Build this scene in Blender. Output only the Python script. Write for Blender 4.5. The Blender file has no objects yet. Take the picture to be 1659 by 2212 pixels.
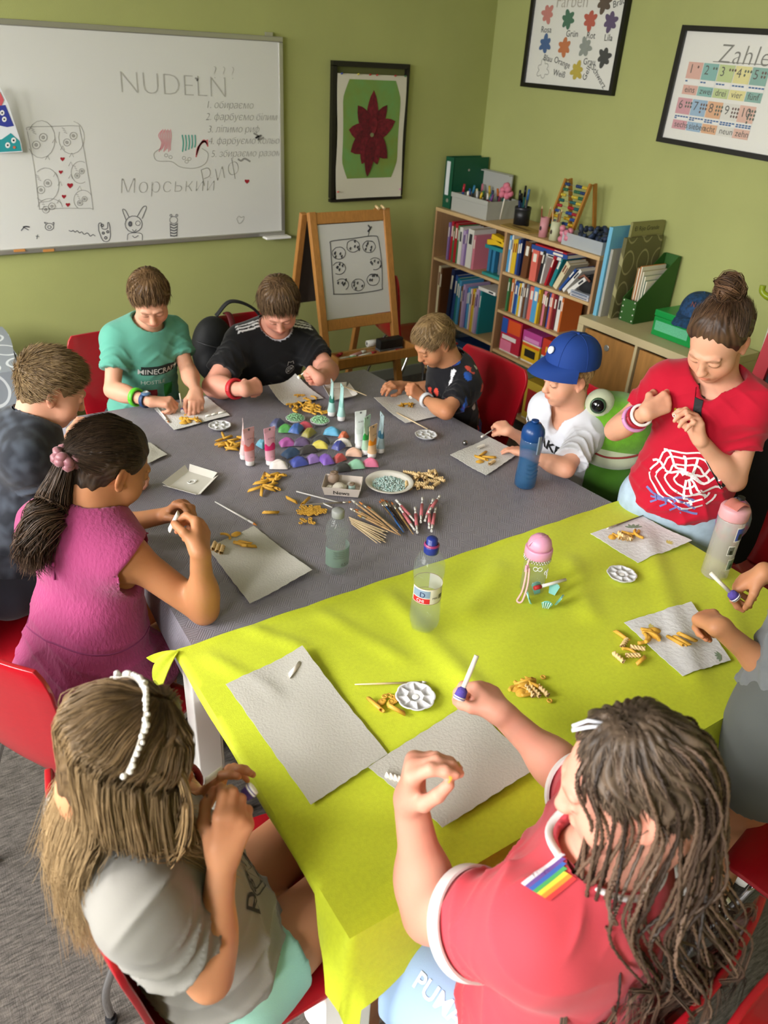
import bpy, bmesh, math, random
import numpy as np
from math import sin, cos, pi, radians, hypot, sqrt, atan2
from mathutils import Vector, Matrix, Quaternion
from mathutils.bvhtree import BVHTree

# ---------------------------------------------------------------- camera
FPX, IW, IH = 1665.0, 1659.0, 2212.0
HC = 1.92
YAW, PIT, ROL = radians(34.65), radians(31.0), radians(3.62)
SC = bpy.context.scene
COL = SC.collection
def _axes():
    f = np.array([sin(YAW)*cos(PIT), cos(YAW)*cos(PIT), -sin(PIT)])
    r = np.array([cos(YAW), -sin(YAW), 0.0]); u = np.cross(r, f)
    return r*cos(ROL)+u*sin(ROL), -r*sin(ROL)+u*cos(ROL), f
CR, CU, CF = _axes()
CAMP = np.array([0, 0, HC])
cd = bpy.data.cameras.new('camera'); cam = bpy.data.objects.new('camera', cd); COL.objects.link(cam)
cd.sensor_fit = 'VERTICAL'; cd.sensor_height = 36.0; cd.lens = FPX/IH*36.0
cd.clip_start = 0.02; cd.clip_end = 60
cam.matrix_world = Matrix(((CR[0], CU[0], -CF[0], 0), (CR[1], CU[1], -CF[1], 0), (CR[2], CU[2], -CF[2], HC), (0, 0, 0, 1)))
SC.camera = cam
cd.dof.use_dof = True; cd.dof.focus_distance = 1.95; cd.dof.aperture_fstop = 5.0

# ---------------------------------------------------------------- world, light, exposure
SC.view_settings.view_transform = 'Standard'; SC.view_settings.look = 'None'
SC.view_settings.gamma = 1.0; SC.view_settings.use_curve_mapping = False
SC.view_settings.exposure = 0.55
try:
    SC.cycles.use_denoising = True
    SC.cycles.max_bounces = 8; SC.cycles.transparent_max_bounces = 12; SC.cycles.transmission_bounces = 10
except Exception: pass
wd = bpy.data.worlds.new('world'); SC.world = wd; wd.use_nodes = True
bg = wd.node_tree.nodes['Background']; bg.inputs[0].default_value = (0.75, 0.87, 1.0, 1); bg.inputs[1].default_value = 0.5
XL, YF, XB, YA, ZC = -1.55, -2.2, 3.40, 4.10, 2.75     # room: left, front, right, back walls, ceiling
WINS = [(2.35, 3.65), (0.55, 1.95), (-1.6, -0.15)]        # window openings in the left wall (y ranges)
WZ = (0.85, 2.45)
def area(name, loc, rot, sx, sy, power, col):
    l = bpy.data.lights.new(name, 'AREA'); l.shape = 'RECTANGLE'; l.size = sx; l.size_y = sy; l.energy = power; l.color = col
    o = bpy.data.objects.new(name, l); COL.objects.link(o); o.location = loc; o.rotation_euler = rot; return o
for i, ((a, b), pw) in enumerate(zip(WINS, (175, 245, 310))):       # skylight falling in through each window
    area('window_daylight', (XL-0.85, (a+b)/2+.1, 2.45), (0, -radians(90-38), 0), 2.0, b-a+.3, pw, (1.0, 0.985, 0.97))
sl = bpy.data.lights.new('sun', 'SUN'); sl.energy = 1.1; sl.angle = radians(14); sl.color = (1.0, 0.94, 0.83)
so = bpy.data.objects.new('sun', sl); COL.objects.link(so)
so.rotation_euler = Vector((0.80, -0.36, -0.56)).to_track_quat('-Z', 'Y').to_euler()
so.location = (-4, 3, 5)
# ---------------------------------------------------------------- helpers
rng = random.Random(7)
def ray(px, py): return (px-IW/2)/FPX*CR - (py-IH/2)/FPX*CU + CF
def at(px, py, x=None, y=None, z=None, d=None):
    """the room point seen at photograph position (px, py) on a known plane or depth"""
    D = ray(px, py)
    t = (z-HC)/D[2] if z is not None else x/D[0] if x is not None else y/D[1] if y is not None else d
    return CAMP+t*D
def jnt(px, py, parent, L, far=1):
    """point on the sight line at limb length L from its parent joint"""
    D = ray(px, py); D = D/np.linalg.norm(D); w = np.asarray(parent)-CAMP
    b = D@w; q = L*L-(w@w-b*b)
    return CAMP+D*(b+far*sqrt(max(q, 0)))
def V3(p): return np.array(p, float)
def nrm(v):
    v = np.asarray(v, float); return v/(np.linalg.norm(v)+1e-12)
def lin(c):
    if isinstance(c, str): c = [int(c[i:i+2], 16)/255 for i in (0, 2, 4)]
    return tuple((x/12.92 if x <= .04045 else ((x+.055)/1.055)**2.4) for x in c[:3])+(1,)
MATS = {}
def mat(name, col='808080', rough=.6, metal=0, spec=.5, noise=0, nscale=20, bump=0, bscale=60, trans=0, ior=1.45, alpha=1, coat=0, sheen=0, sss=0, col2=None, stretch=None, attr=None, emit=0, wave=None):
    if name in MATS: return MATS[name]
    m = bpy.data.materials.new(name); m.use_nodes = True; nt = m.node_tree; p = nt.nodes['Principled BSDF']
    c = lin(col)
    p.inputs['Base Color'].default_value = c; p.inputs['Roughness'].default_value = rough; p.inputs['Metallic'].default_value = metal
    p.inputs['Specular IOR Level'].default_value = spec; p.inputs['Transmission Weight'].default_value = trans; p.inputs['IOR'].default_value = ior
    p.inputs['Alpha'].default_value = alpha; p.inputs['Coat Weight'].default_value = coat; p.inputs['Sheen Weight'].default_value = sheen
    if sss: p.inputs['Subsurface Weight'].default_value = sss; p.inputs['Subsurface Radius'].default_value = (.012, .005, .003); p.inputs['Subsurface Scale'].default_value = .5
    tc = nt.nodes.new('ShaderNodeTexCoord'); mp = nt.nodes.new('ShaderNodeMapping'); nt.links.new(tc.outputs['Object'], mp.inputs[0])
    if stretch: mp.inputs['Scale'].default_value = stretch
    src = None
    if attr:
        a = nt.nodes.new('ShaderNodeAttribute'); a.attribute_name = attr; src = a.outputs['Color']
    if noise or col2:
        n = nt.nodes.new('ShaderNodeTexNoise'); n.inputs['Scale'].default_value = nscale; n.inputs['Detail'].default_value = 5
        nt.links.new(mp.outputs[0], n.inputs['Vector'])
        mx = nt.nodes.new('ShaderNodeMix'); mx.data_type = 'RGBA'
        c2 = lin(col2) if col2 else tuple(max(0, min(1, x*(1-noise))) for x in c[:3])+(1,)
        c1 = c if col2 else tuple(min(1, x*(1+noise*.6)) for x in c[:3])+(1,)
        rp = nt.nodes.new('ShaderNodeMapRange'); rp.inputs[1].default_value = .32; rp.inputs[2].default_value = .68
        nt.links.new(n.outputs[0], rp.inputs[0]); nt.links.new(rp.outputs[0], mx.inputs[0])
        mx.inputs[6].default_value = c1; mx.inputs[7].default_value = c2
        if src is not None:
            m2 = nt.nodes.new('ShaderNodeMix'); m2.data_type = 'RGBA'; m2.blend_type = 'MULTIPLY'; m2.inputs[0].default_value = 1
            nt.links.new(src, m2.inputs[6]); nt.links.new(mx.outputs[2], m2.inputs[7]); src = m2.outputs[2]
        else: src = mx.outputs[2]
    if src is not None: nt.links.new(src, p.inputs['Base Color'])
    if bump:
        if wave:
            n2 = nt.nodes.new('ShaderNodeTexWave'); n2.inputs['Scale'].default_value = wave; n2.inputs['Distortion'].default_value = 3; n2.inputs['Detail'].default_value = 2; n2.inputs['Detail Scale'].default_value = 2
        else:
            n2 = nt.nodes.new('ShaderNodeTexNoise'); n2.inputs['Scale'].default_value = bscale; n2.inputs['Detail'].default_value = 4
        nt.links.new(mp.outputs[0], n2.inputs['Vector'])
        b = nt.nodes.new('ShaderNodeBump'); b.inputs['Strength'].default_value = min(1, bump); b.inputs['Distance'].default_value = .004
        nt.links.new(n2.outputs[0 if not wave else 1], b.inputs['Height']); nt.links.new(b.outputs[0], p.inputs['Normal'])
    if emit: p.inputs['Emission Color'].default_value = c; p.inputs['Emission Strength'].default_value = emit
    MATS[name] = m; return m
def C(hexs, rough=.55, **k): return mat('paint_'+hexs+'_%d' % int(rough*100)+('_'.join(k) if k else ''), hexs, rough, **k)

class MB:
    """collects primitive shapes for ONE mesh"""
    def __init__(s): s.v = []; s.f = []; s.sm = []
    def add(s, v, f, smooth=False):
        n = len(s.v); s.v += [tuple(map(float, p)) for p in v]; s.f += [tuple(i+n for i in q) for q in f]; s.sm += [smooth]*len(f); return s
    def box(s, c, size, R=None):
        x, y, z = [q/2 for q in size]
        vs = [(-x, -y, -z), (x, -y, -z), (x, y, -z), (-x, y, -z), (-x, -y, z), (x, -y, z), (x, y, z), (-x, y, z)]
        R = np.eye(3) if R is None else np.array(R); c = V3(c)
        return s.add([c+R@V3(p) for p in vs], [(0, 3, 2, 1), (4, 5, 6, 7), (0, 1, 5, 4), (1, 2, 6, 5), (2, 3, 7, 6), (3, 0, 4, 7)])
    def beam(s, a, b, w, h, up=(0, 0, 1)):
        a, b = V3(a), V3(b); d = nrm(b-a); x = nrm(np.cross(d, up)); z = np.cross(x, d)
        return s.box((a+b)/2, (w, np.linalg.norm(b-a), h), np.stack([x, d, z], 1))
    def tube(s, pts, r, n=8, cap=True, smooth=True, flat=1.0, up=None):
        pts = [V3(p) for p in pts]; m = len(pts); rs = r if hasattr(r, '__len__') else [r]*m
        vs = []; fs = []; t0 = nrm(pts[1]-pts[0]); u = V3(up) if up is not None else (V3((0, 0, 1)) if abs(t0[2]) < .9 else V3((1, 0, 0)))
        for i, p in enumerate(pts):
            t = nrm(pts[min(i+1, m-1)]-pts[max(i-1, 0)]); a = np.cross(t, u); a = nrm(a) if np.linalg.norm(a) > 1e-6 else nrm(np.cross(t, (.3, .8, .5))); b = np.cross(a, t); u = b
            for k in range(n): q = 2*pi*k/n; vs.append(p+rs[i]*(a*cos(q)+b*sin(q)*flat))
        for i in range(m-1):
            for k in range(n): fs.append((i*n+k, i*n+(k+1) % n, (i+1)*n+(k+1) % n, (i+1)*n+k))
        s.add(vs, fs, smooth)
        if cap:
            o = len(s.v)-len(vs); s.f += [tuple(o+k for k in range(n))[::-1], tuple(o+(m-1)*n+k for k in range(n))]; s.sm += [False]*2
        return s
    def lathe(s, prof, c=(0, 0, 0), n=24, smooth=True, R=None, mod=None, top=True, bot=True):
        c = V3(c); R = np.eye(3) if R is None else np.array(R); vs = []; fs = []; m = len(prof)
        for i, (r, z) in enumerate(prof):
            for k in range(n):
                q = 2*pi*k/n; rr = r*(mod(q, z) if mod else 1); vs.append(c+R@V3((rr*cos(q), rr*sin(q), z)))
        for i in range(m-1):
            for k in range(n): fs.append((i*n+k, i*n+(k+1) % n, (i+1)*n+(k+1) % n, (i+1)*n+k))
        s.add(vs, fs, smooth); o = len(s.v)-len(vs)
        if bot and prof[0][0] > 1e-5: s.f.append(tuple(o+k for k in range(n))[::-1]); s.sm.append(False)
        if top and prof[-1][0] > 1e-5: s.f.append(tuple(o+(m-1)*n+k for k in range(n))); s.sm.append(False)
        return s
    def prism(s, poly, o, ex, ey, ez, smooth=False):
        """polygon (2D) in plane ex,ey at o, thickness vector ez"""
        o, ex, ey, ez = map(V3, (o, ex, ey, ez)); n = len(poly)
        a = [o+ex*x+ey*y for x, y in poly]; b = [p+ez for p in a]
        return s.add(a+b, [tuple(range(n))[::-1], tuple(range(n, 2*n))]+[(i, (i+1) % n, n+(i+1) % n, n+i) for i in range(n)], smooth)
    def ball(s, c, r, nu=12, nv=8, R=None):
        r = V3(r) if hasattr(r, '__len__') else V3((r, r, r)); R = np.eye(3) if R is None else np.array(R); c = V3(c)
        vs = [c+R@(r*V3((0, 0, -1)))]
        for j in range(1, nv):
            a = -pi/2+pi*j/nv
            for i in range(nu): q = 2*pi*i/nu; vs.append(c+R@(r*V3((cos(a)*cos(q), cos(a)*sin(q), sin(a)))))
        vs.append(c+R@(r*V3((0, 0, 1)))); fs = []
        for i in range(nu): fs.append((0, 1+(i+1) % nu, 1+i)); fs.append((len(vs)-1, 1+(nv-2)*nu+i, 1+(nv-2)*nu+(i+1) % nu))
        for j in range(nv-2):
            for i in range(nu): fs.append((1+j*nu+i, 1+j*nu+(i+1) % nu, 1+(j+1)*nu+(i+1) % nu, 1+(j+1)*nu+i))
        return s.add(vs, fs, True)
    def grid(s, fn, nu, nv, smooth=True, closed=False):
        vs = [fn(i/nu, j/nv) for j in range(nv+1) for i in range(nu+1)]
        return s.add(vs, [(j*(nu+1)+i, j*(nu+1)+i+1, (j+1)*(nu+1)+i+1, (j+1)*(nu+1)+i) for j in range(nv) for i in range(nu)], smooth)
    def mesh(s, name, m):
        me = bpy.data.meshes.new(name); me.from_pydata(s.v, [], s.f); me.polygons.foreach_set('use_smooth', s.sm)
        if m is not None: me.materials.append(m)
        me.update(); return me
    def build(s, name, m=None, parent=None, bevel=0, solid=0, sub=0):
        return link(name, s.mesh(name, m), parent, bevel, solid, sub)
def link(name, me, parent=None, bevel=0, solid=0, sub=0):
    o = bpy.data.objects.new(name, me); COL.objects.link(o)
    if parent is not None: setpar(o, parent)
    if sub:
        q = o.modifiers.new('sub', 'SUBSURF'); q.levels = sub; q.render_levels = sub
    if solid:
        q = o.modifiers.new('solid', 'SOLIDIFY'); q.thickness = solid; q.offset = 0
        if not bevel: e = o.modifiers.new('split', 'EDGE_SPLIT'); e.split_angle = radians(50)
    if bevel:
        q = o.modifiers.new('bevel', 'BEVEL'); q.width = bevel; q.segments = 2; q.limit_method = 'ANGLE'
    return o
def setpar(o, parent):
    o.parent = parent
    if parent.get('_w'): o.matrix_parent_inverse = parent.matrix_basis.inverted()
def thing(name, label, cat, loc=(0, 0, 0), rotz=0, group=None, rot=None):
    o = bpy.data.objects.new(name, None); COL.objects.link(o); o.empty_display_size = .05
    o.location = loc; o.rotation_euler = rot if rot is not None else (0, 0, rotz); tag(o, label, cat, group)
    return o
def wthing(name, label, cat, base, group=None):
    """thing whose parts are modelled in room coordinates"""
    o = thing(name, label, cat, tuple(map(float, base)), 0, group); o['_w'] = 1; o.matrix_basis = Matrix.Translation(Vector(tuple(map(float, base)))); return o
def tag(o, label, cat, group=None):
    o['label'] = label; o['category'] = cat
    if group: o['group'] = group
    return o
def struct(o): o['kind'] = 'structure'; return o
def stuff(o): o['kind'] = 'stuff'; return o
def kids(o): return [c for c in bpy.data.objects if c.parent is o]
CH = {}
def dup(root, loc=None, rot=None, label=None, group=None, parent=None, children=None):
    """copy of a thing with copies of its parts and sub-parts"""
    c = root.copy(); COL.objects.link(c)
    if parent is not None: c.parent = parent
    if loc is not None: c.location = loc
    if rot is not None: c.rotation_euler = rot
    if label: c['label'] = label
    if group: c['group'] = group
    for ch in root.children: dup(ch, parent=c)
    return c
def rotz(a): return np.array([[cos(a), -sin(a), 0], [sin(a), cos(a), 0], [0, 0, 1.]])
def rotx(a): return np.array([[1, 0, 0], [0, cos(a), -sin(a)], [0, sin(a), cos(a)]])
def roty(a): return np.array([[cos(a), 0, sin(a)], [0, 1, 0], [-sin(a), 0, cos(a)]])
def bez(pts, n=24):
    """Catmull-Rom through points"""
    P = [V3(p) for p in pts]; P = [2*P[0]-P[1]]+P+[2*P[-1]-P[-2]]; out = []; m = len(P)-3
    for i in range(m):
        a, b, c, d = P[i:i+4]; k = max(2, n//m)
        for j in range(k+(i == m-1)):
            t = j/k; out.append(.5*((2*b)+(c-a)*t+(2*a-5*b+4*c-d)*t*t+(3*b-a-3*c+d)*t**3))
    return out
TXT = {}
def text_mesh(txt, size=1.0, bold=0.0, shear=0.0, align='LEFT', space=1.0, res=3):
    """flat triangle mesh (verts Nx2, faces) of a text in the built-in font"""
    k = (txt, bold, shear, align, space)
    if k not in TXT:
        c = bpy.data.curves.new('lettering', 'FONT'); c.body = txt; c.size = 1; c.offset = bold; c.shear = shear; c.align_x = align; c.space_character = space; c.resolution_u = res
        o = bpy.data.objects.new('lettering', c); COL.objects.link(o); bpy.context.view_layer.update()
        me = bpy.data.meshes.new_from_object(o.evaluated_get(bpy.context.evaluated_depsgraph_get()))
        TXT[k] = ([(v.co.x, v.co.y) for v in me.vertices], [tuple(p.vertices) for p in me.polygons])
        bpy.data.objects.remove(o); bpy.data.curves.remove(c); bpy.data.meshes.remove(me)
    v, f = TXT[k]; return [(x*size, y*size) for x, y in v], f
def lettering(mb, txt, o, ex, ey, size, **k):
    v, f = text_mesh(txt, size, **k); o, ex, ey = V3(o), V3(ex), V3(ey)
    mb.add([o+ex*x+ey*y for x, y in v], f); return mb
def stroke(mb, pts, w, o, ex, ey, nz):
    """pen stroke (2D polyline) as a flat ribbon on plane o,ex,ey, lifted along nz"""
    o, ex, ey = V3(o), V3(ex), V3(ey); P = [V3((p[0], p[1])) for p in pts]; vs = []; m = len(P)
    for i in range(m):
        t = P[min(i+1, m-1)]-P[max(i-1, 0)]; t = t/(np.linalg.norm(t)+1e-9); q = V3((-t[1], t[0]))*w/2
        for s_ in (q, -q): a = P[i]+s_; vs.append(o+ex*a[0]+ey*a[1]+V3(nz))
    mb.add(vs, [(2*i, 2*i+1, 2*i+3, 2*i+2) for i in range(m-1)]); return mb
def circ(cx, cy, rx, ry=None, a0=0, a1=2*pi, n=20):
    ry = rx if ry is None else ry
    return [(cx+rx*cos(a0+(a1-a0)*i/n), cy+ry*sin(a0+(a1-a0)*i/n)) for i in range(n+1)]
def ordinal(i): return ['first', 'second', 'third', 'fourth', 'fifth', 'sixth', 'seventh', 'eighth', 'ninth', 'tenth', 'eleventh', 'twelfth', 'thirteenth', 'fourteenth', 'fifteenth', 'sixteenth', 'seventeenth', 'eighteenth', 'nineteenth', 'twentieth'][i]
# ---------------------------------------------------------------- room
M_wall = mat('green_wall_paint', 'A9AD6C', .75, noise=.05, nscale=3, bump=.12, bscale=220)
M_ceil = mat('ceiling_paint', 'D8D5CA', .9)
M_floor = mat('grey_linoleum', '7C7468', .5, col2='5A534A', nscale=7, stretch=(9, 1.5, 1), bump=.25, bscale=30)
def floor_mat():
    m = M_floor; nt = m.node_tree; p = nt.nodes['Principled BSDF']
    tc = nt.nodes.new('ShaderNodeTexCoord'); mp = nt.nodes.new('ShaderNodeMapping'); mp.inputs['Rotation'].default_value = (0, 0, radians(8)); mp.inputs['Scale'].default_value = (5, 26, 1)
    nt.links.new(tc.outputs['Object'], mp.inputs[0])
    n = nt.nodes.new('ShaderNodeTexNoise'); n.inputs['Scale'].default_value = 6; n.inputs['Detail'].default_value = 8; n.inputs['Roughness'].default_value = .65; nt.links.new(mp.outputs[0], n.inputs['Vector'])
    r = nt.nodes.new('ShaderNodeValToRGB'); e = r.color_ramp.elements
    e[0].position = .36; e[0].color = lin('332F2B'); e[1].position = .66; e[1].color = lin('665F58'); k = e.new(.5); k.color = lin('4F4A45')
    nt.links.new(n.outputs[0], r.inputs[0]); nt.links.new(r.outputs[0], p.inputs['Base Color'])
floor_mat()
def slab(name, lo, hi, m):
    lo, hi = V3(lo), V3(hi); return struct(MB().box((lo+hi)/2, hi-lo).build(name, m))
T = .2
slab('floor', (XL-T, YF-T, -.1), (XB+T, YA+T, 0), M_floor)
slab('ceiling', (XL-T, YF-T, ZC), (XB+T, YA+T, ZC+.1), M_ceil)
slab('wall_back', (XL-T, YA, 0), (XB+T, YA+T, ZC), M_wall)
slab('wall_right', (XB, YF, 0), (XB+T, YA, ZC), M_wall)
slab('wall_front', (XL-T, YF-T, 0), (XB+T, YF, ZC), M_wall)
wl = MB(); ys = sorted([YF, YA]+[q for w in WINS for q in w])
wl.box((XL-T/2, (YF+YA)/2, WZ[0]/2), (T, YA-YF, WZ[0])); wl.box((XL-T/2, (YF+YA)/2, (WZ[1]+ZC)/2), (T, YA-YF, ZC-WZ[1]))
for a, b in zip(ys[::2], ys[1::2]): wl.box((XL-T/2, (a+b)/2, (WZ[0]+WZ[1])/2), (T, b-a, WZ[1]-WZ[0]))
struct(wl.build('wall_left', M_wall))
M_white = mat('white_lacquer', 'EDEBE6', .35)
for i, (a, b) in enumerate(WINS):
    w = MB(); zc = (WZ[0]+WZ[1])/2; f = .06
    for y in (a+f/2, b-f/2, (a+b)/2): w.box((XL-.06, y, zc), (.07, f, WZ[1]-WZ[0]))
    for z in (WZ[0]+f/2, WZ[1]-f/2): w.box((XL-.06, (a+b)/2, z), (.07, b-a, f))
    o = w.build('window_%d' % (i+1), M_white); struct(o)
    MB().box((XL-.02, (a+b)/2, WZ[0]-.015), (.2, b-a+.1, .03)).build('window_sill', M_white, o)
bbm = mat('baseboard_grey', '8E9084', .5)
struct(MB().box(((XL+XB)/2, YA-.008, .035), (XB-XL, .016, .07)).build('baseboard_back', bbm))
struct(MB().box((XB-.008, (YF+YA)/2, .035), (.016, YA-YF-.04, .07)).build('baseboard_right', bbm))

# ---------------------------------------------------------------- whiteboard
M_alu = mat('brushed_aluminium', 'B9B7B0', .35, metal=.7)
M_board = mat('whiteboard_enamel', 'D9D8D4', .22, spec=.5)
wb = wthing('whiteboard', 'large wall whiteboard with faint marker writing and doodles', 'whiteboard', (1.0, YA, .99))
x0, x1, z0, z1 = -.02, 2.02, .99, 1.94
MB().box(((x0+x1)/2, YA-.012, (z0+z1)/2), (x1-x0-.02, .02, z1-z0-.02)).build('panel', M_board, wb)
for nm, c, s in (('frame_rail', ((x0+x1)/2, YA-.016, z1-.012), (x1-x0, .03, .024)), ('frame_rail', ((x0+x1)/2, YA-.016, z0+.012), (x1-x0, .03, .024)), ('frame_rail', (x1-.012, YA-.016, (z0+z1)/2), (.024, .03, z1-z0-.048)), ('frame_rail', (x0+.012, YA-.016, (z0+z1)/2), (.024, .03, z1-z0-.048))):
    MB().box(c, s).build(nm, M_alu, wb, bevel=.004)
MB().box((x1-.06, YA-.045, z0-.004), (.15, .06, .012)).build('pen_tray', M_white, wb, bevel=.003)
MB().box((x1-.07, YA-.014, z1+.008), (.035, .02, .016)).build('wall_clip', M_alu, wb)
for px in (42, 105): 
    q = at(px, 541, y=YA-.034); MB().box(q, (.05, .003, .012)).build('orange_sticker', C('C98A4A'), wb)
PLY = YA-.0235
def pxs(pts): return [at(x*.38577, y*.38577, y=PLY) for x, y in pts]       # whiteboard drawing coordinates
def wstroke(mb, pts, w=.004, smooth=True):
    P = bez(pxs(pts), max(8, 5*len(pts))) if smooth and len(pts) > 2 else pxs(pts); m = len(P); vs = []
    for i in range(m):
        t = nrm(P[min(i+1, m-1)]-P[max(i-1, 0)]); q = np.cross(t, (0, 1, 0))*w/2; vs += [P[i]+q, P[i]-q]
    mb.add(vs, [(2*i, 2*i+1, 2*i+3, 2*i+2) for i in range(m-1)])
def wcirc(mb, cx, cy, rx, ry=None, a0=0, a1=360, w=.003, n=14):
    wstroke(mb, circ(cx, cy, rx, ry, radians(a0), radians(a1), n), w, False)
def wtxt(mb, t, x, y, h, sl=0, **k):
    o = at(x*.38577, y*.38577, y=PLY); lettering(mb, t, o, (cos(sl), 0, sin(sl)), (-sin(sl), 0, cos(sl)), h, **k)
faint, pencil, red, teal_, pink_ = C('B0AEA8'), C('85837F'), C('A0202E'), C('4FA596'), C('D9929A')
m = MB(); wtxt(m, 'NUDELN', 665, 520, .135, -.02, bold=-.028, space=1.0); wtxt(m, '???', 1190, 440, .08, 0, bold=-.028, space=1.5); m.build('faint_heading', faint, wb)
m = MB(); wtxt(m, 'Морський', 665, 1085, .098, -.01, bold=-.028, shear=.15, space=1.05); wtxt(m, 'Риф', 1130, 1050, .115, .30, bold=-.028, shear=.15, space=1.1); m.build('title_lettering', C('989690'), wb)
for i, (t, x, y) in enumerate((('1. обираємо', 1150, 605), ('2. фарбуємо білим', 1150, 672), ('3. ліпимо риф', 1160, 742), ('4. фарбуємо кольор', 1165, 808), ('5. збираємо разом', 1180, 880))):
    m = MB(); wtxt(m, t, x, y, .046, .0, bold=-.022, shear=.25, space=.95); m.build('list_line', pencil, wb)
m = MB()   # framed cats drawing
wstroke(m, [(150, 730), (160, 712), (290, 708), (430, 705), (447, 730), (480, 900), (518, 1150), (500, 1166), (360, 1166), (235, 1170), (218, 1150), (190, 930), (152, 735)], .003)
for cx, cy, rx, ry, a0, a1 in ((230, 780, 78, 105, -150, 150), (400, 770, 72, 92, -80, 200), (255, 1035, 75, 95, -130, 130), (450, 965, 52, 62, 60, 300), (280, 1160, 68, 48, 180, 360), (465, 1120, 52, 55, 120, 330)):
    wcirc(m, cx, cy, rx, ry, a0, a1, .0025); e = rx*.28
    for dx, dy in ((-.35, .3), (.15, -.1)): wcirc(m, cx+dx*rx, cy+dy*ry, e, e, w=.003); wcirc(m, cx+dx*rx, cy+dy*ry, e*.3, e*.3, w=.006, n=8)
    for k in range(3): wstroke(m, [(cx-rx*.5+k*6, cy-ry*.5+k*12), (cx-rx*.75+k*6, cy-ry*.6+k*12)], .0025, False)
for ex, ey in ((305, 790), (265, 885), (350, 830), (400, 870), (310, 980), (335, 1030), (395, 920), (395, 990), (330, 1130), (445, 1055)): wstroke(m, [(ex-12, ey+10), (ex+2, ey-14), (ex+12, ey+10)], .0025, False)
m.build('cat_drawing', C('A3A19D'), wb)
for hx, hy, hs in ((350, 890, 13), (340, 963, 12), (392, 1038, 17), (358, 1100, 13), (380, 1146, 13), (1383, 1015, 14)):
    P = pxs([(hx+hs*1.0*sin(a)**3, hy-hs*.85*(1.0*cos(a)-.38*cos(2*a)-.12*cos(3*a))) for a in np.linspace(0, 2*pi, 19)[:-1]])
    MB().add(P, [tuple(range(18))]).build('heart', red, wb)
m = MB(); wstroke(m, [(1325, 1225), (1338, 1210), (1350, 1218), (1366, 1212), (1362, 1232), (1340, 1252), (1325, 1225)], .003); m.build('outlined_heart', C('A09E9A'), wb)
m = MB(); wstroke(m, [(900, 830), (862, 860), (880, 900), (960, 905), (1010, 935), (1090, 942), (1150, 915), (1165, 860), (1130, 830)], .003)
for cx, cy in ((930, 870), (955, 880), (1030, 885), (1045, 905), (1060, 890)): wcirc(m, cx, cy, 10, 9, w=.0025, n=8)
m.build('reef_outline', C('A3A19B'), wb)
m = MB()
for k in range(8): wstroke(m, [(890+k*9, 850-8*(k % 3)), (905+k*7, 800), (888+k*10, 760), (905+k*7, 730-6*(k % 2))], .004)
m.build('pink_coral', pink_, wb)
m = MB()
for k in range(5): wstroke(m, [(1022+k*17, 850-6*k), (1026+k*17, 800), (1020+k*18, 755)], .006)
m.build('teal_seaweed', teal_, wb)
m = MB()
for k in range(4): wstroke(m, [(1098+k*3, 880-k*12), (1106+k*6, 830-k*8), (1132+k*4, 800-k*5), (1165, 785+k*12)], .007)
m.build('red_coral', C('D2686E'), wb)
ink = C('606066')
m = MB(); wcirc(m, 748, 1255, 48, 46, w=.0035); wstroke(m, [(705, 1230), (686, 1178), (700, 1176), (722, 1215)], .0035); wstroke(m, [(768, 1213), (800, 1160), (820, 1162), (795, 1225)], .0035)
wcirc(m, 729, 1254, 7, 11, w=.009, n=10); wcirc(m, 772, 1250, 13, 13, w=.0025); wstroke(m, [(740, 1285), (752, 1295), (764, 1285)], .003); wstroke(m, [(712, 1345), (722, 1308), (790, 1308), (797, 1345)], .003); wstroke(m, [(740, 1320), (755, 1330), (775, 1318)], .003)
m.build('rabbit_doodle', ink, wb)
m = MB(); wstroke(m, [(552, 1290), (552, 1255), (566, 1250), (572, 1280), (600, 1280), (603, 1248), (612, 1255), (618, 1320), (605, 1350), (575, 1345), (552, 1290)], .0035)
for a in ((572, 1262, 7), (578, 1305, 6), (603, 1298, 6), (592, 1332, 7)): wcirc(m, a[0], a[1], a[2], a[2], w=.005, n=8)
m.build('cat_doodle', ink, wb)
m = MB(); wcirc(m, 972, 1232, 22, 20, w=.003); wcirc(m, 957, 1206, 6, w=.003, n=8); wcirc(m, 990, 1206, 6, w=.003, n=8)
for k in range(5): wstroke(m, [(955, 1255+k*16), (975, 1262+k*15), (992, 1253+k*16)], .006)
wstroke(m, [(952, 1250), (955, 1325)], .003); wstroke(m, [(994, 1250), (990, 1325)], .003); m.build('bear_doodle', ink, wb)
m = MB(); wcirc(m, 276, 1270, 24, 20, w=.003); wcirc(m, 276, 1272, 10, 8, w=.003); wstroke(m, [(256, 1255), (248, 1245), (266, 1248)], .003); wstroke(m, [(292, 1250), (302, 1246), (298, 1262)], .003); m.build('pig_doodle', ink, wb)
m = MB(); wstroke(m, [(118, 1292), (140, 1268), (166, 1272), (130, 1270), (160, 1288)], .004); wstroke(m, [(200, 1322), (220, 1326)], .003); wstroke(m, [(210, 1314), (206, 1338)], .003); m.build('star_doodle', ink, wb)
m = MB(); wstroke(m, [(385, 1290), (400, 1296), (410, 1290), (420, 1300), (432, 1292), (445, 1304), (458, 1298), (470, 1312), (490, 1305), (505, 1322), (520, 1314), (534, 1322)], .0035); m.build('scribble', ink, wb)
m = MB(); wstroke(m, [(1420, 745), (1448, 765), (1430, 772), (1462, 758), (1445, 782), (1478, 770)], .009); m.build('smudge', C('94928E'), wb)
m = MB(); wstroke(m, [(1332, 890), (1350, 900), (1370, 888), (1402, 905)], .009); m.build('smudge', C('94928E'), wb)
m = MB(); wstroke(m, [(1092, 436), (1106, 445), (1100, 452)], .008); m.build('smudge', C('94928E'), wb)
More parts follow.
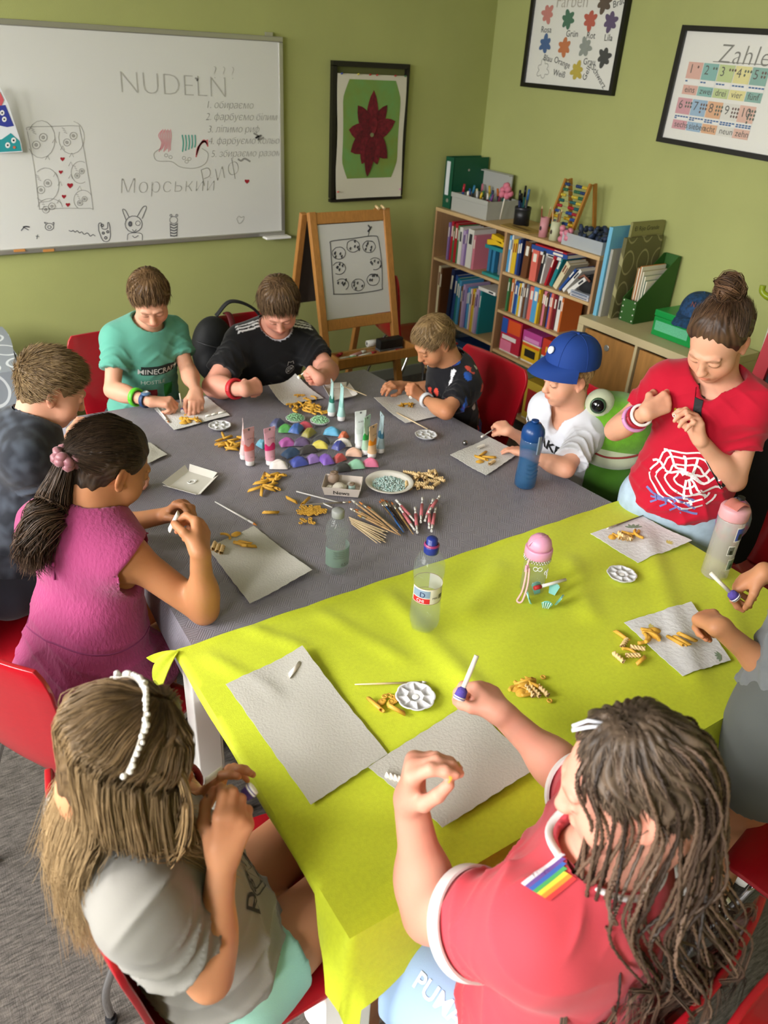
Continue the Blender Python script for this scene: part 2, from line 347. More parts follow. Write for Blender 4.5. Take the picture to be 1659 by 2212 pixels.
# paper with printed animal heads stuck to the board
pp = wthing('drawing_paper', 'curled paper with blue and teal animal print stuck on the whiteboard', 'paper', at(20, 260, y=YA-.06))
pl = [(-40, 300), (-30, 640), (-20, 860), (125, 850), (118, 800), (85, 700), (45, 580), (0, 500)]
def pxc(x, y, off=.0): 
    c = max(0, (y-500)/360); return at(x*.38577, y*.38577, y=YA-.05-.05*(1-c)-off)
MB().add([pxc(-60, 470), pxc(0, 490), pxc(45, 580), pxc(85, 700), pxc(118, 800), pxc(127, 850), pxc(-60, 860)], [tuple(range(7))]).build('sheet', C('E6E8EE'), pp, solid=.0015)
MB().add([pxc(-60, 500, .002), pxc(0, 515, .002), pxc(22, 560, .002), pxc(10, 590, .002), pxc(-60, 600, .002)], [tuple(range(5))]).build('coral_print', C('D8606A'), pp)
MB().add([pxc(-60, 600, .002), pxc(30, 588, .002), pxc(78, 705, .002), pxc(40, 712, .002), pxc(-60, 690, .002)], [tuple(range(5))]).build('blue_print', C('37419A'), pp)
MB().add([pxc(x, y, .002) for x, y in [(-60, 855), (-60, 790), (10, 780), (60, 745), (110, 790), (122, 845)]], [tuple(range(6))]).build('teal_print', C('2E9AA0'), pp)
for ex, ey, er in ((12, 632, 13), (24, 668, 13), (43, 813, 14), (76, 786, 14)):
    MB().add([pxc(x, y, .003) for x, y in circ(ex, ey, er, er*1.15)[:-1]], [tuple(range(20))]).build('printed_eye', C('F2F2F2'), pp)
    MB().add([pxc(x, y, .004) for x, y in circ(ex, ey, er*.4)[:-1]], [tuple(range(20))]).build('printed_pupil', C('23232B'), pp)
MB().add([pxc(x, y, .004) for x, y in circ(80, 825, 8)[:-1]], [tuple(range(20))]).build('printed_nose', C('D07050'), pp)

# ---------------------------------------------------------------- framed flower picture
M_black = mat('black_frame', '17140F', .4)
pic = wthing('flower_picture', 'black framed pastel of a dark red poinsettia on green', 'picture', (2.56, YA, 1.15))
fx0, fx1, fz0, fz1 = 2.31, 2.80, 1.15, 1.85
for c, s in ((((fx0+fx1)/2, YA-.015, fz1-.0125), (fx1-fx0, .03, .025)), (((fx0+fx1)/2, YA-.015, fz0+.008), (fx1-fx0, .03, .016)), ((fx0+.0125, YA-.015, (fz0+fz1)/2), (.025, .03, fz1-fz0-.041)), ((fx1-.01, YA-.015, (fz0+fz1)/2), (.02, .03, fz1-fz0-.041))): MB().box(c, s).build('frame_bar', M_black, pic)
MB().box(((fx0+fx1)/2, YA-.004, (fz0+fz1)/2), (fx1-fx0-.04, .006, fz1-fz0-.04)).build('backing', mat('backing_green', '5C5F33', .7), pic)
M_pap = mat('drawing_paper', 'D2CDBD', .85, bump=.1, bscale=300)
def sheet_fn(u, v):
    x = fx0+.028+u*(fx1-fx0-.05)+.006*sin(v*9)*(u-.5); z = fz0+.018+v*(fz1-fz0-.075)
    return (x, YA-.032-.012*(max(0, .25-v)/.25)*(abs(u-.5)*2)**2-.004*sin(v*pi), z)
MB().grid(sheet_fn, 10, 16).build('paper', M_pap, pic, solid=.001)
def fl(u, v, off): x, y, z = sheet_fn(u, v); return (x, y-off, z)
bgm = mat('pastel_green', '6E9A55', .9, col2='7C8F3F', nscale=9)
MB().grid(lambda u, v: fl(.5+(u-.5)*.84*(1-.5*max(0, abs(v-.5)*2-.62)**1.2*1.3), .17+v*.79, .0015), 14, 18).build('green_ground', bgm, pic)
mr, mr2 = mat('poinsettia_red', '6E1420', .8, col2='4A0F18', nscale=60), mat('poinsettia_red_light', '7E1D2A', .8, col2='551219', nscale=50)
for i, (L, a, w, mm) in enumerate(((.36, 88, .15, mr2), (.30, 128, .16, mr), (.31, 52, .14, mr), (.33, 20, .15, mr2), (.30, 172, .15, mr2), (.30, 208, .18, mr), (.27, 245, .17, mr2), (.30, 318, .17, mr), (.27, 290, .15, mr2), (.36, 264, .13, mr), (.17, 75, .09, mr2), (.16, 150, .09, mr))):
    P = []; q = radians(a)
    for t in np.linspace(0, 1, 15): s_ = t if t <= .5 else 1-t; l = L*s_*2; wv = w*.5*(sin(pi*(s_*2)**.75)**.8+.06)*(1 if t <= .5 else -1)*(1 if s_ < .5 else 0); P.append(fl(.5+1.15*(l*cos(q)-wv*sin(q)), .53+(l*sin(q)+wv*cos(q))*.98, .003+.0005*i))
    MB().add(P, [tuple(range(len(P)))]).build('painted_petal', mm, pic)
MB().add([fl(.5+.03*cos(a), .53+.018*sin(a), .010) for a in np.linspace(0, 2*pi, 9)[:-1]], [tuple(range(8))]).build('painted_stamens', C('7A7A55'), pic)
for u, c in ((.05, '3B4FA0'), (.28, 'D8C84A'), (.45, 'B02A2A'), (.55, 'C03838'), (.82, 'B03030'), (.97, '4A7A50'), (.02, 'D05A50'), (.98, 'C77AA0')):
    x, y, z = sheet_fn(u, .995 if c not in ('D05A50', 'C77AA0') else .06); MB().tube([(x, y+.005, z), (x, y-.012, z+.004)], .004, 7).build('push_pin', C(c, .3), pic)

# ---------------------------------------------------------------- posters on the right wall
M_poster = mat('poster_paper', 'E4E2DA', .5); M_glass = mat('poster_glazing', 'FFFFFF', .06, alpha=.03)
def poster(name, label, y0, y1, z0, z1, tilt=0):
    t = wthing(name, label, 'poster', (XB, (y0+y1)/2, z0)); cy, cz = (y0+y1)/2, (z0+z1)/2
    ex = V3((0, -cos(tilt), sin(tilt))); ey = V3((0, sin(tilt), cos(tilt))); nz = V3((-1, 0, 0)); w, h = y0-y1, z1-z0; o = V3((XB-.016, cy, cz)); R = np.stack([ex, ey, nz], 1)
    for a, b in (((0, h/2-.011), (w, .022)), ((0, -h/2+.011), (w, .022)), ((-w/2+.011, 0), (.022, h-.044)), ((w/2-.011, 0), (.022, h-.044))): MB().box(o+ex*a[0]+ey*a[1], (b[0], b[1], .028), R).build('frame_bar', M_black, t)
    MB().box(o-nz*.006, (w-.04, h-.04, .004), R).build('print_sheet', M_poster, t)
    return t, o-nz*.003, ex, ey, w, h, R
t, o, ex, ey, w, h, R = poster('colour_poster', 'black framed poster of coloured paint splats with German colour names', 3.787, 3.095, 1.775, 2.29)
def splat(cx, cy, s, c, sd, outline=False):
    r = random.Random(sd); n = 60; ph = r.random()*6
    P = []
    for i in range(n):
        a = 2*pi*i/n; rr = s*(.50+.42*(.5+.5*cos(6*(a-ph)+.5*sin(a*2)))**.55*(.8+.2*sin(3*a+ph))); P.append((cx+rr*cos(a), cy+rr*sin(a)))
    if outline:
        q = MB(); stroke(q, P+P[:1], .003, o, ex, ey, (-.0006, 0, 0)); q.build('paint_splat', C(c), t)
    else:
        q = MB(); q.add([o+ex*cx+ey*cy+V3((-.0006, 0, 0))]+[o+ex*x+ey*y+V3((-.0006, 0, 0)) for x, y in P], [(0, 1+i, 1+(i+1) % n) for i in range(n)]); q.build('paint_splat', C(c), t)
def ptx(px, py): v = at(px, py, x=o[0])-o; return v@ex, v@ey
for i, (px, py, c, nm, lx, ly, la) in enumerate(((1183, 30, 'C4786E', 'Rosa', 1168, 66, 0), (1227, 42, '2B6647', 'Grün', 1222, 75, 0), (1275, 44, 'B84A30', 'Rot', 1266, 79, 0), (1319, 47, '4C3560', 'Lila', 1304, 84, 0), (1306, 5, '4A3318', 'Braun', 1324, 14, .3), (1178, 95, '25528A', 'Blau', 1173, 126, -.1), (1219, 102, 'C06A2C', 'Orange', 1196, 130, -.2), (1264, 102, '8A9088', 'Grau', 1259, 135, 0), (1305, 124, '20211C', 'Schwarz', 1277, 143, -.70), (1173, 150, '8E8C84', 'Weiß', 1194, 158, -.1), (1246, 153, 'B8A21E', 'Gelb', 1264, 172, 1.2))):
    cx, cy = ptx(px, py); splat(cx, cy, .056 if i != 4 else .060, c, i, c == '8E8C84')
    q = MB(); lx, ly = ptx(lx, ly+4); lettering(q, nm, o+ex*lx+ey*ly+V3((-.0007, 0, 0)), ex*cos(la)+ey*sin(la), -ex*sin(la)+ey*cos(la), .042); q.build('colour_name', C('3A3A36'), t)
q = MB(); lx, ly = ptx(1200, 16); lettering(q, 'Farben', o+ex*lx+ey*ly+V3((-.0007, 0, 0)), ex, ey, .085, bold=-.008); q.build('poster_title', C('AFA89A'), t)
MB().box(o+V3((-.008, 0, 0)), (w-.03, h-.03, .002), R).build('glazing', M_glass, t)
t, o, ex, ey, w, h, R = poster('number_poster', 'black framed counting poster of pastel number cards one to ten', 2.752, 1.97, 1.595, 2.075, radians(-1.2))
q = MB(); lx, ly = ptx(1548, 135); lettering(q, 'Zahlen', o+ex*lx+ey*ly+V3((-.0007, 0, 0)), ex, ey, .105, bold=-.012, shear=.1, space=1.1); q.build('poster_title', C('77756C'), t)
q = MB(); a_, b_ = ptx(1540, 133), ptx(1655, 140); stroke(q, [a_, b_], .003, o, ex, ey, (-.0006, 0, 0)); q.build('title_rule', C('77756C'), t)
cols = ['D8A898', '7FB0A8', 'B9C88A', 'DDD490', '7FA99C', 'CE959C', '93B0C8', 'D9A67C', 'D9D6CC', 'D8AE9C']
names = ['eins', 'zwei', 'drei', 'vier', 'fünf', 'sechs', 'sieben', 'acht', 'neun', 'zehn']
ax, ay = ptx(1489, 133); bx, by = ptx(1590, 147); stx = (bx-ax)/3
cxs, cys = ptx(1474, 200)
for i in range(10):
    r_, c_ = divmod(i, 5); ox = ax+c_*stx-.012*r_; oy = ay-r_*.145; cw = stx-.004; chh = .132
    q = MB(); f = lambda x, y, e=.0006: o+ex*(ox+x)+ey*(oy+y)+V3((-e, 0, 0))
    q.add([f(0, 0), f(cw, 0), f(cw, -.066), f(0, -.066)], [(0, 1, 2, 3)]); q.add([f(0, -.092), f(cw, -.092), f(cw, -.130), f(0, -.130)], [(0, 1, 2, 3)]); card = q.build('number_card', C(cols[i]), t)
    q = MB(); lettering(q, str(i+1), f(.01, -.044, .001), ex, ey, .052, bold=-.004); lettering(q, names[i], f(.012, -.121, .001), ex, ey, .036)
    q.build('card_text', C('46443E'), card)
    q = MB(); k = i+1
    for j in range(k): 
        dx = .052+(j % 3)*.014+(.006 if k < 4 else 0); dy = -.018-(j//3)*.015; q.add([f(dx+.005*cos(a), dy+.006*sin(a), .001) for a in np.linspace(0, 2*pi, 7)[:-1]], [tuple(range(6))])
    q.build('counting_marks', C('4F5A4C' if i % 2 else '5E4238'), card)
    q = MB(); q.add([f(0, -.07, .001), f(cw, -.07, .001), f(cw, -.088, .001), f(0, -.088, .001)], [(0, 1, 2, 3)]); q.build('bead_strip', C('E8E6E0'), card)
    q = MB()
    for j in range(10):
        xx = .004+(j % 5)*.0165/1.05; yy = -.073-(j//5)*.008
        if j <= i: q.add([f(xx, yy, .0015), f(xx+.013, yy, .0015), f(xx+.013, yy-.006, .0015), f(xx, yy-.006, .0015)], [(0, 1, 2, 3)])
    q.build('blue_beads', C('2F5F94'), card)
MB().box(o+V3((-.008, 0, 0)), (w-.03, h-.03, .002), R).build('glazing', M_glass, t)
# ---------------------------------------------------------------- tables
M_top = mat('table_laminate', 'E6E4DE', .4); ZT = .72
def table(label, x0, x1, y0, y1, leg=.05, top=.03):
    t = wthing('work_table', label, 'table', ((x0+x1)/2, (y0+y1)/2, 0)); zt = ZT-.006
    MB().box(((x0+x1)/2, (y0+y1)/2, zt-top/2), (x1-x0, y1-y0, top)).build('table_top', M_top, t, bevel=.004)
    for x in (x0+leg/2, x1-leg/2):
        for y in (y0+leg/2, y1-leg/2): MB().box((x, y, (zt-top)/2), (leg, leg, zt-top)).build('leg', M_white, t, bevel=.003)
    for y in (y0+leg/2, y1-leg/2): MB().box(((x0+x1)/2, y, zt-top-.03), (x1-x0-2*leg, .02, .06)).build('apron', M_white, t)
    for x in (x0+leg/2, x1-leg/2): MB().box((x, (y0+y1)/2, zt-top-.03), (.02, y1-y0-2*leg, .06)).build('apron', M_white, t)
table('white work table under the grey cloth nearest the whiteboard wall', .47, 1.70, 2.04, 2.69)
table('white work table under the middle of the grey cloth', .435, 1.755, 1.37, 2.03)
table('white work table under the lime green cloth', .385, 1.835, .585, 1.33, leg=.06)

def cloth(name, label, polyfn, nu, nv, m, height):
    pass
M_grey = mat('grey_damask_paper', '8C878A', .42, spec=.5)
def damask(m):
    nt = m.node_tree; p = nt.nodes['Principled BSDF']; tc = nt.nodes.new('ShaderNodeTexCoord')
    def wave(rot, sc):
        mp = nt.nodes.new('ShaderNodeMapping'); mp.inputs['Rotation'].default_value = (0, 0, radians(rot)); nt.links.new(tc.outputs['Object'], mp.inputs[0])
        w = nt.nodes.new('ShaderNodeTexWave'); w.inputs['Scale'].default_value = sc; w.inputs['Distortion'].default_value = 0; nt.links.new(mp.outputs[0], w.inputs['Vector']); return w
    a, b = wave(38, 58), wave(-42, 58)
    ck = nt.nodes.new('ShaderNodeTexChecker'); ck.inputs['Scale'].default_value = 26; mp = nt.nodes.new('ShaderNodeMapping'); mp.inputs['Rotation'].default_value = (0, 0, radians(38)); nt.links.new(tc.outputs['Object'], mp.inputs[0]); nt.links.new(mp.outputs[0], ck.inputs['Vector'])
    mx = nt.nodes.new('ShaderNodeMix'); mx.data_type = 'FLOAT'; nt.links.new(ck.outputs['Fac'], mx.inputs[0]); nt.links.new(a.outputs['Fac'], mx.inputs[2]); nt.links.new(b.outputs['Fac'], mx.inputs[3])
    n = nt.nodes.new('ShaderNodeTexNoise'); n.inputs['Scale'].default_value = 45; nt.links.new(tc.outputs['Object'], n.inputs['Vector'])
    r = nt.nodes.new('ShaderNodeMix'); r.data_type = 'RGBA'; r.inputs[6].default_value = lin('76727A'); r.inputs[7].default_value = lin('8E8A92')
    ad = nt.nodes.new('ShaderNodeMath'); ad.operation = 'ADD'; ml = nt.nodes.new('ShaderNodeMath'); ml.operation = 'MULTIPLY'; ml.inputs[1].default_value = .45; nt.links.new(mx.outputs[0], ml.inputs[0]); m3 = nt.nodes.new('ShaderNodeMath'); m3.operation = 'MULTIPLY'; m3.inputs[1].default_value = .55; nt.links.new(n.outputs[0], m3.inputs[0]); nt.links.new(ml.outputs[0], ad.inputs[0]); nt.links.new(m3.outputs[0], ad.inputs[1])
    nt.links.new(ad.outputs[0], r.inputs[0]); nt.links.new(r.outputs[2], p.inputs['Base Color'])
    bp = nt.nodes.new('ShaderNodeBump'); bp.inputs['Strength'].default_value = .35; bp.inputs['Distance'].default_value = .0015; nt.links.new(mx.outputs[0], bp.inputs['Height']); nt.links.new(bp.outputs[0], p.inputs['Normal'])
damask(M_grey)
M_lime = mat('lime_nonwoven_cloth', 'C6D128', .7, noise=.06, nscale=120, bump=.15, bscale=500, sheen=.1)
GREEN = 1
CREASE = [((850, 1300), (1045, 1510), .010, .030), ((1395, 1165), (1490, 1440), .011, .032), ((1235, 1215), (1275, 1330), .007, .03), ((540, 1360), (650, 1400), .008, .018), ((455, 1425), (590, 1500), .009, .018), ((745, 2030), (930, 1790), .006, .02), ((700, 1330), (860, 1420), .006, .022), ((1080, 1230), (1010, 1330), .006, .03), ((1560, 1250), (1600, 1400), .008, .03), ((860, 1900), (1010, 1700), .004, .02)]
CREASE = [(at(*a, z=ZT)[:2], at(*b, z=ZT)[:2], h, w) for a, b, h, w in CREASE]
def wr(x, y):       # wrinkle height of the lime cloth
    t = .0022*abs(sin(7*(x*.8+y*.6)+2*sin(3*y)))*max(0, sin(2.3*x+1.1*y))**2
    for a, b, h, w in CREASE:
        dx, dy = b[0]-a[0], b[1]-a[1]; L2 = dx*dx+dy*dy; u = ((x-a[0])*dx+(y-a[1])*dy)/L2; v = ((x-a[0])*dy-(y-a[1])*dx)/sqrt(L2)
        if -.3 < u < 1.3 and abs(v) < 3*w: t += h*math.exp(-(v/w)**2)*math.exp(-max(0, -u, u-1)**2/.02)*(.8+.2*sin(u*9))
    return t
def lime_cloth():
    x0, x1, y0, y1 = .383, 1.838, .574, 1.345; nx, ny = 110, 60; vs = []; fs = []; idx = {}
    dl, dr, df = .012, .14, .105      # overhang: left, right, front
    us = [-3, -2, -1]+list(range(nx+1))+[nx+1, nx+2, nx+3, nx+4]; vv = [-4, -3, -2, -1]+list(range(ny+1))
    for j in vv:
        for i in us:
            u = min(max(i, 0), nx)/nx; v = min(max(j, 0), ny)/ny; x = x0+(x1-x0)*u; y = y0+(y1-y0)*v; z = ZT+wr(x, y)*min(1, 12*min(u+.02, 1-u+.02, v+.02))
            if v == 1: z = ZT+.002+.003*abs(sin(22*x))
            z += .0015
            ol = (-min(i, 0))/3; orr = max(0, i-nx)/4; of = (-min(j, 0))/4
            hl = .015+(.10+.03*sin(y*60))*max(0, 1-(y-y0)/.10)**.7 if y < y0+.1 else .014+.004*sin(23*y)
            if ol: x -= .006*min(1, ol*2)+.035*ol*max(0, 1-(y-y0)/.10); z -= hl*ol
            if orr: x += .008+.02*orr*sin(9*y)**2; z -= dr*orr
            if of:
                y -= .006+.05*of*(.35+.65*sin(5*x+.5)**2)*of+.012*sin(18*x)*of; z -= (df+.03*(max(0, 1-(x-x0)/.2))-.02*min(1, max(0, x-.5)))*of
            if of and (ol or orr): k = ol or orr; x += (.03 if ol else -.03)*of*k; y -= .02*k; z += .02*k
            idx[i, j] = len(vs); vs.append((x, y, z))
    for a in range(len(vv)-1):
        for b in range(len(us)-1): fs.append((idx[us[b], vv[a]], idx[us[b+1], vv[a]], idx[us[b+1], vv[a+1]], idx[us[b], vv[a+1]]))
    o = MB().add(vs, fs, True).build('lime_tablecloth', M_lime, None, solid=.002)
    return tag(o, 'lime green tablecloth draped over the near table', 'tablecloth')
lime_cloth()
tw = MB(); c0 = V3((.385, 1.335, ZT+.004))
def twist(u, v):
    a = (u-.5)*2.2; r = .005+.05*v; return c0+V3((-.06*v+.012*sin(a*3)*v, .02*sin(a)*v+.03*v*a, .006+.012*cos(a*4)*v-.03*v*v))
tw.grid(twist, 16, 8).build('twisted_corner', M_lime, bpy.data.objects['lime_tablecloth'], solid=.002)
def grey_cloth():
    c = [(.42, 1.325), (1.82, 1.350), (1.715, 2.70), (.455, 2.735)]; nx, ny = 50, 50; vs = []; fs = []
    ov = [(-2, 1), (-1, .5)]
    us = [-2, -1]+list(range(nx+1))+[nx+1, nx+2]; vv = list(range(ny+1))+[ny+1, ny+2]; idx = {}
    for j in vv:
        for i in us:
            u = min(max(i, 0), nx)/nx; v = min(max(j, 0), ny)/ny
            x = (c[0][0]*(1-u)+c[1][0]*u)*(1-v)+(c[3][0]*(1-u)+c[2][0]*u)*v; y = (c[0][1]*(1-u)+c[1][1]*u)*(1-v)+(c[3][1]*(1-u)+c[2][1]*u)*v
            z = ZT-.004+.0012*sin(11*x+5*y)*sin(7*y)+.0025*math.exp(-((x-.78)/.008)**2)+.002*math.exp(-((x-.62-.05*y)/.006)**2)
            ol, orr, ob = -min(i, 0)/2, max(0, i-nx)/2, max(0, j-ny)/2
            if ol: x -= .01+.01*ol; z -= .09*ol+.02*ol*sin(6*y)
            if orr: x += .01+.02*orr*sin(5*y)**2; z -= .13*orr
            if ob: y += .01+.008*ob; z -= .12*ob
            idx[i, j] = len(vs); vs.append((x, y, z))
    for a in range(len(vv)-1):
        for b in range(len(us)-1): fs.append((idx[us[b], vv[a]], idx[us[b+1], vv[a]], idx[us[b+1], vv[a+1]], idx[us[b], vv[a+1]]))
    tag(MB().add(vs, fs, True).build('grey_tablecloth', M_grey, None, solid=.0015), 'grey patterned paper tablecloth over the two far tables', 'tablecloth')
grey_cloth()

# ---------------------------------------------------------------- chairs
M_red = mat('red_stained_plywood', 'A3101E', .3, coat=.3, noise=.06, nscale=30, stretch=(1, 12, 12))
M_chrome = mat('chrome_tube', 'C9C9CB', .12, metal=1)
M_rub = mat('black_rubber', '15151A', .6)
def make_chair(label):
    t = thing('shell_chair', label, 'chair')
    prof = [(.215, .425), (.19, .440), (.10, .447), (0, .443), (-.09, .44), (-.145, .452), (-.178, .485), (-.195, .54), (-.208, .62), (-.222, .72), (-.235, .80), (-.243, .86)]
    wid = [.355, .40, .415, .41, .39, .36, .345, .345, .36, .385, .40, .385]
    n = 8; vs = []; fs = []
    P = bez([(0, a, b) for a, b in prof], 33); Ws = np.interp(np.linspace(0, 1, len(P)), np.linspace(0, 1, len(wid)), wid)
    for k, (p, w) in enumerate(zip(P, Ws)):
        if k == 0 or k == len(P)-1: w -= .035
        if k == 1 or k == len(P)-2: w -= .008
        for i in range(n+1):
            u = i/n*2-1; cur = .02*u*u; back = k/len(P) > .5
            vs.append((u*w/2, p[1]+(cur if back else 0), p[2]+(0 if back else cur*.35)))
    for k in range(len(P)-1):
        for i in range(n): a = k*(n+1)+i; fs.append((a, a+1, a+n+2, a+n+1))
    MB().add(vs, fs, True).build('shell', M_red, t, solid=.011, bevel=.003)
    for s in (-1, 1):
        for yy, fy, z_ in ((.14, .20, .43), (-.10, -.22, .43)):
            l = MB().tube(bez([(s*.10, yy*.8, z_-.006), (s*.15, yy, z_-.01), (s*.175, yy+(fy-yy)*.2, z_-.06), (s*.19, fy*.97, .15), (s*.195, fy, .012)], 20), .0095, 8).build('leg', M_chrome, t)
            MB().tube([(s*.195, fy, 0), (s*.195, fy, .02)], .013, 10).build('foot_cap', M_rub, l)
    MB().box((0, .02, .43), (.2, .26, .012)).build('seat_plate', M_chrome, t)
    return t
chair0 = make_chair('red shell chair of the boy in the green shirt')
chair0.location = (.80, 2.97, 0); chair0.rotation_euler = (0, 0, radians(180))
def chair(label, x, y, deg): return dup(chair0, (x, y, 0), (0, 0, radians(deg)), label, 'red shell chairs around the room')
chair0['group'] = 'red shell chairs around the room'
chair('red shell chair with a black backpack slung behind the boy in black', 1.38, 2.98, 180)
chair('empty red shell chair between the easel and the bookshelf', 2.66, 3.66, 262)
chair('red shell chair behind the small boy in the splatter shirt', 1.86, 2.27, 93)
chair('red shell chair of the boy in the blue cap', 1.98, 1.86, 82)
chair('red shell chair under the plush frog', 2.12, 1.50, 92)
chair('red shell chair behind the standing girl in the red shirt', 2.12, .98, 80)
chair('red shell chair of the boy in the acid wash shirt at left', .10, 2.02, 270)
chair('red shell chair of the girl in the pink dress', .19, 1.53, 300)
chair('red shell chair of the blonde girl in the grey shirt', .276, .84, 270)
chair('red shell chair of the girl with braids', .70, .44, 8)
chair('red shell chair at right beside the girl in grey shorts', 1.48, .26, 10)
chair('red shell chair in the near right corner closest to the viewer', .865, -.075, 178)

# ---------------------------------------------------------------- easel
M_pine = mat('varnished_pine', 'B0783C', .45, noise=.14, nscale=9, stretch=(14, 14, 1), coat=.15)
es = wthing('easel', 'wooden children easel with whiteboard panel and marker tray', 'easel', (2.16, 3.6, 0))
ex0, ex1 = 1.905, 2.385; ya, yf, yb = 3.60, 3.28, 3.92
for x in (ex0+.02, ex1-.02):
    MB().beam((x, ya-.012, 1.20), (x, yf, 0), .04, .03, (0, 1, 0)).build('front_leg', M_pine, es, bevel=.004)
    MB().beam((x-.02, ya+.03, 1.19), (x-.02, yb, 0), .035, .03, (0, 1, 0)).build('rear_leg', M_pine, es, bevel=.004)
def epl(x, z, off=0): return V3((x, ya-.012-(1.20-z)/1.20*(ya-.012-yf)-off, z))
tilt = atan2(ya-.012-yf, 1.2); RE = rotx(-tilt)
for z, hh in ((1.17, .055), (.66, .055)): MB().box(epl((ex0+ex1)/2, z), (ex1-ex0-.04, .022, hh), rotx(-tilt)).build('crossbar', M_pine, es, bevel=.003)
MB().box(epl((ex0+ex1)/2, .915), (ex1-ex0-.045, .008, .465), rotx(-tilt)).build('writing_panel', mat('easel_panel', 'C9C7C6', .3), es)
MB().box(V3(((ex0+ex1)/2, ya+.135, .915)), (ex1-ex0-.045, .008, .465), rotx(tilt)).build('chalk_panel', mat('easel_chalk', '4A4038', .8), es)
ty = epl(0, .52)[1]
MB().box(((ex0+ex1)/2, ty-.085, .512), (ex1-ex0+.02, .19, .008)).build('tray_floor', M_pine, es)
for c, s in (((((ex0+ex1)/2, ty-.18, .53)), (ex1-ex0+.03, .016, .05)), ((ex0, ty-.085, .53), (.016, .18, .05)), ((ex1, ty-.085, .53), (.016, .18, .05))): MB().box(c, s).build('tray_rail', M_pine, es, bevel=.003)
MB().box(((ex0+ex1)/2, ty+.0, .47), (ex1-ex0-.05, .018, .10)).build('brace_board', mat('pine_light', 'B8945C', .5, noise=.1, nscale=9, stretch=(2, 14, 14)), es)
q = MB()
def est(pts, w=.004):
    P = [epl(ex0+.02+x*.44, .69+y*.45, .0065) for x, y in pts]; P = bez(P, 5*len(P)) if len(P) > 2 else P; m = len(P); vs = []
    for i in range(m): t_ = nrm(P[min(i+1, m-1)]-P[max(i-1, 0)]); n_ = np.cross(t_, RE@V3((0, -1, 0)))*w/2; vs += [P[i]+n_, P[i]-n_]
    q.add(vs, [(2*i, 2*i+1, 2*i+3, 2*i+2) for i in range(m-1)])
est([(.20, .80), (.22, .83), (.5, .84), (.80, .85), (.86, .80), (.88, .55), (.86, .30), (.83, .26), (.5, .25), (.20, .27), (.18, .30), (.19, .6), (.20, .80)], .0045)
for cx, cy in ((.30, .70), (.50, .76), (.72, .74), (.28, .54), (.78, .55), (.30, .36), (.52, .34), (.74, .38)):
    est([(cx+.09*cos(a), cy+.065*sin(a)) for a in np.linspace(rng.random()*6, rng.random()*2+8, 8)], .0035)
    for k in range(5): a, b = cx+rng.uniform(-.07, .07), cy+rng.uniform(-.05, .05); est([(a, b), (a+.02, b+.015), (a+.01, b-.012)], .006)
est([(.73, .97), (.76, .93), (.72, .90), (.78, .95)], .008); est([(.74, .90), (.72, .85)], .004); q.build('animal_sketch', C('4A4A50'), es)
for i, (x, z) in enumerate(((2.30, 1.215), (2.335, 1.215))): MB().tube([(x, ya-.05, z-.01), (x, ya-.02, z)], .007, 8).build('wooden_peg', C('E0C090', .4), es)
tz = .516
for i, (x, dy, a, c, L, lab) in enumerate(((1.95, -.06, .5, 'B22A38', .12, 'dark red marker at the left end of the easel tray'), (1.99, -.10, .1, 'D8D8D8', .12, 'white marker with red cap in the easel tray'), (2.04, -.12, -.3, '4E9A5A', .07, 'green stubby marker in the easel tray'), (2.08, -.07, .35, 'D8A0A8', .12, 'pale pink marker in the easel tray'), (2.12, -.10, .2, 'E4E4E2', .12, 'white marker beside the green stub in the easel tray'), (2.17, -.13, -.1, 'C9D8CC', .12, 'pale green marker in the easel tray'), (2.26, -.12, .15, 'EDEDEC', .13, 'white marker before the black eraser in the easel tray'))):
    t = wthing('marker_pen', lab, 'marker', (x, ty+dy, tz), 'markers in the easel tray'); d = V3((cos(a), sin(a), 0))*L/2; c0 = V3((x, ty+dy, tz+.009))
    MB().tube([c0-d, c0+d*.4], .0085, 10).build('barrel', C(c, .3), t); MB().tube([c0+d*.4, c0+d], [.0092, .008], 10).build('cap', C('EFEFEF' if i % 2 else 'A82A36', .3), t)
t = wthing('board_eraser', 'black block eraser at the right end of the easel tray', 'eraser', (2.29, ty-.05, tz))
MB().box((2.29, ty-.05, tz+.036), (.15, .05, .052)).build('grip', C('17171A'), t, bevel=.006); MB().box((2.29, ty-.05, tz+.005), (.15, .05, .01)).build('felt', C('55555A', .9), t)
t = wthing('paper_roll', 'small white paper roll on the rear of the easel', 'paper roll', (2.23, 3.62, .60))
MB().tube([(2.19, ty+.02, .535), (2.27, ty+.02, .535)], .018, 12).build('roll', C('E8E6E2'), t); MB().tube([(2.19, ty+.02, .535), (2.272, ty+.02, .535)], .007, 8).build('core', C('B09A78'), t)

# ---------------------------------------------------------------- bookshelf
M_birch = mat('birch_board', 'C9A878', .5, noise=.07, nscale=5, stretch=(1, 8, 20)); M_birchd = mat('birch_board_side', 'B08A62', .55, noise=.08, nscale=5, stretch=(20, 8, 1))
bs = wthing('bookshelf', 'birch bookshelf of two columns full of books in the corner', 'bookshelf', (3.22, 3.4, 0))
XF = 3.07; SB = .016
yl, ym, yr = 4.085, 3.41, 2.70
def board(nm, y0, y1, z0, z1, m=M_birch, x0=XF, x1=3.385): return MB().box(((x0+x1)/2, (y0+y1)/2, (z0+z1)/2), (x1-x0, abs(y1-y0), z1-z0)).build(nm, m, bs, bevel=.0015)
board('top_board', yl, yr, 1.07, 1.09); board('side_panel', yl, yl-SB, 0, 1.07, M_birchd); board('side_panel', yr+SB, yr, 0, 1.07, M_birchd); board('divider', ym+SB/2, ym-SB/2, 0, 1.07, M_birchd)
for z in (.79, .42, .06): board('shelf_board', yl-SB, ym+SB/2, z-.016, z, x0=XF+.004)
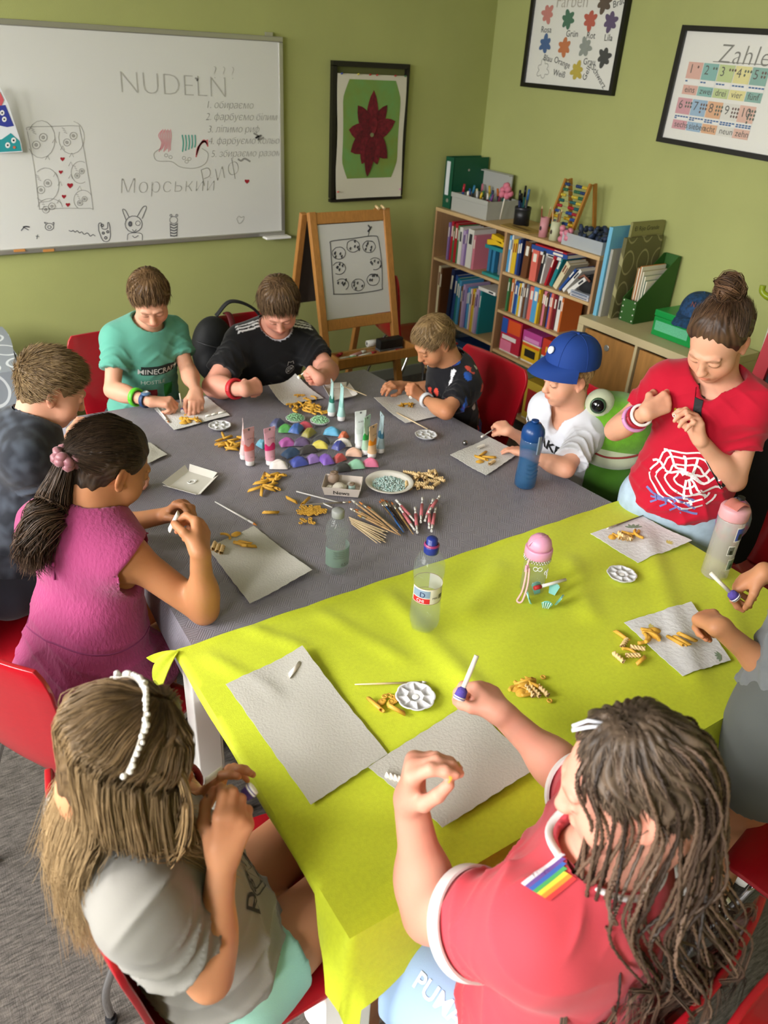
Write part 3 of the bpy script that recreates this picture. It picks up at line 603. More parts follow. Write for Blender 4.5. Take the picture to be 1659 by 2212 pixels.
for z in (.855, .635, .395, .06): board('shelf_board', ym-SB/2, yr+SB, z-.016, z, x0=XF+.004)
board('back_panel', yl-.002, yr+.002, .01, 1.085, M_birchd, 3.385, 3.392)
CN = {'r': ('B01E2C', 'red'), 'dr': ('6E1826', 'dark red'), 'w': ('E2DFD8', 'white'), 'k': ('26262B', 'black'), 'b': ('2B4E92', 'blue'), 'lb': ('4E9AC8', 'light blue'), 'g': ('3C7A4A', 'green'), 'y': ('D9B52C', 'yellow'), 'p': ('8A6FA8', 'purple'), 'pk': ('D77F92', 'pink'), 'o': ('CC6A2E', 'orange'), 't': ('1F7F86', 'teal'), 'c': ('D8CBA6', 'cream'), 'br': ('6B4228', 'brown'), 'gr': ('77777A', 'grey'), 'lv': ('B59CC4', 'lavender'), 'sal': ('D86A5C', 'salmon'), 'db': ('1E2A55', 'dark blue')}
M_page = mat('book_pages', 'E5DDC8', .9)
def book(code, y, z, th, h, dep, lean, label, x=None, lay=False):
    """upright book: spine towards the room, y = left edge"""
    hexc = CN[code][0]; xf = (XF+.02 if x is None else x)+rng.uniform(0, .02); q = MB(); t = th
    def xf_(p):      # local (depth, across, up) -> room, leaning about the base
        dpt, ac, up = p; l = radians(lean)
        if lay: return (xf+dpt, y-up, z+ac)
        return (xf+dpt, y-ac*cos(l)-up*sin(l)*1.0, z+up*cos(l)-ac*sin(l)+max(0, t*sin(l)))
    def bx(m_, a, b):
        P = [(a[0], a[1], a[2]), (b[0], a[1], a[2]), (b[0], b[1], a[2]), (a[0], b[1], a[2]), (a[0], a[1], b[2]), (b[0], a[1], b[2]), (b[0], b[1], b[2]), (a[0], b[1], b[2])]
        m_.add([xf_(p) for p in P], [(0, 3, 2, 1), (4, 5, 6, 7), (0, 1, 5, 4), (1, 2, 6, 5), (2, 3, 7, 6), (3, 0, 4, 7)])
    cv = .0022
    bx(q, (0, 0, 0), (dep, cv, h)); bx(q, (0, t-cv, 0), (dep, t, h)); bx(q, (0, cv, 0), (cv, t-cv, h))
    o = q.build('book', C(hexc, .4)); tag(o, label, 'book', 'books and boxes on the bookshelf')
    q = MB(); bx(q, (cv, cv, .003), (dep-.004, t-cv, h-.003)); q.build('page_block', M_page, o)
    q = MB(); bx(q, (-.0006, t*.25, h*.62), (0, t*.75, h*.88)); q.build('spine_title', C({'w': '333338', 'c': '7A4030', 'y': '8A2020', 'lv': '50406A'}.get(code, 'E6E0D0')), o)
    return o
def row(where, y, z, items, x=None):
    for i, (code, th, h, dep, lean, gap) in enumerate(items):
        y -= gap; book(code, y, z+.0005, th, h, dep, lean, '%s book, %s from the left on the %s' % (CN[code][1], ordinal(i), where), x); y -= th/cos(radians(lean))+.0015
row('top left shelf', 3.985, .79, [('p', .016, .225, .16, 0, 0), ('r', .022, .235, .17, 0, 0), ('br', .016, .22, .16, 0, 0), ('g', .014, .21, .16, 0, 0), ('r', .026, .235, .17, 0, 0), ('g', .014, .225, .15, 0, 0), ('w', .03, .22, .16, 0, 0), ('lv', .024, .205, .15, 0, 0), ('p', .012, .215, .15, 0, 0), ('w', .055, .225, .17, 1, .01), ('pk', .02, .20, .15, 0, .01)], x=XF+.03)
row('middle left shelf', 4.035, .42, [('c', .022, .32, .2, 0, 0), ('br', .016, .31, .2, 0, 0), ('db', .03, .33, .24, 4, .07), ('b', .025, .30, .2, 3, .01), ('t', .022, .29, .19, 2, .01), ('lb', .02, .28, .18, 2, 0), ('br', .014, .25, .17, 0, .01), ('w', .015, .25, .17, 0, 0), ('lv', .02, .27, .2, 0, 0), ('b', .012, .25, .18, 0, 0), ('lb', .018, .26, .18, 0, 0), ('w', .015, .255, .19, 0, 0), ('pk', .016, .26, .18, 0, 0), ('y', .02, .265, .18, 0, 0), ('c', .016, .25, .18, 0, 0), ('lv', .024, .275, .19, 0, 0), ('t', .014, .27, .17, 0, 0)])
row('upper right shelf', 3.395, .855, [('lb', .018, .20, .15, 0, 0), ('w', .012, .205, .15, 0, 0), ('y', .016, .185, .14, 0, 0), ('y', .018, .19, .14, 0, 0), ('b', .02, .19, .15, 0, 0), ('db', .02, .20, .16, 0, 0), ('br', .045, .195, .16, 2, .015), ('sal', .05, .165, .14, 0, .02), ('k', .018, .175, .14, 6, .015), ('w', .01, .175, .14, 6, 0), ('r', .014, .17, .14, 14, .03), ('t', .022, .165, .14, 18, .005), ('c', .02, .165, .14, 26, .01), ('c', .012, .16, .14, 27, .003), ('b', .014, .16, .14, 36, .01), ('w', .018, .165, .14, 38, .006), ('w', .022, .14, .13, 48, .012)])
row('second right shelf', 3.36, .635, [('g', .014, .19, .16, 0, 0), ('o', .018, .19, .16, 0, 0), ('c', .014, .19, .15, 0, 0), ('b', .024, .185, .16, 0, .005), ('lb', .016, .18, .15, 0, 0), ('y', .016, .185, .15, 0, 0), ('w', .016, .19, .16, 0, 0), ('br', .014, .19, .15, 0, 0), ('gr', .018, .195, .15, 0, .004), ('sal', .035, .185, .15, 0, 0), ('lb', .042, .195, .17, 1, .005), ('y', .014, .19, .16, 0, 0), ('br', .02, .19, .15, 0, 0), ('pk', .022, .19, .16, 0, 0), ('br', .018, .185, .15, 0, 0), ('b', .018, .19, .15, 0, 0), ('sal', .018, .195, .15, 0, 0), ('dr', .02, .19, .15, 0, 0), ('w', .026, .19, .15, 0, 0), ('o', .014, .185, .15, 0, 0)])
for i, (code, th, L, zz, yy) in enumerate((('w', .018, .26, 1.002, 3.25), ('b', .022, .28, 1.021, 3.22), ('r', .008, .24, 1.0435, 3.19))): book(code, yy, zz, th, L, .15, 0, '%s book laid flat on top of the upright books, upper right shelf' % CN[code][1], lay=True)
book('w', 3.62, .694, .02, .16, .13, 0, 'white book laid flat on the books of the middle left shelf', lay=True)
def gbox(label, c, y0, y1, z0, z1, deco, x=XF+.03, d=.2, R=0):
    t = wthing('game_box', label, 'box', (x, (y0+y1)/2, z0), 'books and boxes on the bookshelf'); zc = (z0+z1)/2
    MB().box((x+d/2, (y0+y1)/2, z0+(z1-z0)*.4), (d-.004, y0-y1-.004, (z1-z0)*.8)).build('box_base', C('DAD4C8'), t); MB().box((x+d/2, (y0+y1)/2, zc+.004), (d, y0-y1, (z1-z0)-.008)).build('lid', C(c, .3), t, bevel=.002)
    for k, (dc, a, b, e, f) in enumerate(deco): MB().box((x-.001-.0004*k, y0+(y1-y0)*(a+b)/2, z0+(z1-z0)*(e+f)/2), (.002, (y0-y1)*(b-a), (z1-z0)*(f-e))).build('printed_panel', C(dc, .3), t)
gbox('red and blue game box on the lower right shelf', 'B5263C', 3.375, 3.20, .3955, .60, [('2C57A8', .02, .3, .55, .97), ('D8562A', .35, .95, .6, .97), ('E07A98', .05, .6, .05, .35), ('E8E0DA', .1, .8, .38, .5)])
gbox('magenta game box stacked on the yellow one on the lower right shelf', 'B8488E', 3.185, 3.03, .505, .575, [('D98ABF', .1, .9, .2, .5)])
gbox('yellow game box on the lower right shelf', 'D9AE26', 3.18, 3.035, .3955, .505, [('2E2A22', .2, .8, .3, .7), ('D8562A', .02, .98, .85, .98)])
gbox('orange red game box on the lower right shelf', 'C8402C', 3.02, 2.86, .47, .575, [('E8B040', .2, .8, .3, .6)])
gbox('pale blue game box under the orange red one', '6FA6B8', 3.02, 2.86, .3955, .47, [('E0E6E4', .2, .8, .3, .7)])
gbox('blue illustrated game box on the bottom left shelf', '2C4F8C', 3.80, 3.44, .0605, .33, [('B9D0E0', .12, .45, .35, .85), ('E8EEF2', .2, .5, .2, .4), ('58B0D0', .6, .95, .4, .9), ('D8C040', .7, .9, .1, .25)])
gbox('grey and white storage box on the bottom left shelf', '7F8A94', 4.03, 3.84, .0605, .34, [('C9CED2', .2, .8, .4, .8), ('B0553C', .3, .6, .1, .3)])
gbox('red and white box low on the bottom right shelf', 'C04050', 3.37, 3.13, .0605, .22, [('E8E4E0', .1, .9, .3, .7)])
gbox('yellow and red picture box low on the bottom right shelf', 'D0B040', 3.10, 2.86, .0605, .30, [('B03030', .1, .5, .2, .8), ('E8E4E0', .6, .9, .3, .7)])
gbox('pale green flat box on the bottom right shelf', '9FB58A', 3.36, 3.13, .221, .29, [('D6DEC8', .1, .6, .3, .7)])
t = wthing('toy_set', 'yellow and teal toy blocks in a holder on the top left shelf', 'toy', (3.12, 3.5, .79), 'books and boxes on the bookshelf')
MB().box((3.16, 3.515, .80), (.14, .17, .015)).build('toy_base', C('2E8C86'), t); MB().box((3.16, 3.515, .955), (.13, .18, .02)).build('toy_shelf', C('1F7F86'), t)
for y in (3.44, 3.49, 3.55, 3.59): MB().box((3.14, y, .877), (.03, .022, .136)).build('toy_post', C('77777A' if y < 3.5 else '2F78A0'), t)
for k, (y, z, l) in enumerate(((3.55, .985, .09), (3.47, .99, .08), (3.51, 1.01, .10))): MB().box((3.12, y, z), (.05, l, .03), rotx(.15*(k-1))).build('yellow_block', C('DDB524', .35), t, bevel=.004)
t = wthing('black_pouch', 'black cloth pouch on the upper right shelf beside leaning books', 'pouch', (3.16, 2.79, .856)); MB().ball((3.17, 2.795, .915), (.08, .07, .058)).build('pouch_body', C('1B1B1F', .8), t); MB().tube([(3.10, 2.84, .95), (3.09, 2.80, .975), (3.10, 2.76, .95)], .006, 6).build('strap', C('8A5A48'), t)
for i, (zz, c, n_) in enumerate(((.856, 'C9C7CC', 'grey'), (.872, 'AEB4C0', 'blue grey'))):
    t = wthing('disc_case', '%s disc case in the small stack under the black pouch' % n_, 'case', (3.09, 2.80, zz)); MB().box((3.098, 2.80, zz+.007), (.03, .13, .014)).build('case_shell', C(c, .2), t); MB().box((3.0825, 2.80, zz+.007), (.001, .11, .006)).build('paper_insert', C('5A6478'), t)

# things on top of the bookshelf
ZS = 1.0905
t = wthing('ring_binder', 'dark green lever arch binder standing on the bookshelf corner', 'binder', (3.24, 4.04, ZS))
gm = C('0E5038', .45)
MB().box((3.113, 4.035, ZS+.145), (.004, .08, .29)).build('spine', gm, t); MB().box((3.245, 4.073, ZS+.145), (.27, .004, .29)).build('cover', gm, t); MB().box((3.245, 3.997, ZS+.145), (.27, .004, .29)).build('cover', gm, t)
MB().box((3.26, 4.035, ZS+.14), (.22, .06, .26)).build('papers', M_page, t); MB().box((3.1105, 4.045, ZS+.17), (.001, .035, .19)).build('spine_label', C('D4D8DC'), t); MB().tube([(3.1125, 4.03, ZS+.045), (3.109, 4.03, ZS+.045)], .011, 12).build('finger_ring', M_alu, t)
for yy, zz in ((.12, .22), (.13, .07)): MB().tube([(3.11+yy, 3.995, ZS+zz), (3.11+yy, 3.993, ZS+zz)], .007, 10).build('rivet', M_alu, t)
t = wthing('storage_box', 'pale grey card box full of pens on the bookshelf', 'box', (3.22, 3.8, ZS)); gb = mat('grey_card', 'A9A9A2', .7); y0, y1, xa, xb = 3.97, 3.63, 3.10, 3.34
for c, s in (((xa+.002, (y0+y1)/2, ZS+.05), (.004, y0-y1, .10)), ((xb-.002, (y0+y1)/2, ZS+.05), (.004, y0-y1, .10)), (((xa+xb)/2, y0-.002, ZS+.05), (xb-xa-.01, .004, .10)), (((xa+xb)/2, y1+.002, ZS+.05), (xb-xa-.01, .004, .10)), (((xa+xb)/2, (y0+y1)/2, ZS+.003), (xb-xa-.01, y0-y1-.01, .005))): MB().box(c, s).build('box_wall', gb, t)
MB().box((xa-.003, (y0+y1)/2, ZS+.092), (.006, y0-y1+.01, .028)).build('rim', gb, t, bevel=.003)
t = wthing('box_lid', 'grey card box lid leaning behind the pen box', 'lid', (3.3, 3.85, ZS)); Rl = roty(.25)
MB().box((3.355, 3.87, ZS+.14), (.008, .28, .17)).build('lid_panel', gb, t)
for z in (ZS+.06, ZS+.22): MB().box((3.34, 3.87, z), (.03, .28, .006)).build('lid_rim', gb, t)
pc = ['2B4E92', '23232A', 'C9A82C', 'B02A3A', 'E2DFD8', '3C7A4A', '6A3A78', 'D9B52C', '2F78A0', 'CC6A2E', 'E0DCD4', '8A3050', '1E2A55', 'D77F92', '2A6A6A', 'E8D9A0', '4A3A2A', 'C0C0C4']
pn = ['blue', 'black', 'ochre', 'red', 'white', 'green', 'purple', 'yellow', 'light blue', 'orange', 'ivory', 'maroon', 'navy', 'pink', 'teal', 'cream', 'brown', 'silver']
for i in range(18):
    y = 3.95-.3*i/17; x = 3.14+.15*((i*7) % 5)/4; t = wthing('felt_pen', '%s felt pen sticking up from the grey pen box' % pn[i], 'pen', (x, y, ZS+.006), 'pens in the grey box')
    d = nrm((.25*rng.uniform(-1, 1), .5*rng.uniform(-1, 1), 1)); b = V3((x, y, ZS+.012)); b[1] = min(max(b[1], 3.67), 3.93); L = rng.uniform(.11, .15)
    MB().tube([b, b+d*L*.68], .0075, 8).build('barrel', C(pc[i], .35), t); MB().tube([b+d*L*.68, b+d*L], [.0085, .0065], 8).build('cap', C(pc[(i*5+3) % 18], .35), t)
t = wthing('pen_cup', 'black pen cup beside the pen box on the bookshelf', 'cup', (3.22, 3.45, ZS)); MB().lathe([(.045, 0), (.047, .10), (.043, .10), (.041, .006), (0, .006)], (3.22, 3.46, ZS), 20).build('cup', C('1A1A1D', .4), t); MB().lathe([(.0475, .085), (.0485, .09), (.0475, .095)], (3.22, 3.46, ZS), 20, top=False, bot=False).build('rim_band', C('2A2A30', .3), t)
for i, (dx, dy, c, n_) in enumerate(((.0, .02, '2F5F94', 'blue'), (.02, 0, '23232A', 'black'), (-.02, .01, '1E2A55', 'navy'), (0, -.02, '3A3F48', 'dark grey'), (.015, .018, '2A6A6A', 'teal'))):
    t = wthing('marker_pen', '%s marker standing in the black pen cup' % n_, 'marker', (3.22+dx, 3.46+dy, ZS+.007), 'markers in the black cup'); b = V3((3.22+dx*.7, 3.46+dy*.7, ZS+.008)); d = nrm((dx*4, dy*4, 1)); L = .16+.01*i
    MB().tube([b, b+d*L*.7], .007, 8).build('barrel', C(c, .35), t); MB().tube([b+d*L*.7, b+d*L], [.008, .006], 8).build('cap', C('2F5F94' if i % 2 else '16161A', .3), t)
t = wthing('paper_flower', 'pink crumpled paper flower on a stick beside the pen box', 'paper flower', (3.17, 3.56, ZS+.10)); c0 = V3((3.17, 3.565, ZS+.17)); M_pinkp = mat('pink_tissue', 'CF7488', .8)
MB().tube([(3.18, 3.60, ZS+.008), c0], .004, 6).build('stick', C('E8E2D4'), t)
for i in range(7): a = i*.9; MB().ball(c0+V3((.012*sin(a*2), .028*cos(a), .026*sin(a))), (.02, .022, .018), 9, 6, rotx(a)).build('petal', M_pinkp, t)
def can(label, x, y, col, h=.085, r=.025, pens=()):
    t = wthing('pencil_can', label, 'can', (x, y, ZS)); MB().lathe([(r, 0), (r, h), (r-.002, h), (r-.002, .004), (0, .004)], (x, y, ZS), 20).build('can_body', C(col, .5), t)
    MB().add([(x-r-.0006, y+.008*cos(a), ZS+h*.45+.012*sin(a)) for a in np.linspace(0, 2*pi, 9)[:-1]], [tuple(range(8))]).build('printed_mark', C('3A2A2A'), t)
    for i, (c, n_) in enumerate(pens):
        a = i*2.1; b = V3((x+.010*cos(a), y+.010*sin(a), ZS+.006)); d = nrm((.12*cos(a), .12*sin(a), 1)); p = wthing('pencil', '%s pencil in the %s' % (n_, label.split(' on ')[0]), 'pencil', b, 'pencils in the cans')
        MB().tube([b, b+d*.135], .004, 6).build('pencil_shaft', C(c, .5), p); MB().tube([b+d*.135, b+d*.15], [.004, .0008], 6).build('pencil_tip', C('D8B890', .6), p)
can('pink pencil can on the bookshelf', 3.12, 3.17, 'C98A90', .10, .024, (('B08858', 'tan'), ('8A4A30', 'brown')))
can('pale cream pencil can on the bookshelf', 3.12, 3.085, 'C2C3A0', .095, .026, (('A06A3A', 'ochre'), ('C9A070', 'wooden'), ('7A4A3A', 'dark brown')))
t = wthing('pink_toy', 'small pink beaded toy beside the pencil cans', 'toy', (3.11, 2.995, ZS))
for i in range(8): MB().ball((3.11+.012*sin(i*2.3), 2.995+.028*cos(i*1.7), ZS+.018+.008*i), .017, 8, 6).build('bead', C('CF7E90', .35), t)
t = wthing('paper_cutting', 'flat brown paper cut-out lying on the bookshelf', 'paper', (3.15, 3.4, ZS)); MB().prism([(0, 0), (.10, -.02), (.12, .14), (.09, .26), (.0, .24), (-.01, .1)], (3.09, 3.25, ZS+.0005), (1, 0, 0), (0, 1, 0), (0, 0, .004)).build('cut_out', C('A98A4A', .8), t); MB().prism([(.03, .05), (.06, .04), (.07, .2), (.04, .19)], (3.09, 3.25, ZS+.0047), (1, 0, 0), (0, 1, 0), (0, 0, .001)).build('drawn_curve', C('6E5020', .8), t)
ab = wthing('abacus', 'wooden abacus with rows of coloured beads on the bookshelf', 'abacus', (3.24, 3.08, ZS)); fw = mat('abacus_wood', 'A8722E', .45)
ya_, yb_ = 3.19, 3.01
for y in (ya_, yb_):
    MB().beam((3.16, y, ZS+.012), (3.25, y-.0, ZS+.285), .012, .02, (1, 0, 0)).build('side_post', fw, ab); MB().beam((3.345, y, ZS+.012), (3.28, y, ZS+.285), .012, .02, (1, 0, 0)).build('rear_post', fw, ab)
bc = ['C9B23A', '1E3A6A', '2B6647', 'C9B23A', '1F5F5F', 'A8202E', '2B4E92', 'C8A020', '2B4E92', '26704A']
for k in range(10):
    f = (k+.6)/10.5; x = 3.16+.09*f; z = ZS+.012+.273*f; MB().tube([(x, ya_, z), (x, yb_, z)], .0015, 5).build('wire', M_alu, ab)
    for j in range(11): yy = yb_+.008+j*.0115+(.045 if j > 7 else 0); MB().ball((x, yy, z), (.009, .0055, .009), 8, 5).build('bead', C(bc[(9-k)] if j < 4 else bc[(9-k+1) % 10], .35), ab)
t = wthing('plastic_tray', 'clear plastic tray of dark craft scraps on the bookshelf', 'tray', (3.2, 2.85, ZS)); M_clear = mat('clear_plastic', 'DDE4E8', .12, alpha=.35)
for c, s in (((3.09, 2.855, ZS+.032), (.003, .28, .062)), ((3.34, 2.855, ZS+.032), (.003, .28, .062)), ((3.215, 2.995, ZS+.032), (.25, .003, .062)), ((3.215, 2.715, ZS+.032), (.25, .003, .062)), ((3.215, 2.855, ZS+.002), (.25, .28, .003))): MB().box(c, s).build('tray_wall', M_clear, t)
q = MB()
for i in range(60): q.ball((rng.uniform(3.13, 3.31), rng.uniform(2.745, 2.96), ZS+rng.uniform(.02, .085)), (rng.uniform(.012, .03), rng.uniform(.012, .03), .012), 6, 4, rotx(rng.random()*3))
tag(stuff(q.build('craft_scraps', mat('dark_scraps', '20242F', .6, col2='2F3F5E', nscale=40))), 'dark blue craft scraps heaped in the clear tray', 'craft scraps')

# ---------------------------------------------------------------- cabinet
M_pale = mat('pale_birch_foil', 'C4B48C', .45, noise=.03, nscale=4); M_oak = mat('oak_door', 'A9783E', .5, noise=.16, nscale=7, stretch=(6, 6, 1), bump=.1)
cb = wthing('cube_cabinet', 'pale cube cabinet with wooden box doors along the right wall', 'cabinet', (3.18, 2.29, 0)); cx0, cx1 = 2.985, 3.375; cy0, cy1 = 2.685, 1.915
def cbx(nm, y0, y1, z0, z1, m=M_pale, x0=cx0, x1=cx1): return MB().box(((x0+x1)/2, (y0+y1)/2, (z0+z1)/2), (x1-x0, abs(y0-y1), z1-z0)).build(nm, m, cb, bevel=.002)
cbx('top_panel', cy0, cy1, .772, .81); cbx('bottom_panel', cy0, cy1, .04, .078); cbx('side_panel', cy0, cy0-.038, .078, .772); cbx('side_panel', cy1+.038, cy1, .078, .772); cbx('centre_panel', 2.308, 2.292, .078, .772); cbx('middle_shelf', cy0-.038, cy1+.038, .417, .433)
for y in (cy0-.03, cy1+.03):
    for x in (cx0+.03, cx1-.03): MB().tube([(x, y, 0), (x, y, .04)], .015, 10).build('foot', M_rub, cb)
for y0, y1 in ((2.64, 2.315), (2.285, 1.96)):
    for z0, z1 in ((.086, .41), (.44, .757)):
        d = cbx('box_door', y0, y1, z0, z1, M_oak, cx0+.012, cx0+.03); cbx('box_body', y0-.004, y1+.004, z0, z1-.01, C('1A1613', .9), cx0+.031, cx1-.01)
        yc = y0-.16 if y0 > 2.5 else y0-.13; zc = z1-.055
        MB().lathe([(.013, 0), (.016, .002), (.016, .004), (.012, .004)], (cx0+.012, yc, zc), 18, R=roty(-pi/2)).build('ring_pull', M_alu, d); MB().lathe([(0, .0005), (.0125, .0005)], (cx0+.012, yc, zc), 18, R=roty(-pi/2)).build('finger_hole', C('100E0C', .9), d)
        for yy in (y0-.001, y1+.001): pass
ZB = .8105
def folder(label, y, th, x0, x1, h, c, m=None, lean=0):
    t = wthing('art_folder', label, 'folder', ((x0+x1)/2, y, ZB)); m = m or C(c, .5)
    for s in (-1, 1): MB().box(((x0+x1)/2, y+s*(th/2-.001), ZB+h/2), (x1-x0, .002, h)).build('cover_board', m, t)
    MB().box((x0+.001, y, ZB+h/2), (.002, th-.004, h)).build('spine', m, t); MB().box(((x0+x1)/2+.004, y, ZB+h/2), (x1-x0-.012, th-.006, h-.01)).build('papers', M_page, t); return t
M_trel = mat('trellis_print', '6E6A42', .6)
def trellis(m, bg, fg, sc=14, th=.22):
    nt = m.node_tree; p = nt.nodes['Principled BSDF']; tc = nt.nodes.new('ShaderNodeTexCoord'); mp = nt.nodes.new('ShaderNodeMapping'); nt.links.new(tc.outputs['Object'], mp.inputs[0])
    sp = nt.nodes.new('ShaderNodeSeparateXYZ'); nt.links.new(mp.outputs[0], sp.inputs[0])
    def mth(op, a, b=None):
        q = nt.nodes.new('ShaderNodeMath'); q.operation = op
        for i, v in enumerate((a, b)):
            if v is None: continue
            if isinstance(v, (int, float)): q.inputs[i].default_value = v
            else: nt.links.new(v, q.inputs[i])
        return q.outputs[0]
    h = mth('ADD', sp.outputs[0], mth('MULTIPLY', sp.outputs[1], .15)); a = mth('COSINE', mth('MULTIPLY', h, sc*4.2)); b = mth('COSINE', mth('MULTIPLY', mth('SUBTRACT', sp.outputs[2], sp.outputs[1]), sc*3)); s = mth('ABSOLUTE', mth('ADD', mth('ADD', a, b), mth('MULTIPLY', mth('MULTIPLY', a, b), .5))); f = mth('LESS_THAN', s, th)
    mx = nt.nodes.new('ShaderNodeMix'); mx.data_type = 'RGBA'; nt.links.new(f, mx.inputs[0]); mx.inputs[6].default_value = lin(bg); mx.inputs[7].default_value = lin(fg); nt.links.new(mx.outputs[2], p.inputs['Base Color'])
trellis(M_trel, '66623E', '9A9468')
folder('light blue hardback folder standing first on the cabinet', 2.655, .022, 3.06, 3.36, .43, '6FB2D0')
folder('thin grey folder beside the light blue one on the cabinet', 2.632, .016, 3.07, 3.36, .33, 'A8A69C')
t = folder('tall olive folder titled in black at the back of the cabinet', 2.612, .014, 3.15, 3.385, .455, '8A8654')
q = MB(); lettering(q, 'El Rijo Grande', (3.17, 2.6045, ZB+.415), (1, 0, 0), (0, 0, 1), .03); q.build('title', C('2A2A1E'), t)
folder('olive trellis patterned folder in front of the titled one', 2.590, .022, 3.10, 3.36, .39, '', M_trel)
mf = wthing('magazine_file', 'dark green slanted magazine file with white studs', 'magazine file', (3.26, 2.47, ZB)); mg = C('2C5A20', .55); gmy0, gmy1, gx0, gx1 = 2.555, 2.465, 3.13, 3.385
Rm = 0.0
for y in (gmy0, gmy1): MB().prism([(0, 0), (gx1-gx0, 0), (gx1-gx0, .31), (gx1-gx0-.02, .31), (0, .11)], (gx0, y-.0015, ZB), (1, 0, 0), (0, 0, 1), (0, .003, 0)).build('side_panel', mg, mf)
MB().box((gx0+.0015, (gmy0+gmy1)/2, ZB+.055), (.003, gmy0-gmy1, .11)).build('front_panel', mg, mf); MB().box((gx1-.0015, (gmy0+gmy1)/2, ZB+.155), (.003, gmy0-gmy1, .31)).build('back_panel', mg, mf); MB().box(((gx0+gx1)/2, (gmy0+gmy1)/2, ZB+.002), (gx1-gx0-.006, gmy0-gmy1-.004, .003)).build('base_panel', mg, mf)
for y in (gmy0-.01, gmy1+.01):
    for k in range(4): MB().ball((gx0, y, ZB+.012+k*.03), .004, 8, 5).build('stud', C('E0E0D4', .4), mf)
for i, (y, c, n_, h) in enumerate(((2.543, 'B88A58', 'tan', .25), (2.528, 'C27A3A', 'orange brown', .26), (2.513, 'A89A78', 'beige', .24), (2.498, '8F9A84', 'grey green', .22), (2.484, '6A8470', 'sage green', .20))):
    t = wthing('notebook', '%s notebook in the dark green magazine file' % n_, 'notebook', (3.26, y, ZB+.004), 'notebooks in the magazine file'); MB().box((3.27, y, ZB+.004+h/2), (.18, .003, h)).build('cover', C(c, .6), t); MB().box((3.272, y-.0045, ZB+.004+h/2), (.174, .006, h-.006)).build('page_block', M_page, t)
gc = wthing('green_cash_box', 'bright green metal box with a pale label on the cabinet', 'box', (3.2, 2.2, ZB)); gg = C('0E8A3E', .35)
MB().box((3.2, 2.19, ZB+.045), (.21, .26, .09)).build('box_body', gg, gc, bevel=.004); MB().box((3.2, 2.19, ZB+.106), (.214, .264, .03)).build('lid', gg, gc, bevel=.004); MB().box((3.094, 2.21, ZB+.05), (.002, .19, .045)).build('label_strip', mat('glitter_label', '5FB58A', .5, noise=.3, nscale=300), gc); MB().box((3.093, 2.12, ZB+.09), (.006, .02, .02)).build('lock', C('1A1A1A'), gc)
def cap_mesh(mb_c, mb_b, c, R, s=1.0):
    """baseball cap: crown dome and curved peak in local frame (x right, y front, z up)"""
    c = V3(c)
    mb_c.grid(lambda u, v: c+R@V3((s*.088*cos(2*pi*u)*sin(pi/2*v)**.8, s*.1*sin(2*pi*u)*sin(pi/2*v)**.8, s*.105*cos(pi/2*v)**.75-.0)), 28, 12)
    def br(u, v): a = pi*(.08+.84*u); r = 1+.72*v*sin(a)**.8; return c+R@V3((s*.088*cos(a)*(1+.10*v), s*.1*sin(a)*r, s*(.003-.03*v*v-.018*abs(cos(a))*(v)+.004)))
    mb_b.grid(br, 18, 6)
cp = wthing('patterned_baseball_hat', 'dark blue patterned baseball cap on the green box', 'cap', (3.2, 2.17, ZB+.122)); qa, qb = MB(), MB(); Rc = rotz(radians(100)); cap_mesh(qa, qb, (3.2, 2.16, ZB+.124), Rc)
M_capp = mat('mottled_cap_cloth', '1F4A78', .8, col2='14283F', nscale=70); qa.build('crown', M_capp, cp, solid=.002); qb.build('peak', M_capp, cp, solid=.003); MB().ball((3.2, 2.16, ZB+.229), .006, 8, 5).build('button', M_capp, cp)
q = MB(); lettering(q, 'N', (3.105, 2.15, ZB+.18), (0, -1, 0), (.25, 0, 1), .03, bold=.02); q.build('cap_patch', C('6A3A3A'), cp)
# lime and white hook stand, lime roll, chalkboard sign at the right edge
hs = wthing('hook_stand', 'white and lime wooden coat hook post at the right', 'coat stand', (3.05, 1.80, 0)); hx, hy = 3.12, 1.74
MB().tube([(hx, hy, .02), (hx, hy, 1.10)], .024, 14).build('post', C('E0DECF', .4), hs); MB().tube([(hx, hy, 1.10), (hx, hy, 1.155)], .027, 14).build('lime_collar', C('8FA020', .35), hs); MB().lathe([(.0, .06), (.02, .056), (.027, .045), (.027, .03), (.023, .026), (.024, 0)], (hx, hy, 1.155), 16).build('knob', C('E6E4D6', .35), hs)
MB().tube(bez([(hx, hy+.02, 1.12), (hx-.02, hy+.055, 1.125), (hx-.025, hy+.085, 1.14), (hx-.025, hy+.09, 1.165)], 12), [.014]*6+[.013]*7, 8).build('hook', C('8FA020', .3), hs); MB().lathe([(.15, 0), (.15, .015), (.03, .03)], (hx, hy, 0), 20).build('base', C('E0DECF', .4), hs)
lr = wthing('fabric_roll', 'tall lime green roll of cloth standing at the right edge', 'roll', (3.0, 1.60, 0)); MB().tube([(3.02, 1.58, 0), (3.06, 1.59, 1.22)], .042, 18).build('roll', mat('lime_roll', '9CAE1C', .5), lr); MB().grid(lambda u, v: V3((3.02+.04*v, 1.58+.01*v, 1.22*v))+V3((.044*cos(3.4+u*.8), .044*sin(3.4+u*.8), 0)), 4, 2).build('loose_edge', mat('lime_roll'), lr, solid=.002)
cbd = wthing('chalkboard_sign', 'red framed black pavement chalkboard at the right edge', 'sign', (2.6, 1.3, 0)); sx, sy0, sy1 = 2.62, 1.52, 1.0
for a, b in (((sx, sy0, 0), (sx+.14, sy0, 1.15)), ((sx, sy1, 0), (sx+.14, sy1, 1.15))): MB().beam(a, b, .035, .05, (0, 1, 0)).build('frame_post', C('A81E2C', .4), cbd)
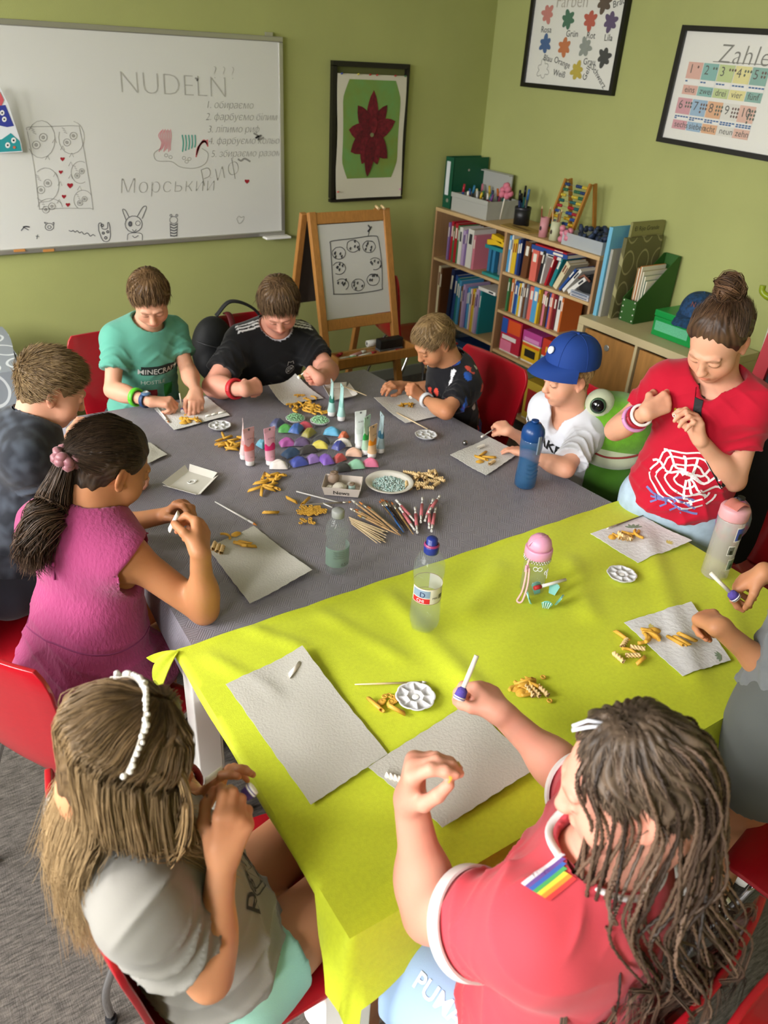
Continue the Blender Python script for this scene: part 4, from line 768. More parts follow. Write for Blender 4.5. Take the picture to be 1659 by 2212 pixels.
for z in (1.13, .2): MB().beam((sx+.14*z/1.15, sy0, z), (sx+.14*z/1.15, sy1, z), .035, .05).build('frame_rail', C('A81E2C', .4), cbd)
MB().add([(sx+.024, sy0-.02, .22), (sx+.024, sy1+.02, .22), (sx+.137, sy1+.02, 1.11), (sx+.137, sy0-.02, 1.11)], [(0, 1, 2, 3)]).build('slate', C('1E1E20', .7), cbd, solid=.006)
for a, b in (((sx+.30, sy0, 0), (sx+.17, sy0, 1.13)), ((sx+.30, sy1, 0), (sx+.17, sy1, 1.13))): MB().beam(a, b, .03, .03, (0, 1, 0)).build('rear_post', C('8A1824', .4), cbd)
for tx, yy, zz, hh in (('D', 1.44, 1.0, .09), ('T', 1.47, .80, .17)):
    q = MB(); lettering(q, tx, (sx+.024+.113*(zz-.22)/.89-.010, yy, zz), (0, -1, 0), (.126, 0, .99), hh, bold=-.004); q.build('chalk_letter', C('D8D8D4', .9), cbd)

# ---------------------------------------------------------------- draped side table at the left and backpack
M_quat = mat('quatrefoil_cloth', '9AA0A8', .7); trellis(M_quat, '8E949C', 'D4D8DC', 11, .28)
st = wthing('side_table', 'side table hidden under a patterned cloth at the left wall', 'table', (-.2, 3.55, 0))
MB().box((-.2, 3.6, .69), (1.2, .5, .03)).build('table_top', M_top, st)
for x in (-.75, .35):
    for y in (3.38, 3.82): MB().box((x, y, .3375), (.04, .04, .675)).build('leg', M_white, st)
q = MB(); pts = [(-.85, .03, 3.3), (-.85, .706, 3.32), (-.85, .709, 3.88)]
def drp(u, v):
    y = 3.30+.60*max(0, min(1, (v-.5)*2.2)); x = -.83+1.28*u; z = .71 if v > .5 else .05+.66*(v/.5); wob = (1-v*2)*.03*sin(26*x) if v < .5 else 0; return V3((x+.02*sin(v*9)*u, y+wob-.0, z))
q.grid(drp, 60, 20)
q.grid(lambda u, v: V3((.45+.02*v*sin(u*22), 3.30+.6*u, .71-.66*v)), 20, 8)
q.build('patterned_tablecloth', M_quat, None, solid=.002); tag(bpy.data.objects['patterned_tablecloth'], 'pale grey quatrefoil patterned cloth draped at the left wall', 'tablecloth')
bp = wthing('backpack', 'black backpack with dark red trim hanging behind the boy in black', 'backpack', (1.22, 3.28, .5)); bm = mat('backpack_nylon', '141518', .65, noise=.3, nscale=30, bump=.3, bscale=40)
# ---------------------------------------------------------------- things on the tables
ZG = ZT+.0015; ZL = ZT+.0045
def tz_of(p): return ZL if p[1] < 1.335 else ZG
def tp(px, py, dz=0):
    p = at(px, py, z=ZG)
    if p[1] < 1.34: p = at(px, py, z=ZL); p[2] = ZL+(wr(p[0], p[1]) if .39 < p[0] < 1.83 else 0)*.9
    p[2] += dz; return p
M_towel = mat('kitchen_towel', 'D6D5D2', .9, bump=.5, bscale=160); M_sheet = mat('cream_napkin', 'BCB9B0', .9, bump=.3, bscale=220); M_emb = mat('embossed_towel', 'DADADC', .9, bump=.5, bscale=85)
def sheet(name, label, corners, m, lift=(0, 0, 0, 0), wob=.0015, n=14, dz=.0, parts=None):
    P = [tp(*c, dz+.0015) for c in corners]; zmax = max(p[2] for p in P)
    for p in P: p[2] = zmax
    def fn(u, v):
        p = P[0]*(1-u)*(1-v)+P[1]*u*(1-v)+P[2]*u*v+P[3]*(1-u)*v; l = lift[0]*(max(0, 1-u-v))**2+lift[1]*max(0, u-v)**3+lift[2]*max(0, u+v-1)**2*1+lift[3]*max(0, v-u)**3
        q = p+V3((0.001*sin(v*37), .001*sin(u*41), l+wob*(sin(u*7+v*3)*sin(v*6+1)+.6))); lime = q[1] < 1.34; q[2] = max(q[2], (ZL+wr(q[0], q[1])+.0015+dz) if lime else 0); return q
    o = tag(MB().grid(fn, n, n).build(name, m, None, solid=.0008), label, 'paper', 'paper sheets on the tables'); return o, fn, P
sheet('paper_sheet', 'large cream paper sheet in front of the blonde girl', [(488, 1482), (653, 1407), (838, 1632), (672, 1742)], M_sheet, (.0, .012, .0, .0))
sheet('paper_sheet', 'large cream paper sheet under the arms of the girl with braids', [(795, 1665), (1010, 1525), (1160, 1665), (955, 1795)], M_sheet, dz=.003)
o, fC, PC = sheet('paper_towel', 'embossed paper towel with leaf print before the girl in grey', [(1347, 1348), (1492, 1303), (1578, 1429), (1474, 1464)], M_emb, (.0, .0, .0, .0))
o2, fD, PD = sheet('paper_towel', 'embossed paper towel with leaf print before the girl in red', [(1275, 1155), (1386, 1117), (1493, 1175), (1378, 1218)], M_emb, (0, 0, .01, .0))
sheet('paper_sheet', 'cream paper sheet beside the elbow of the girl in pink', [(448, 1185), (548, 1138), (675, 1240), (540, 1305)], M_sheet, (0, 0, .012, 0))
sheet('paper_towel', 'white paper towel under the hands of the boy in the cap', [(972, 986), (1056, 946), (1125, 978), (1050, 1028)], M_towel, (.004, .0, .0, .0))
sheet('paper_towel', 'white paper towel with folded edge before the small boy', [(807, 870), (888, 850), (948, 900), (876, 915)], M_towel, (.02, 0, 0, .0))
sheet('paper_towel', 'white paper towel before the boy in black', [(580, 848), (638, 818), (699, 861), (615, 876)], M_towel, (.03, .02, 0, 0))
sheet('paper_towel', 'white paper towel before the boy in green', [(333, 884), (445, 858), (497, 898), (376, 930)], M_towel, (0, 0, .0, .0))
sheet('paper_card', 'cream card with small red print beside the boy in acid wash', [(285, 952), (325, 958), (362, 983), (318, 1003)], M_sheet)
lm = C('7E9078', .9); ym_ = C('CFC06A', .9)
def leafprint(fn, u, v, a, par, m=lm, s=.035):
    for k in range(5):
        aa = a+(k-2)*.55; q = []
        for t in np.linspace(0, 2*pi, 9)[:-1]: x = s*.5*(1+cos(t)); y = s*.16*sin(t); q.append((u+x*cos(aa)-y*sin(aa), v+x*sin(aa)+y*cos(aa)))
        MB().add([fn(*c)+V3((0, 0, .0012)) for c in q], [tuple(range(8))]).build('printed_leaf', m, par)
leafprint(fC, .86, .92, 3.6, o, s=.10); leafprint(fC, .22, .18, .6, o, ym_, .07); leafprint(fD, .62, .22, -.8, o2, s=.14); leafprint(fD, .70, .82, .3, o2, ym_, .09)
# pasta
def proto(name, mb, m): return mb.mesh(name, m)
M_pen = mat('durum_pasta', 'D9A63E', .5, noise=.08, nscale=40); M_spi = mat('pale_pasta', 'E0C08A', .55, noise=.08, nscale=40); M_wpa = mat('white_painted_pasta', 'EDE8DE', .6)
def penne():
    q = MB(); n = 10; L = .021; r = .0048; vs = []
    for sl, rr in ((-1, r), (1, r), (1, r*.72), (-1, r*.72)):
        for k in range(n): a = 2*pi*k/n; vs.append((sl*L+cos(a)*rr*1.1, rr*cos(a), rr*sin(a)))
    fs = [(j*n+k, j*n+(k+1) % n, ((j+1) % 4)*n+(k+1) % n, ((j+1) % 4)*n+k) for j in range(4) for k in range(n)]; q.add(vs, fs, True); return q
def spiral():
    q = MB(); m = 26
    def fn(u, v): a = 2*pi*u; x = (v-.5)*.034; rr = .0052*(1+.28*cos(3*a-v*26)); return (x, rr*cos(a), rr*sin(a))
    q.grid(fn, 12, m); return q
def ring():
    q = MB(); q.tube([(.0048*cos(a), .0048*sin(a), 0) for a in np.linspace(0, 2*pi, 15)], .0019, 6, cap=False); return q
def elbow():
    q = MB(); q.tube([(.022*cos(a)-.012, .022*sin(a), 0) for a in np.linspace(-.9, 1.1, 10)], .0036, 8); return q
def shell():
    q = MB(); q.grid(lambda u, v: (.016*(u-.5)*2*(.5+.5*sin(pi*v)), .011*(v-.5)*2, .007*sin(pi*u)*sin(pi*v)+.001), 10, 8); return q
def bow():
    q = MB(); q.grid(lambda u, v: ((u-.5)*.034, (v-.5)*.022*(.35+1.3*abs(u-.5)), .004*math.exp(-((u-.5)/.14)**2)*cos((v-.5)*9)+.003+.002*sin(v*12)), 12, 8); return q
PM = {'penne': (proto('penne', penne(), M_pen), .0052, 'penne tube'), 'spiral': (proto('spiral', spiral(), M_spi), .0062, 'spiral pasta'), 'ring': (proto('ring', ring(), M_pen), .002, 'ring pasta'), 'elbow': (proto('elbow', elbow(), M_pen), .0038, 'curved macaroni'), 'shell': (proto('shell', shell(), M_pen), .001, 'shell pasta'), 'bow': (proto('bow', bow(), M_pen), .001, 'bow tie pasta'), 'white_spiral': (proto('white_spiral', spiral(), M_wpa), .0062, 'white painted spiral pasta'), 'white_penne': (proto('white_penne', penne(), M_wpa), .0052, 'white painted penne')}
PN = {'penne': 'penne_pasta', 'spiral': 'spiral_pasta', 'ring': 'ring_pasta', 'elbow': 'curved_pasta', 'shell': 'shell_pasta', 'bow': 'bow_pasta', 'white_spiral': 'painted_spiral_pasta', 'white_penne': 'painted_penne_pasta'}
def pasta(kind, px, py, ang, label, group, dz=0, tilt=0, sc=1.0):
    me, r, _ = PM[kind]; p = tp(px, py); o = bpy.data.objects.new(PN[kind], me); COL.objects.link(o); o.location = (p[0], p[1], p[2]+r*sc+dz); o.rotation_euler = (rng.uniform(0, 6) if kind in ('penne', 'spiral') else 0, tilt, ang); o.scale = (sc, sc, sc)
    if kind in ('elbow', 'ring', 'bow', 'shell'): o.rotation_euler = (tilt, 0, ang)
    return tag(o, label, 'pasta', group)
def pile(kind, n, px, py, sx, sy, where, dz=.0, lay=.35, sc=1.0):
    lab = '%s in the %s' % (PM[kind][2], where)
    for i in range(n):
        a = rng.random()*6.28; r = sqrt(rng.random()); up = (1-r)*lay*PM[kind][1]*3.2
        pasta(kind, px+sx*r*cos(a), py+sy*r*sin(a), rng.uniform(0, 6.28), lab, where, dz+up, rng.uniform(-.25, .25) if up > .002 else 0, sc)
pile('penne', 19, 502, 958, 30, 20, 'penne heap beside the pale pink tubes'); pile('penne', 9, 590, 1030, 22, 11, 'penne heap below the white clay bag'); pile('penne', 8, 562, 1056, 30, 16, 'loose penne spread below the clay bags')
for px, py, a, t in ((630, 1083, 1.9, 'single penne left of the ring pasta'), (660, 1086, .6, 'single penne touching the ring pasta'), (585, 1110, -.5, 'single penne lying apart near the pink girl')): pasta('penne', px, py, a, t, 'stray penne')
pile('ring', 58, 672, 1104, 33, 10, 'heap of small pasta rings'); pile('ring', 8, 664, 1127, 20, 6, 'few stray pasta rings below the heap', lay=0)
pile('spiral', 16, 925, 1040, 30, 20, 'spiral pasta heap right of the paper plate', lay=.25); pile('spiral', 7, 890, 1035, 22, 22, 'spiral pasta against the plate rim', lay=.2)
pile('elbow', 18, 660, 882, 36, 9, 'curved macaroni heap before the boy in black', lay=.5, sc=1.15); pile('elbow', 5, 662, 860, 18, 7, 'curved macaroni on the paper of the boy in black', .003, sc=.9); pile('elbow', 5, 690, 892, 12, 5, 'curved macaroni beside the pale blue tubes')
pile('shell', 5, 398, 912, 14, 6, 'shells on the paper of the boy in green', .003); pile('penne', 6, 416, 913, 16, 5, 'penne on the paper of the boy in green', .003, sc=.8)
pile('bow', 5, 872, 876, 18, 7, 'bow ties on the paper of the small boy', .003, sc=1.1)
pile('penne', 3, 1046, 990, 12, 6, 'penne on the paper of the boy in the cap', .003); pasta('spiral', 1062, 1004, .3, 'pale spiral on the paper of the boy in the cap', 'stray spirals', .003); pasta('shell', 1036, 1000, 0, 'round shell on the paper of the boy in the cap', 'stray shells', .003); pasta('white_spiral', 1038, 970, .2, 'white painted spiral on the paper of the boy in the cap', 'painted pasta', .003)
pile('spiral', 4, 1348, 1168, 18, 8, 'spirals on the towel of the girl in red', .003); pile('elbow', 4, 1362, 1160, 26, 8, 'long macaroni on the towel of the girl in red', .003, sc=1.2); pasta('shell', 1322, 1163, .4, 'round shell on the towel of the girl in red', 'stray shells', .003)
pile('elbow', 4, 1400, 1385, 24, 9, 'macaroni on the towel of the girl in grey', .003, sc=1.25); pile('shell', 4, 1408, 1370, 14, 9, 'shells on the towel of the girl in grey', .003, sc=1.1)
for px, py, a, l in ((1458, 1395, 1.75, 'left'), (1468, 1395, 1.75, 'middle'), (1480, 1388, 1.9, 'right')): pasta('penne', px, py, a, '%s of three penne on the towel of the girl in grey' % l, 'three penne on the towel', .003)
for px, py, k, a in ((1342, 1376, 'penne', 1.6), (1348, 1393, 'spiral', .4), (1360, 1412, 'elbow', .2), (1376, 1404, 'spiral', 2.4), (1335, 1424, 'spiral', 1.5), (1366, 1420, 'spiral', -.5), (1384, 1430, 'penne', .2)): pasta(k, px, py, a, '%s on the lime cloth left of the leaf printed towel' % PM[k][2], 'pasta by the leaf printed towel')
pile('shell', 4, 1125, 1490, 18, 12, 'shells in the mixed pasta heap of the girl with braids'); pile('elbow', 4, 1128, 1488, 24, 14, 'macaroni in the mixed pasta heap of the girl with braids', sc=1.1); pile('penne', 4, 1140, 1480, 26, 8, 'penne in the mixed pasta heap of the girl with braids')
for px, py, a in ((1143, 1497, 1.4), (1155, 1497, 1.5), (1172, 1496, 1.55)): pasta('spiral', px, py, a, 'spiral at the right of the mixed pasta heap', 'spirals of the mixed heap')
for px, py in ((1173, 1464), (1187, 1515)): pasta('ring', px, py, 0, 'single pasta ring beside the mixed heap', 'rings of the mixed heap')
pile('ring', 20, 836, 1515, 22, 12, 'small pasta rings beside the near palette'); pasta('penne', 811, 1526, 1.7, 'left penne beside the near palette', 'near palette penne'); pasta('penne', 855, 1536, 2.0, 'right penne beside the near palette', 'near palette penne')
pasta('white_penne', 636, 1453, .55, 'half painted penne on the near left paper sheet', 'painted pasta', .003, 0, 1.05); pasta('white_spiral', 851, 1690, 2.2, 'white painted spiral on the near centre sheet', 'painted pasta', .006, 0, 1.05)
for i, (px, py) in enumerate(((463, 1185), (471, 1190), (480, 1193))): pasta('spiral', px, py, 1.0, 'spiral on the sheet of the girl in pink', 'spirals of the girl in pink', .003)
for i, (px, py, a) in enumerate(((520, 1180, 2.2), (528, 1177, 2.3), (536, 1184, 2.5))): pasta('penne', px, py, a, 'penne on the sheet of the girl in pink', 'penne of the girl in pink', .003)
pasta('shell', 510, 1157, .3, 'round shell on the sheet of the girl in pink', 'stray shells', .003); pasta('elbow', 487, 1163, .3, 'curved macaroni on the sheet of the girl in pink', 'stray macaroni', .003)
for px, py, a in ((452, 908-8, .2), (464, 897, .3), (480, 894, .1)): pasta('white_penne', px, py, a, 'white painted penne on the paper of the boy in green', 'painted penne of the boy in green', .003, 0, .7)
# white flower palettes
M_plast = mat('white_plastic', 'D9D9DC', .3)
def palette(label, px, py, r=.041, rot=0, fill=None):
    p = tp(px, py); t = thing('paint_palette', label, 'palette', tuple(p), rot, 'white flower palettes'); n = 64; q = MB()
    f = lambda a: 1-.09*abs(cos(4*a))**3 if False else .94+.06*abs(cos(4*a))**.6
    q.lathe([(r*.80, 0), (r*.97, .008), (r, .0095), (r*.97, .0100), (r*.90, .0095)], n=n, mod=lambda a, z: f(a), top=False)
    q.grid(lambda u, v: (lambda a, rr: (rr*cos(a)*f(a), rr*sin(a)*f(a), 0.0100-.0085*(max(0, sin(pi*(rr/r-.42)/.50))**.7*abs(sin(4*a+pi/2*0))**.35 if rr/r > .42 else max(0, cos(pi/2*rr/(r*.40)))**.6)))(2*pi*u, r*.92*v), 96, 16); q.build('dish', M_plast, t)
    if fill:
        m = MB(); rs = random.Random(3)
        for i in range(260): a = rs.random()*6.28; rr = r*.86*sqrt(rs.random()); m.ball((rr*cos(a), rr*sin(a), .009+(.016*(1-(rr/r)**2))*rs.random()), .0024, 5, 4)
        stuff(m.build('foam_beads', C(fill, .7), t))
    else: MB().ball((.002, .001, .0045), (.010, .008, .0018), 10, 5).build('white_paint', C('F4F4F4', .3), t)
    return t
palette('white flower palette near the boy in green', 475, 923); palette('white flower palette before the small boy and the cap boy', 920, 943); palette('white flower palette on the lime cloth at right', 1342, 1245); palette('white flower palette on the lime cloth beside the ring pasta', 897, 1510, .044, .3)
palette('left palette heaped with mint foam beads', 638, 908, .037, 0, '9CCB9E'); palette('right palette heaped with mint foam beads', 691, 913, .037, 0, 'A0CFA2')
# clay bags
M_film = mat('clear_film', 'FFFFFF', .08, alpha=.05, spec=.8)
def clay(label, zx, zy, w, h, ang, col, stack=0):
    px, py = 440+.2773*zx, 800+.2773*zy; p = tp(px, py, stack); t = thing('clay_bag', label, 'clay bag', tuple(p), ang, 'bags of modelling clay')
    def pil(sx, sy, sz, z0): return lambda u, v: (sx*(u-.5)*2*(1-.06*abs(v-.5)), sy*(v-.5)*2*(1-.06*abs(u-.5)), z0+sz*((1-abs(2*u-1)**3)*(1-abs(2*v-1)**2.6))**.75*(1+.08*sin(9*u+5*v)+.05*sin(17*v-8*u)))
    q = MB(); q.grid(pil(w*.90, h*.96, .022, .001), 14, 12); q.grid(lambda u, v: (w*.86*(u-.5)*2*(1-.06*abs(v-.5)), h*.92*(v-.5)*2*(1-.06*abs(u-.5)), .001), 1, 1); q.build('clay_block', mat('clay_'+col, col, .45, bump=.25, bscale=90), t)
    q = MB(); q.grid(pil(w*.96, h*1.02, .0245, .0012), 14, 12); q.build('film_wrapper', M_film, t)
    for s in (-1, 1): MB().grid(lambda u, v: (s*w*(.86+.26*v), h*(u-.5)*1.9, .004+.003*sin(u*22)+.004*v), 10, 3).build('crimped_end', M_film, t)
cl = [(575, 425, '3E4478', 'indigo', .030, .020, .4, 0), (640, 470, '3C9A34', 'green', .030, .021, -.5, 0), (722, 490, '2C62B4', 'blue', .034, .022, .7, .012), (790, 448, 'C03048', 'crimson', .032, .018, -.4, 0), (820, 512, '8F8420', 'olive', .032, .018, .5, .006), (1000, 492, '4AA4CC', 'sky blue', .034, .022, -.7, 0), (650, 575, 'B44FA6', 'orchid', .030, .022, -.2, 0), (765, 575, '4A2C5E', 'dark purple', .034, .018, -.5, 0), (910, 560, '18181C', 'glossy black', .036, .019, -.4, 0), (680, 655, '1F4A78', 'petrol blue', .036, .021, .2, 0), (812, 635, '2C2420', 'dark brown', .038, .014, -.1, 0), (905, 618, 'CFC03A', 'yellow', .032, .015, -.6, .01), (1050, 625, '1C2A86', 'ultramarine', .028, .018, .5, .012), (1085, 580, 'DED6CE', 'off white', .034, .020, -.4, 0), (1170, 655, 'DDB096', 'peach', .032, .020, -.6, 0), (742, 725, '22389A', 'royal blue', .034, .024, -.05, 0), (850, 705, '8E6AB4', 'lilac', .028, .020, 0, 0), (955, 715, '7444B0', 'violet', .024, .030, -.1, .004), (1055, 700, 'C84A48', 'red orange', .028, .015, .2, 0), (1078, 772, '1E1E20', 'small black', .032, .018, -.2, 0), (1190, 748, '8CC4A4', 'mint', .030, .022, -.35, 0), (1300, 735, 'DE6C94', 'pink', .030, .020, -.5, 0), (585, 750, 'DAD2CC', 'white', .034, .021, -.5, 0), (455, 590, '5AA0B8', 'pale turquoise', .016, .022, .2, 0), (1090, 525, 'C25A28', 'orange', .020, .014, .3, 0)]
for zx, zy, c, nme, w, h, a, st_ in cl: clay('%s clay bag in the heap between the paint tubes' % nme, zx, zy, w, h, a, c, st_)
# paint tubes
def tube(label, bx, by, h, col, band, rot=0, lean=0, w=.021):
    p = tp(bx, by); t = thing('paint_tube', label, 'paint tube', tuple(p), 0, 'paint tubes standing on the grey cloth', rot=(lean, 0, rot))
    MB().lathe([(.0135, 0), (.0145, .002), (.0145, .016), (.0135, .018)], n=20).build('cap', C('E6E2E0', .3), t)
    def fn(u, v, off=0): a = 2*pi*u; k = v**.8; return ((.0165*(1-k)+w*k+off)*cos(a), (.0165*(1-k)+.0012*k+off)*sin(a), .018+(h-.018)*v)
    MB().grid(fn, 24, 14).build('body', C(col, .3), t)
    MB().grid(lambda u, v: fn(u, .36+(.20+.05*sin(u*25))*v if True else v, .0004), 40, 6).build('colour_band', C(band, .3), t); MB().box((0, 0, h+.006), (2*w, .002, .016)).build('crimp', C(col, .3), t)
    q = MB(); lettering(q, 'ACRYL', (-.012, -.0085, h*.80), (1, 0, 0), (0, .05, 1), .008); lettering(q, '75 ml', (-.008, -.0168, h*.27), (1, 0, 0), (0, 0, 1), .005); q.build('tube_print', C('6A5A5A'), t)
    MB().tube([(0, -.0016, h+.008), (0, .0016, h+.008)], .004, 8).build('hanger_hole', C('6A6A6A'), t)
tube('salmon pink paint tube at the front left', 540, 1003, .118, 'D8A8AC', 'D86A64', .15); tube('magenta paint tube beside the salmon one', 584, 1002, .118, 'D8A0B0', 'D02C6C', .1); tube('pale pink paint tube behind the salmon one', 528, 990, .124, 'DCC4C4', 'D8A0A0', 1.2)
tube('left pale aqua paint tube with a dark green edge', 716, 897, .125, 'A9CCC8', '2A7060', 1.25); tube('right pale aqua paint tube', 737, 907, .125, 'A4CCC6', '8ABCB4', 1.3); tube('white paint tube behind the green one', 776, 967, .125, 'DCDEDC', 'D0D4D0', -.1); tube('green paint tube before the white one', 790, 979, .125, 'A8C8B0', '2C9A48', .5); tube('orange paint tube at the front right', 803, 987, .105, 'D6B48C', 'E08A1C', .35, .0); tube('slate blue paint tube behind the orange one', 821, 976, .130, '9CB0B4', '3A6A82', 1.3)
# paper plate with beads
p = tp(841, 1049); t = thing('paper_plate', 'white paper plate full of pale turquoise beads', 'plate', tuple(p)); MB().lathe([(0, .001), (.054, .001), (.062, .012), (.076, .016), (.078, .0145), (.063, .010), (.055, 0), (0, 0)], n=48).build('plate', mat('paper_plate', 'DDD9D0', .7), t)
q = MB(); rs = random.Random(5)
for i in range(620): a = rs.random()*6.28; rr = .054*sqrt(rs.random()); q.ball((p[0]+rr*cos(a), p[1]+rr*sin(a), p[2]+.004+.010*(1-(rr/.056)**2)*rs.random()), rs.uniform(.0016, .0034), 6, 4)
tag(stuff(q.build('glass_beads', mat('turquoise_glass_beads', '9CC4C2', .12, col2='D8E4E0', nscale=120))), 'pale turquoise beads piled on the paper plate', 'beads')
# small news tray with shells
a_ = tp(697, 1064); b_ = tp(782, 1066); c_ = (tp(700, 1075)+tp(780, 1080))/2; cN = tp(740, 1060); t = thing('snack_tray', 'small folded card tray printed News holding seashells', 'tray', tuple(cN), radians(-37)); M_card = mat('newsprint_card', 'D2C6BC', .8)
W2, D2, Hh = .052, .034, .032
for f in (((-W2, -D2, 0), (W2, -D2, 0), (W2+.006, -D2-.010, Hh), (-W2-.006, -D2-.010, Hh)), ((-W2, D2, 0), (W2, D2, 0), (W2+.006, D2+.010, Hh), (-W2-.006, D2+.010, Hh)), ((-W2, -D2, 0), (-W2, D2, 0), (-W2-.008, D2+.009, Hh), (-W2-.008, -D2-.009, Hh)), ((W2, -D2, 0), (W2, D2, 0), (W2+.008, D2+.009, Hh), (W2+.008, -D2-.009, Hh)), ((-W2, -D2, .001), (W2, -D2, .001), (W2, D2, .001), (-W2, D2, .001))): MB().add(f, [(0, 1, 2, 3)]).build('tray_panel', M_card, t, solid=.0012)
q = MB(); lettering(q, 'News', (-.026, -D2-.0045, .007), (1, 0, 0), (0, -.3, .95), .022, bold=.006, align='LEFT'); q.build('printed_word', C('2A2420'), t)
def shellthing(label, dx, dy, dz, r, c1, kind):
    R_ = rotz(radians(-37)); p = cN+R_@V3((dx, dy, 0)); t = thing('seashell', label, 'shell', (p[0], p[1], p[2]+dz), 0, 'seashells in the card tray'); m = mat('shell_'+c1, c1, .4, bump=.3, bscale=80)
    if kind == 'snail':
        MB().grid(lambda u, v: (lambda a, rr: (rr*cos(a)*(.9), rr*sin(a)*.8, r*.62+r*.62*(v**.9)*cos(pi*u)*(1) if False else r+r*sin(pi*(v-.5))*.98))(2*pi*u+3*v, r*cos(pi*(v-.5))*(1+.08*sin(2*pi*u))), 20, 12).build('whorl', m, t); MB().tube([(r*.5*cos(a)*(1-a/14), r*.5*sin(a)*(1-a/14), r*1.75+.006*a/10) for a in np.linspace(0, 9, 30)], [.006*(1-a/12) for a in np.linspace(0, 9, 30)], 7).build('spire', mat('shell_spire', '8A7462', .5), t)
    else:
        MB().grid(lambda u, v: (lambda a: (r*(1.5-2.6*v)*1.0, r*(.2+.9*sin(pi*v)**.8)*cos(a)*(1+.06*sin(8*v*6)), r*.75+r*.75*sin(pi*v)**.7*sin(a)*(1+.06*sin(8*v*6))))(2*pi*u), 16, 18).build('whorl', m, t); MB().tube([(r*1.3, 0, r*.75), (r*1.7, .002, r*.7)], [.005, .001], 7).build('spire', m, t)
shellthing('brown and cream round snail shell in the card tray', -.030, .018, .012, .021, '9A8474', 'snail'); shellthing('white ribbed spiral shell in the front of the card tray', -.012, -.014, .004, .019, 'D8D0C2', 'cone'); shellthing('small white cone shell at the left of the card tray', -.040, -.014, .004, .012, 'DCD6CA', 'cone'); shellthing('teal speckled shell at the right of the card tray', .030, -.006, .004, .013, '9CB4AE', 'snail'); shellthing('small pale shell at the back of the card tray', .022, .018, .004, .012, 'CFC8BE', 'cone')
# rods: sticks, brushes, clay tools; ends given as places on the table top
Z6 = lambda x, y: (500+.3014*x, 1000+.3014*y)
def rod(name, label, cat, a, b, parts, group=None, dz=0, dz2=None):
    A, B = tp(*a, .003+dz), tp(*b, .003+(dz if dz2 is None else dz2)); t = wthing(name, label, cat, (A+B)/2-V3((0, 0, .003+dz)), group)
    for nm, t0, t1, r0, r1, m in parts: MB().tube([A+(B-A)*t0, A+(B-A)*t1], [r0, r1], 7).build(nm, m, t)
    return t
wood, woodl, met, brist, wht = C('B99468', .5), C('D8C29C', .5), mat('ferrule', 'C4BEB0', .3, metal=.8), C('B8702E', .7), C('E2E0DC', .35)
for i in range(15): k = i/14; rod('wooden_skewer', 'thin wooden skewer in the fan beside the grey capped bottle', 'skewer', Z6(842+k*20, 395+k*55), Z6(1095+30*sin(i*1.7)-k*20, 500+k*90), [('shaft', 0, .95, .0016, .0016, woodl), ('point', .95, 1, .0016, .0004, woodl)], 'wooden skewers in the fan', .0016*(i % 3))
for i, (x0, y0, x1, y1, l) in enumerate(((862, 285, 1105, 470, 'with white bristle farthest left'), (915, 298, 1192, 508, 'with orange bristle in the middle'), (975, 330, 1212, 540, 'with orange bristle at the right'), (885, 350, 1130, 490, 'with dark orange bristle lying low'), (905, 392, 1200, 535, 'with yellow bristle nearest the bottle'), (850, 345, 1060, 455, 'with white bristle nearest the tray'))):
    rod('paint_brush', 'wooden paint brush %s' % l, 'brush', Z6(x0, y0), Z6(x1, y1), [('bristle', 0, .10, .0018, .0042, C(['D8D4CC', 'C8803A', 'C8702A', 'B0602A', 'C89A4A', 'DAD6D0'][i], .7)), ('ferrule', .10, .20, .0038, .003, met), ('handle', .20, .6, .003, .0034, wood), ('handle_end', .6, 1, .0034, .0014, wood)], 'paint brushes in the fan', .006)
for i, (x0, y0, x1, y1, c, l) in enumerate(((1070, 265, 1232, 502, '2C62A8', 'blue handled'), (1082, 268, 1246, 495, '2A1C18', 'black handled'), (1105, 275, 1262, 490, '3A2A20', 'dark brown handled'), (1145, 290, 1303, 522, '9A7A4A', 'gold handled'), (1060, 280, 1190, 440, '6A5638', 'short olive handled'))):
    rod('paint_brush', '%s paint brush beside the pink clay tools' % l, 'brush', Z6(x0, y0), Z6(x1, y1), [('bristle', 0, .10, .0015, .004, C('A8622A', .7)), ('ferrule', .10, .24, .0038, .003, met), ('handle', .24, .55, .003, .0036, C(c, .3)), ('handle_end', .55, 1, .0036, .0015, C(c, .3))], 'dark handled brushes', .002*(i % 2))
pk = C('C97078', .35)
for i, (x0, y0, x1, y1, l) in enumerate(((1180, 282, 1312, 432, 'with broad shovel end at the far left'), (1205, 335, 1312, 495, 'under the shovel ended one'), (1315, 335, 1330, 515, 'standing alone in the middle'), (1368, 265, 1355, 440, 'with flat white spade end'), (1445, 275, 1385, 430, 'leaning left in the right cluster'), (1490, 268, 1408, 385, 'farthest right on top of the cluster'), (1462, 335, 1432, 505, 'with round ball end at lower right'), (1420, 350, 1415, 480, 'inside the right cluster'))):
    rod('clay_tool', 'pink and white clay tool %s' % l, 'clay tool', Z6(x0, y0), Z6(x1, y1), [('tip', 0, .12, .0045, .003, wht), ('neck', .12, .28, .0025, .004, wht), ('grip', .28, .74, .0052, .0052, pk), ('neck', .74, .90, .004, .0025, wht), ('tip', .90, 1, .003, .0038, wht)], 'pink clay tools', .004+(.009 if i in (5,) else 0))
for a, b, l in ((Z6(465, 210), Z6(770, 290), 'long white stick pointing at the card tray'), (Z6(655, 295), Z6(722, 326), 'short white stick behind the grey capped bottle')): rod('lolly_stick', l, 'stick', a, b, [('shaft', 0, 1, .0022, .0022, wht)], None)
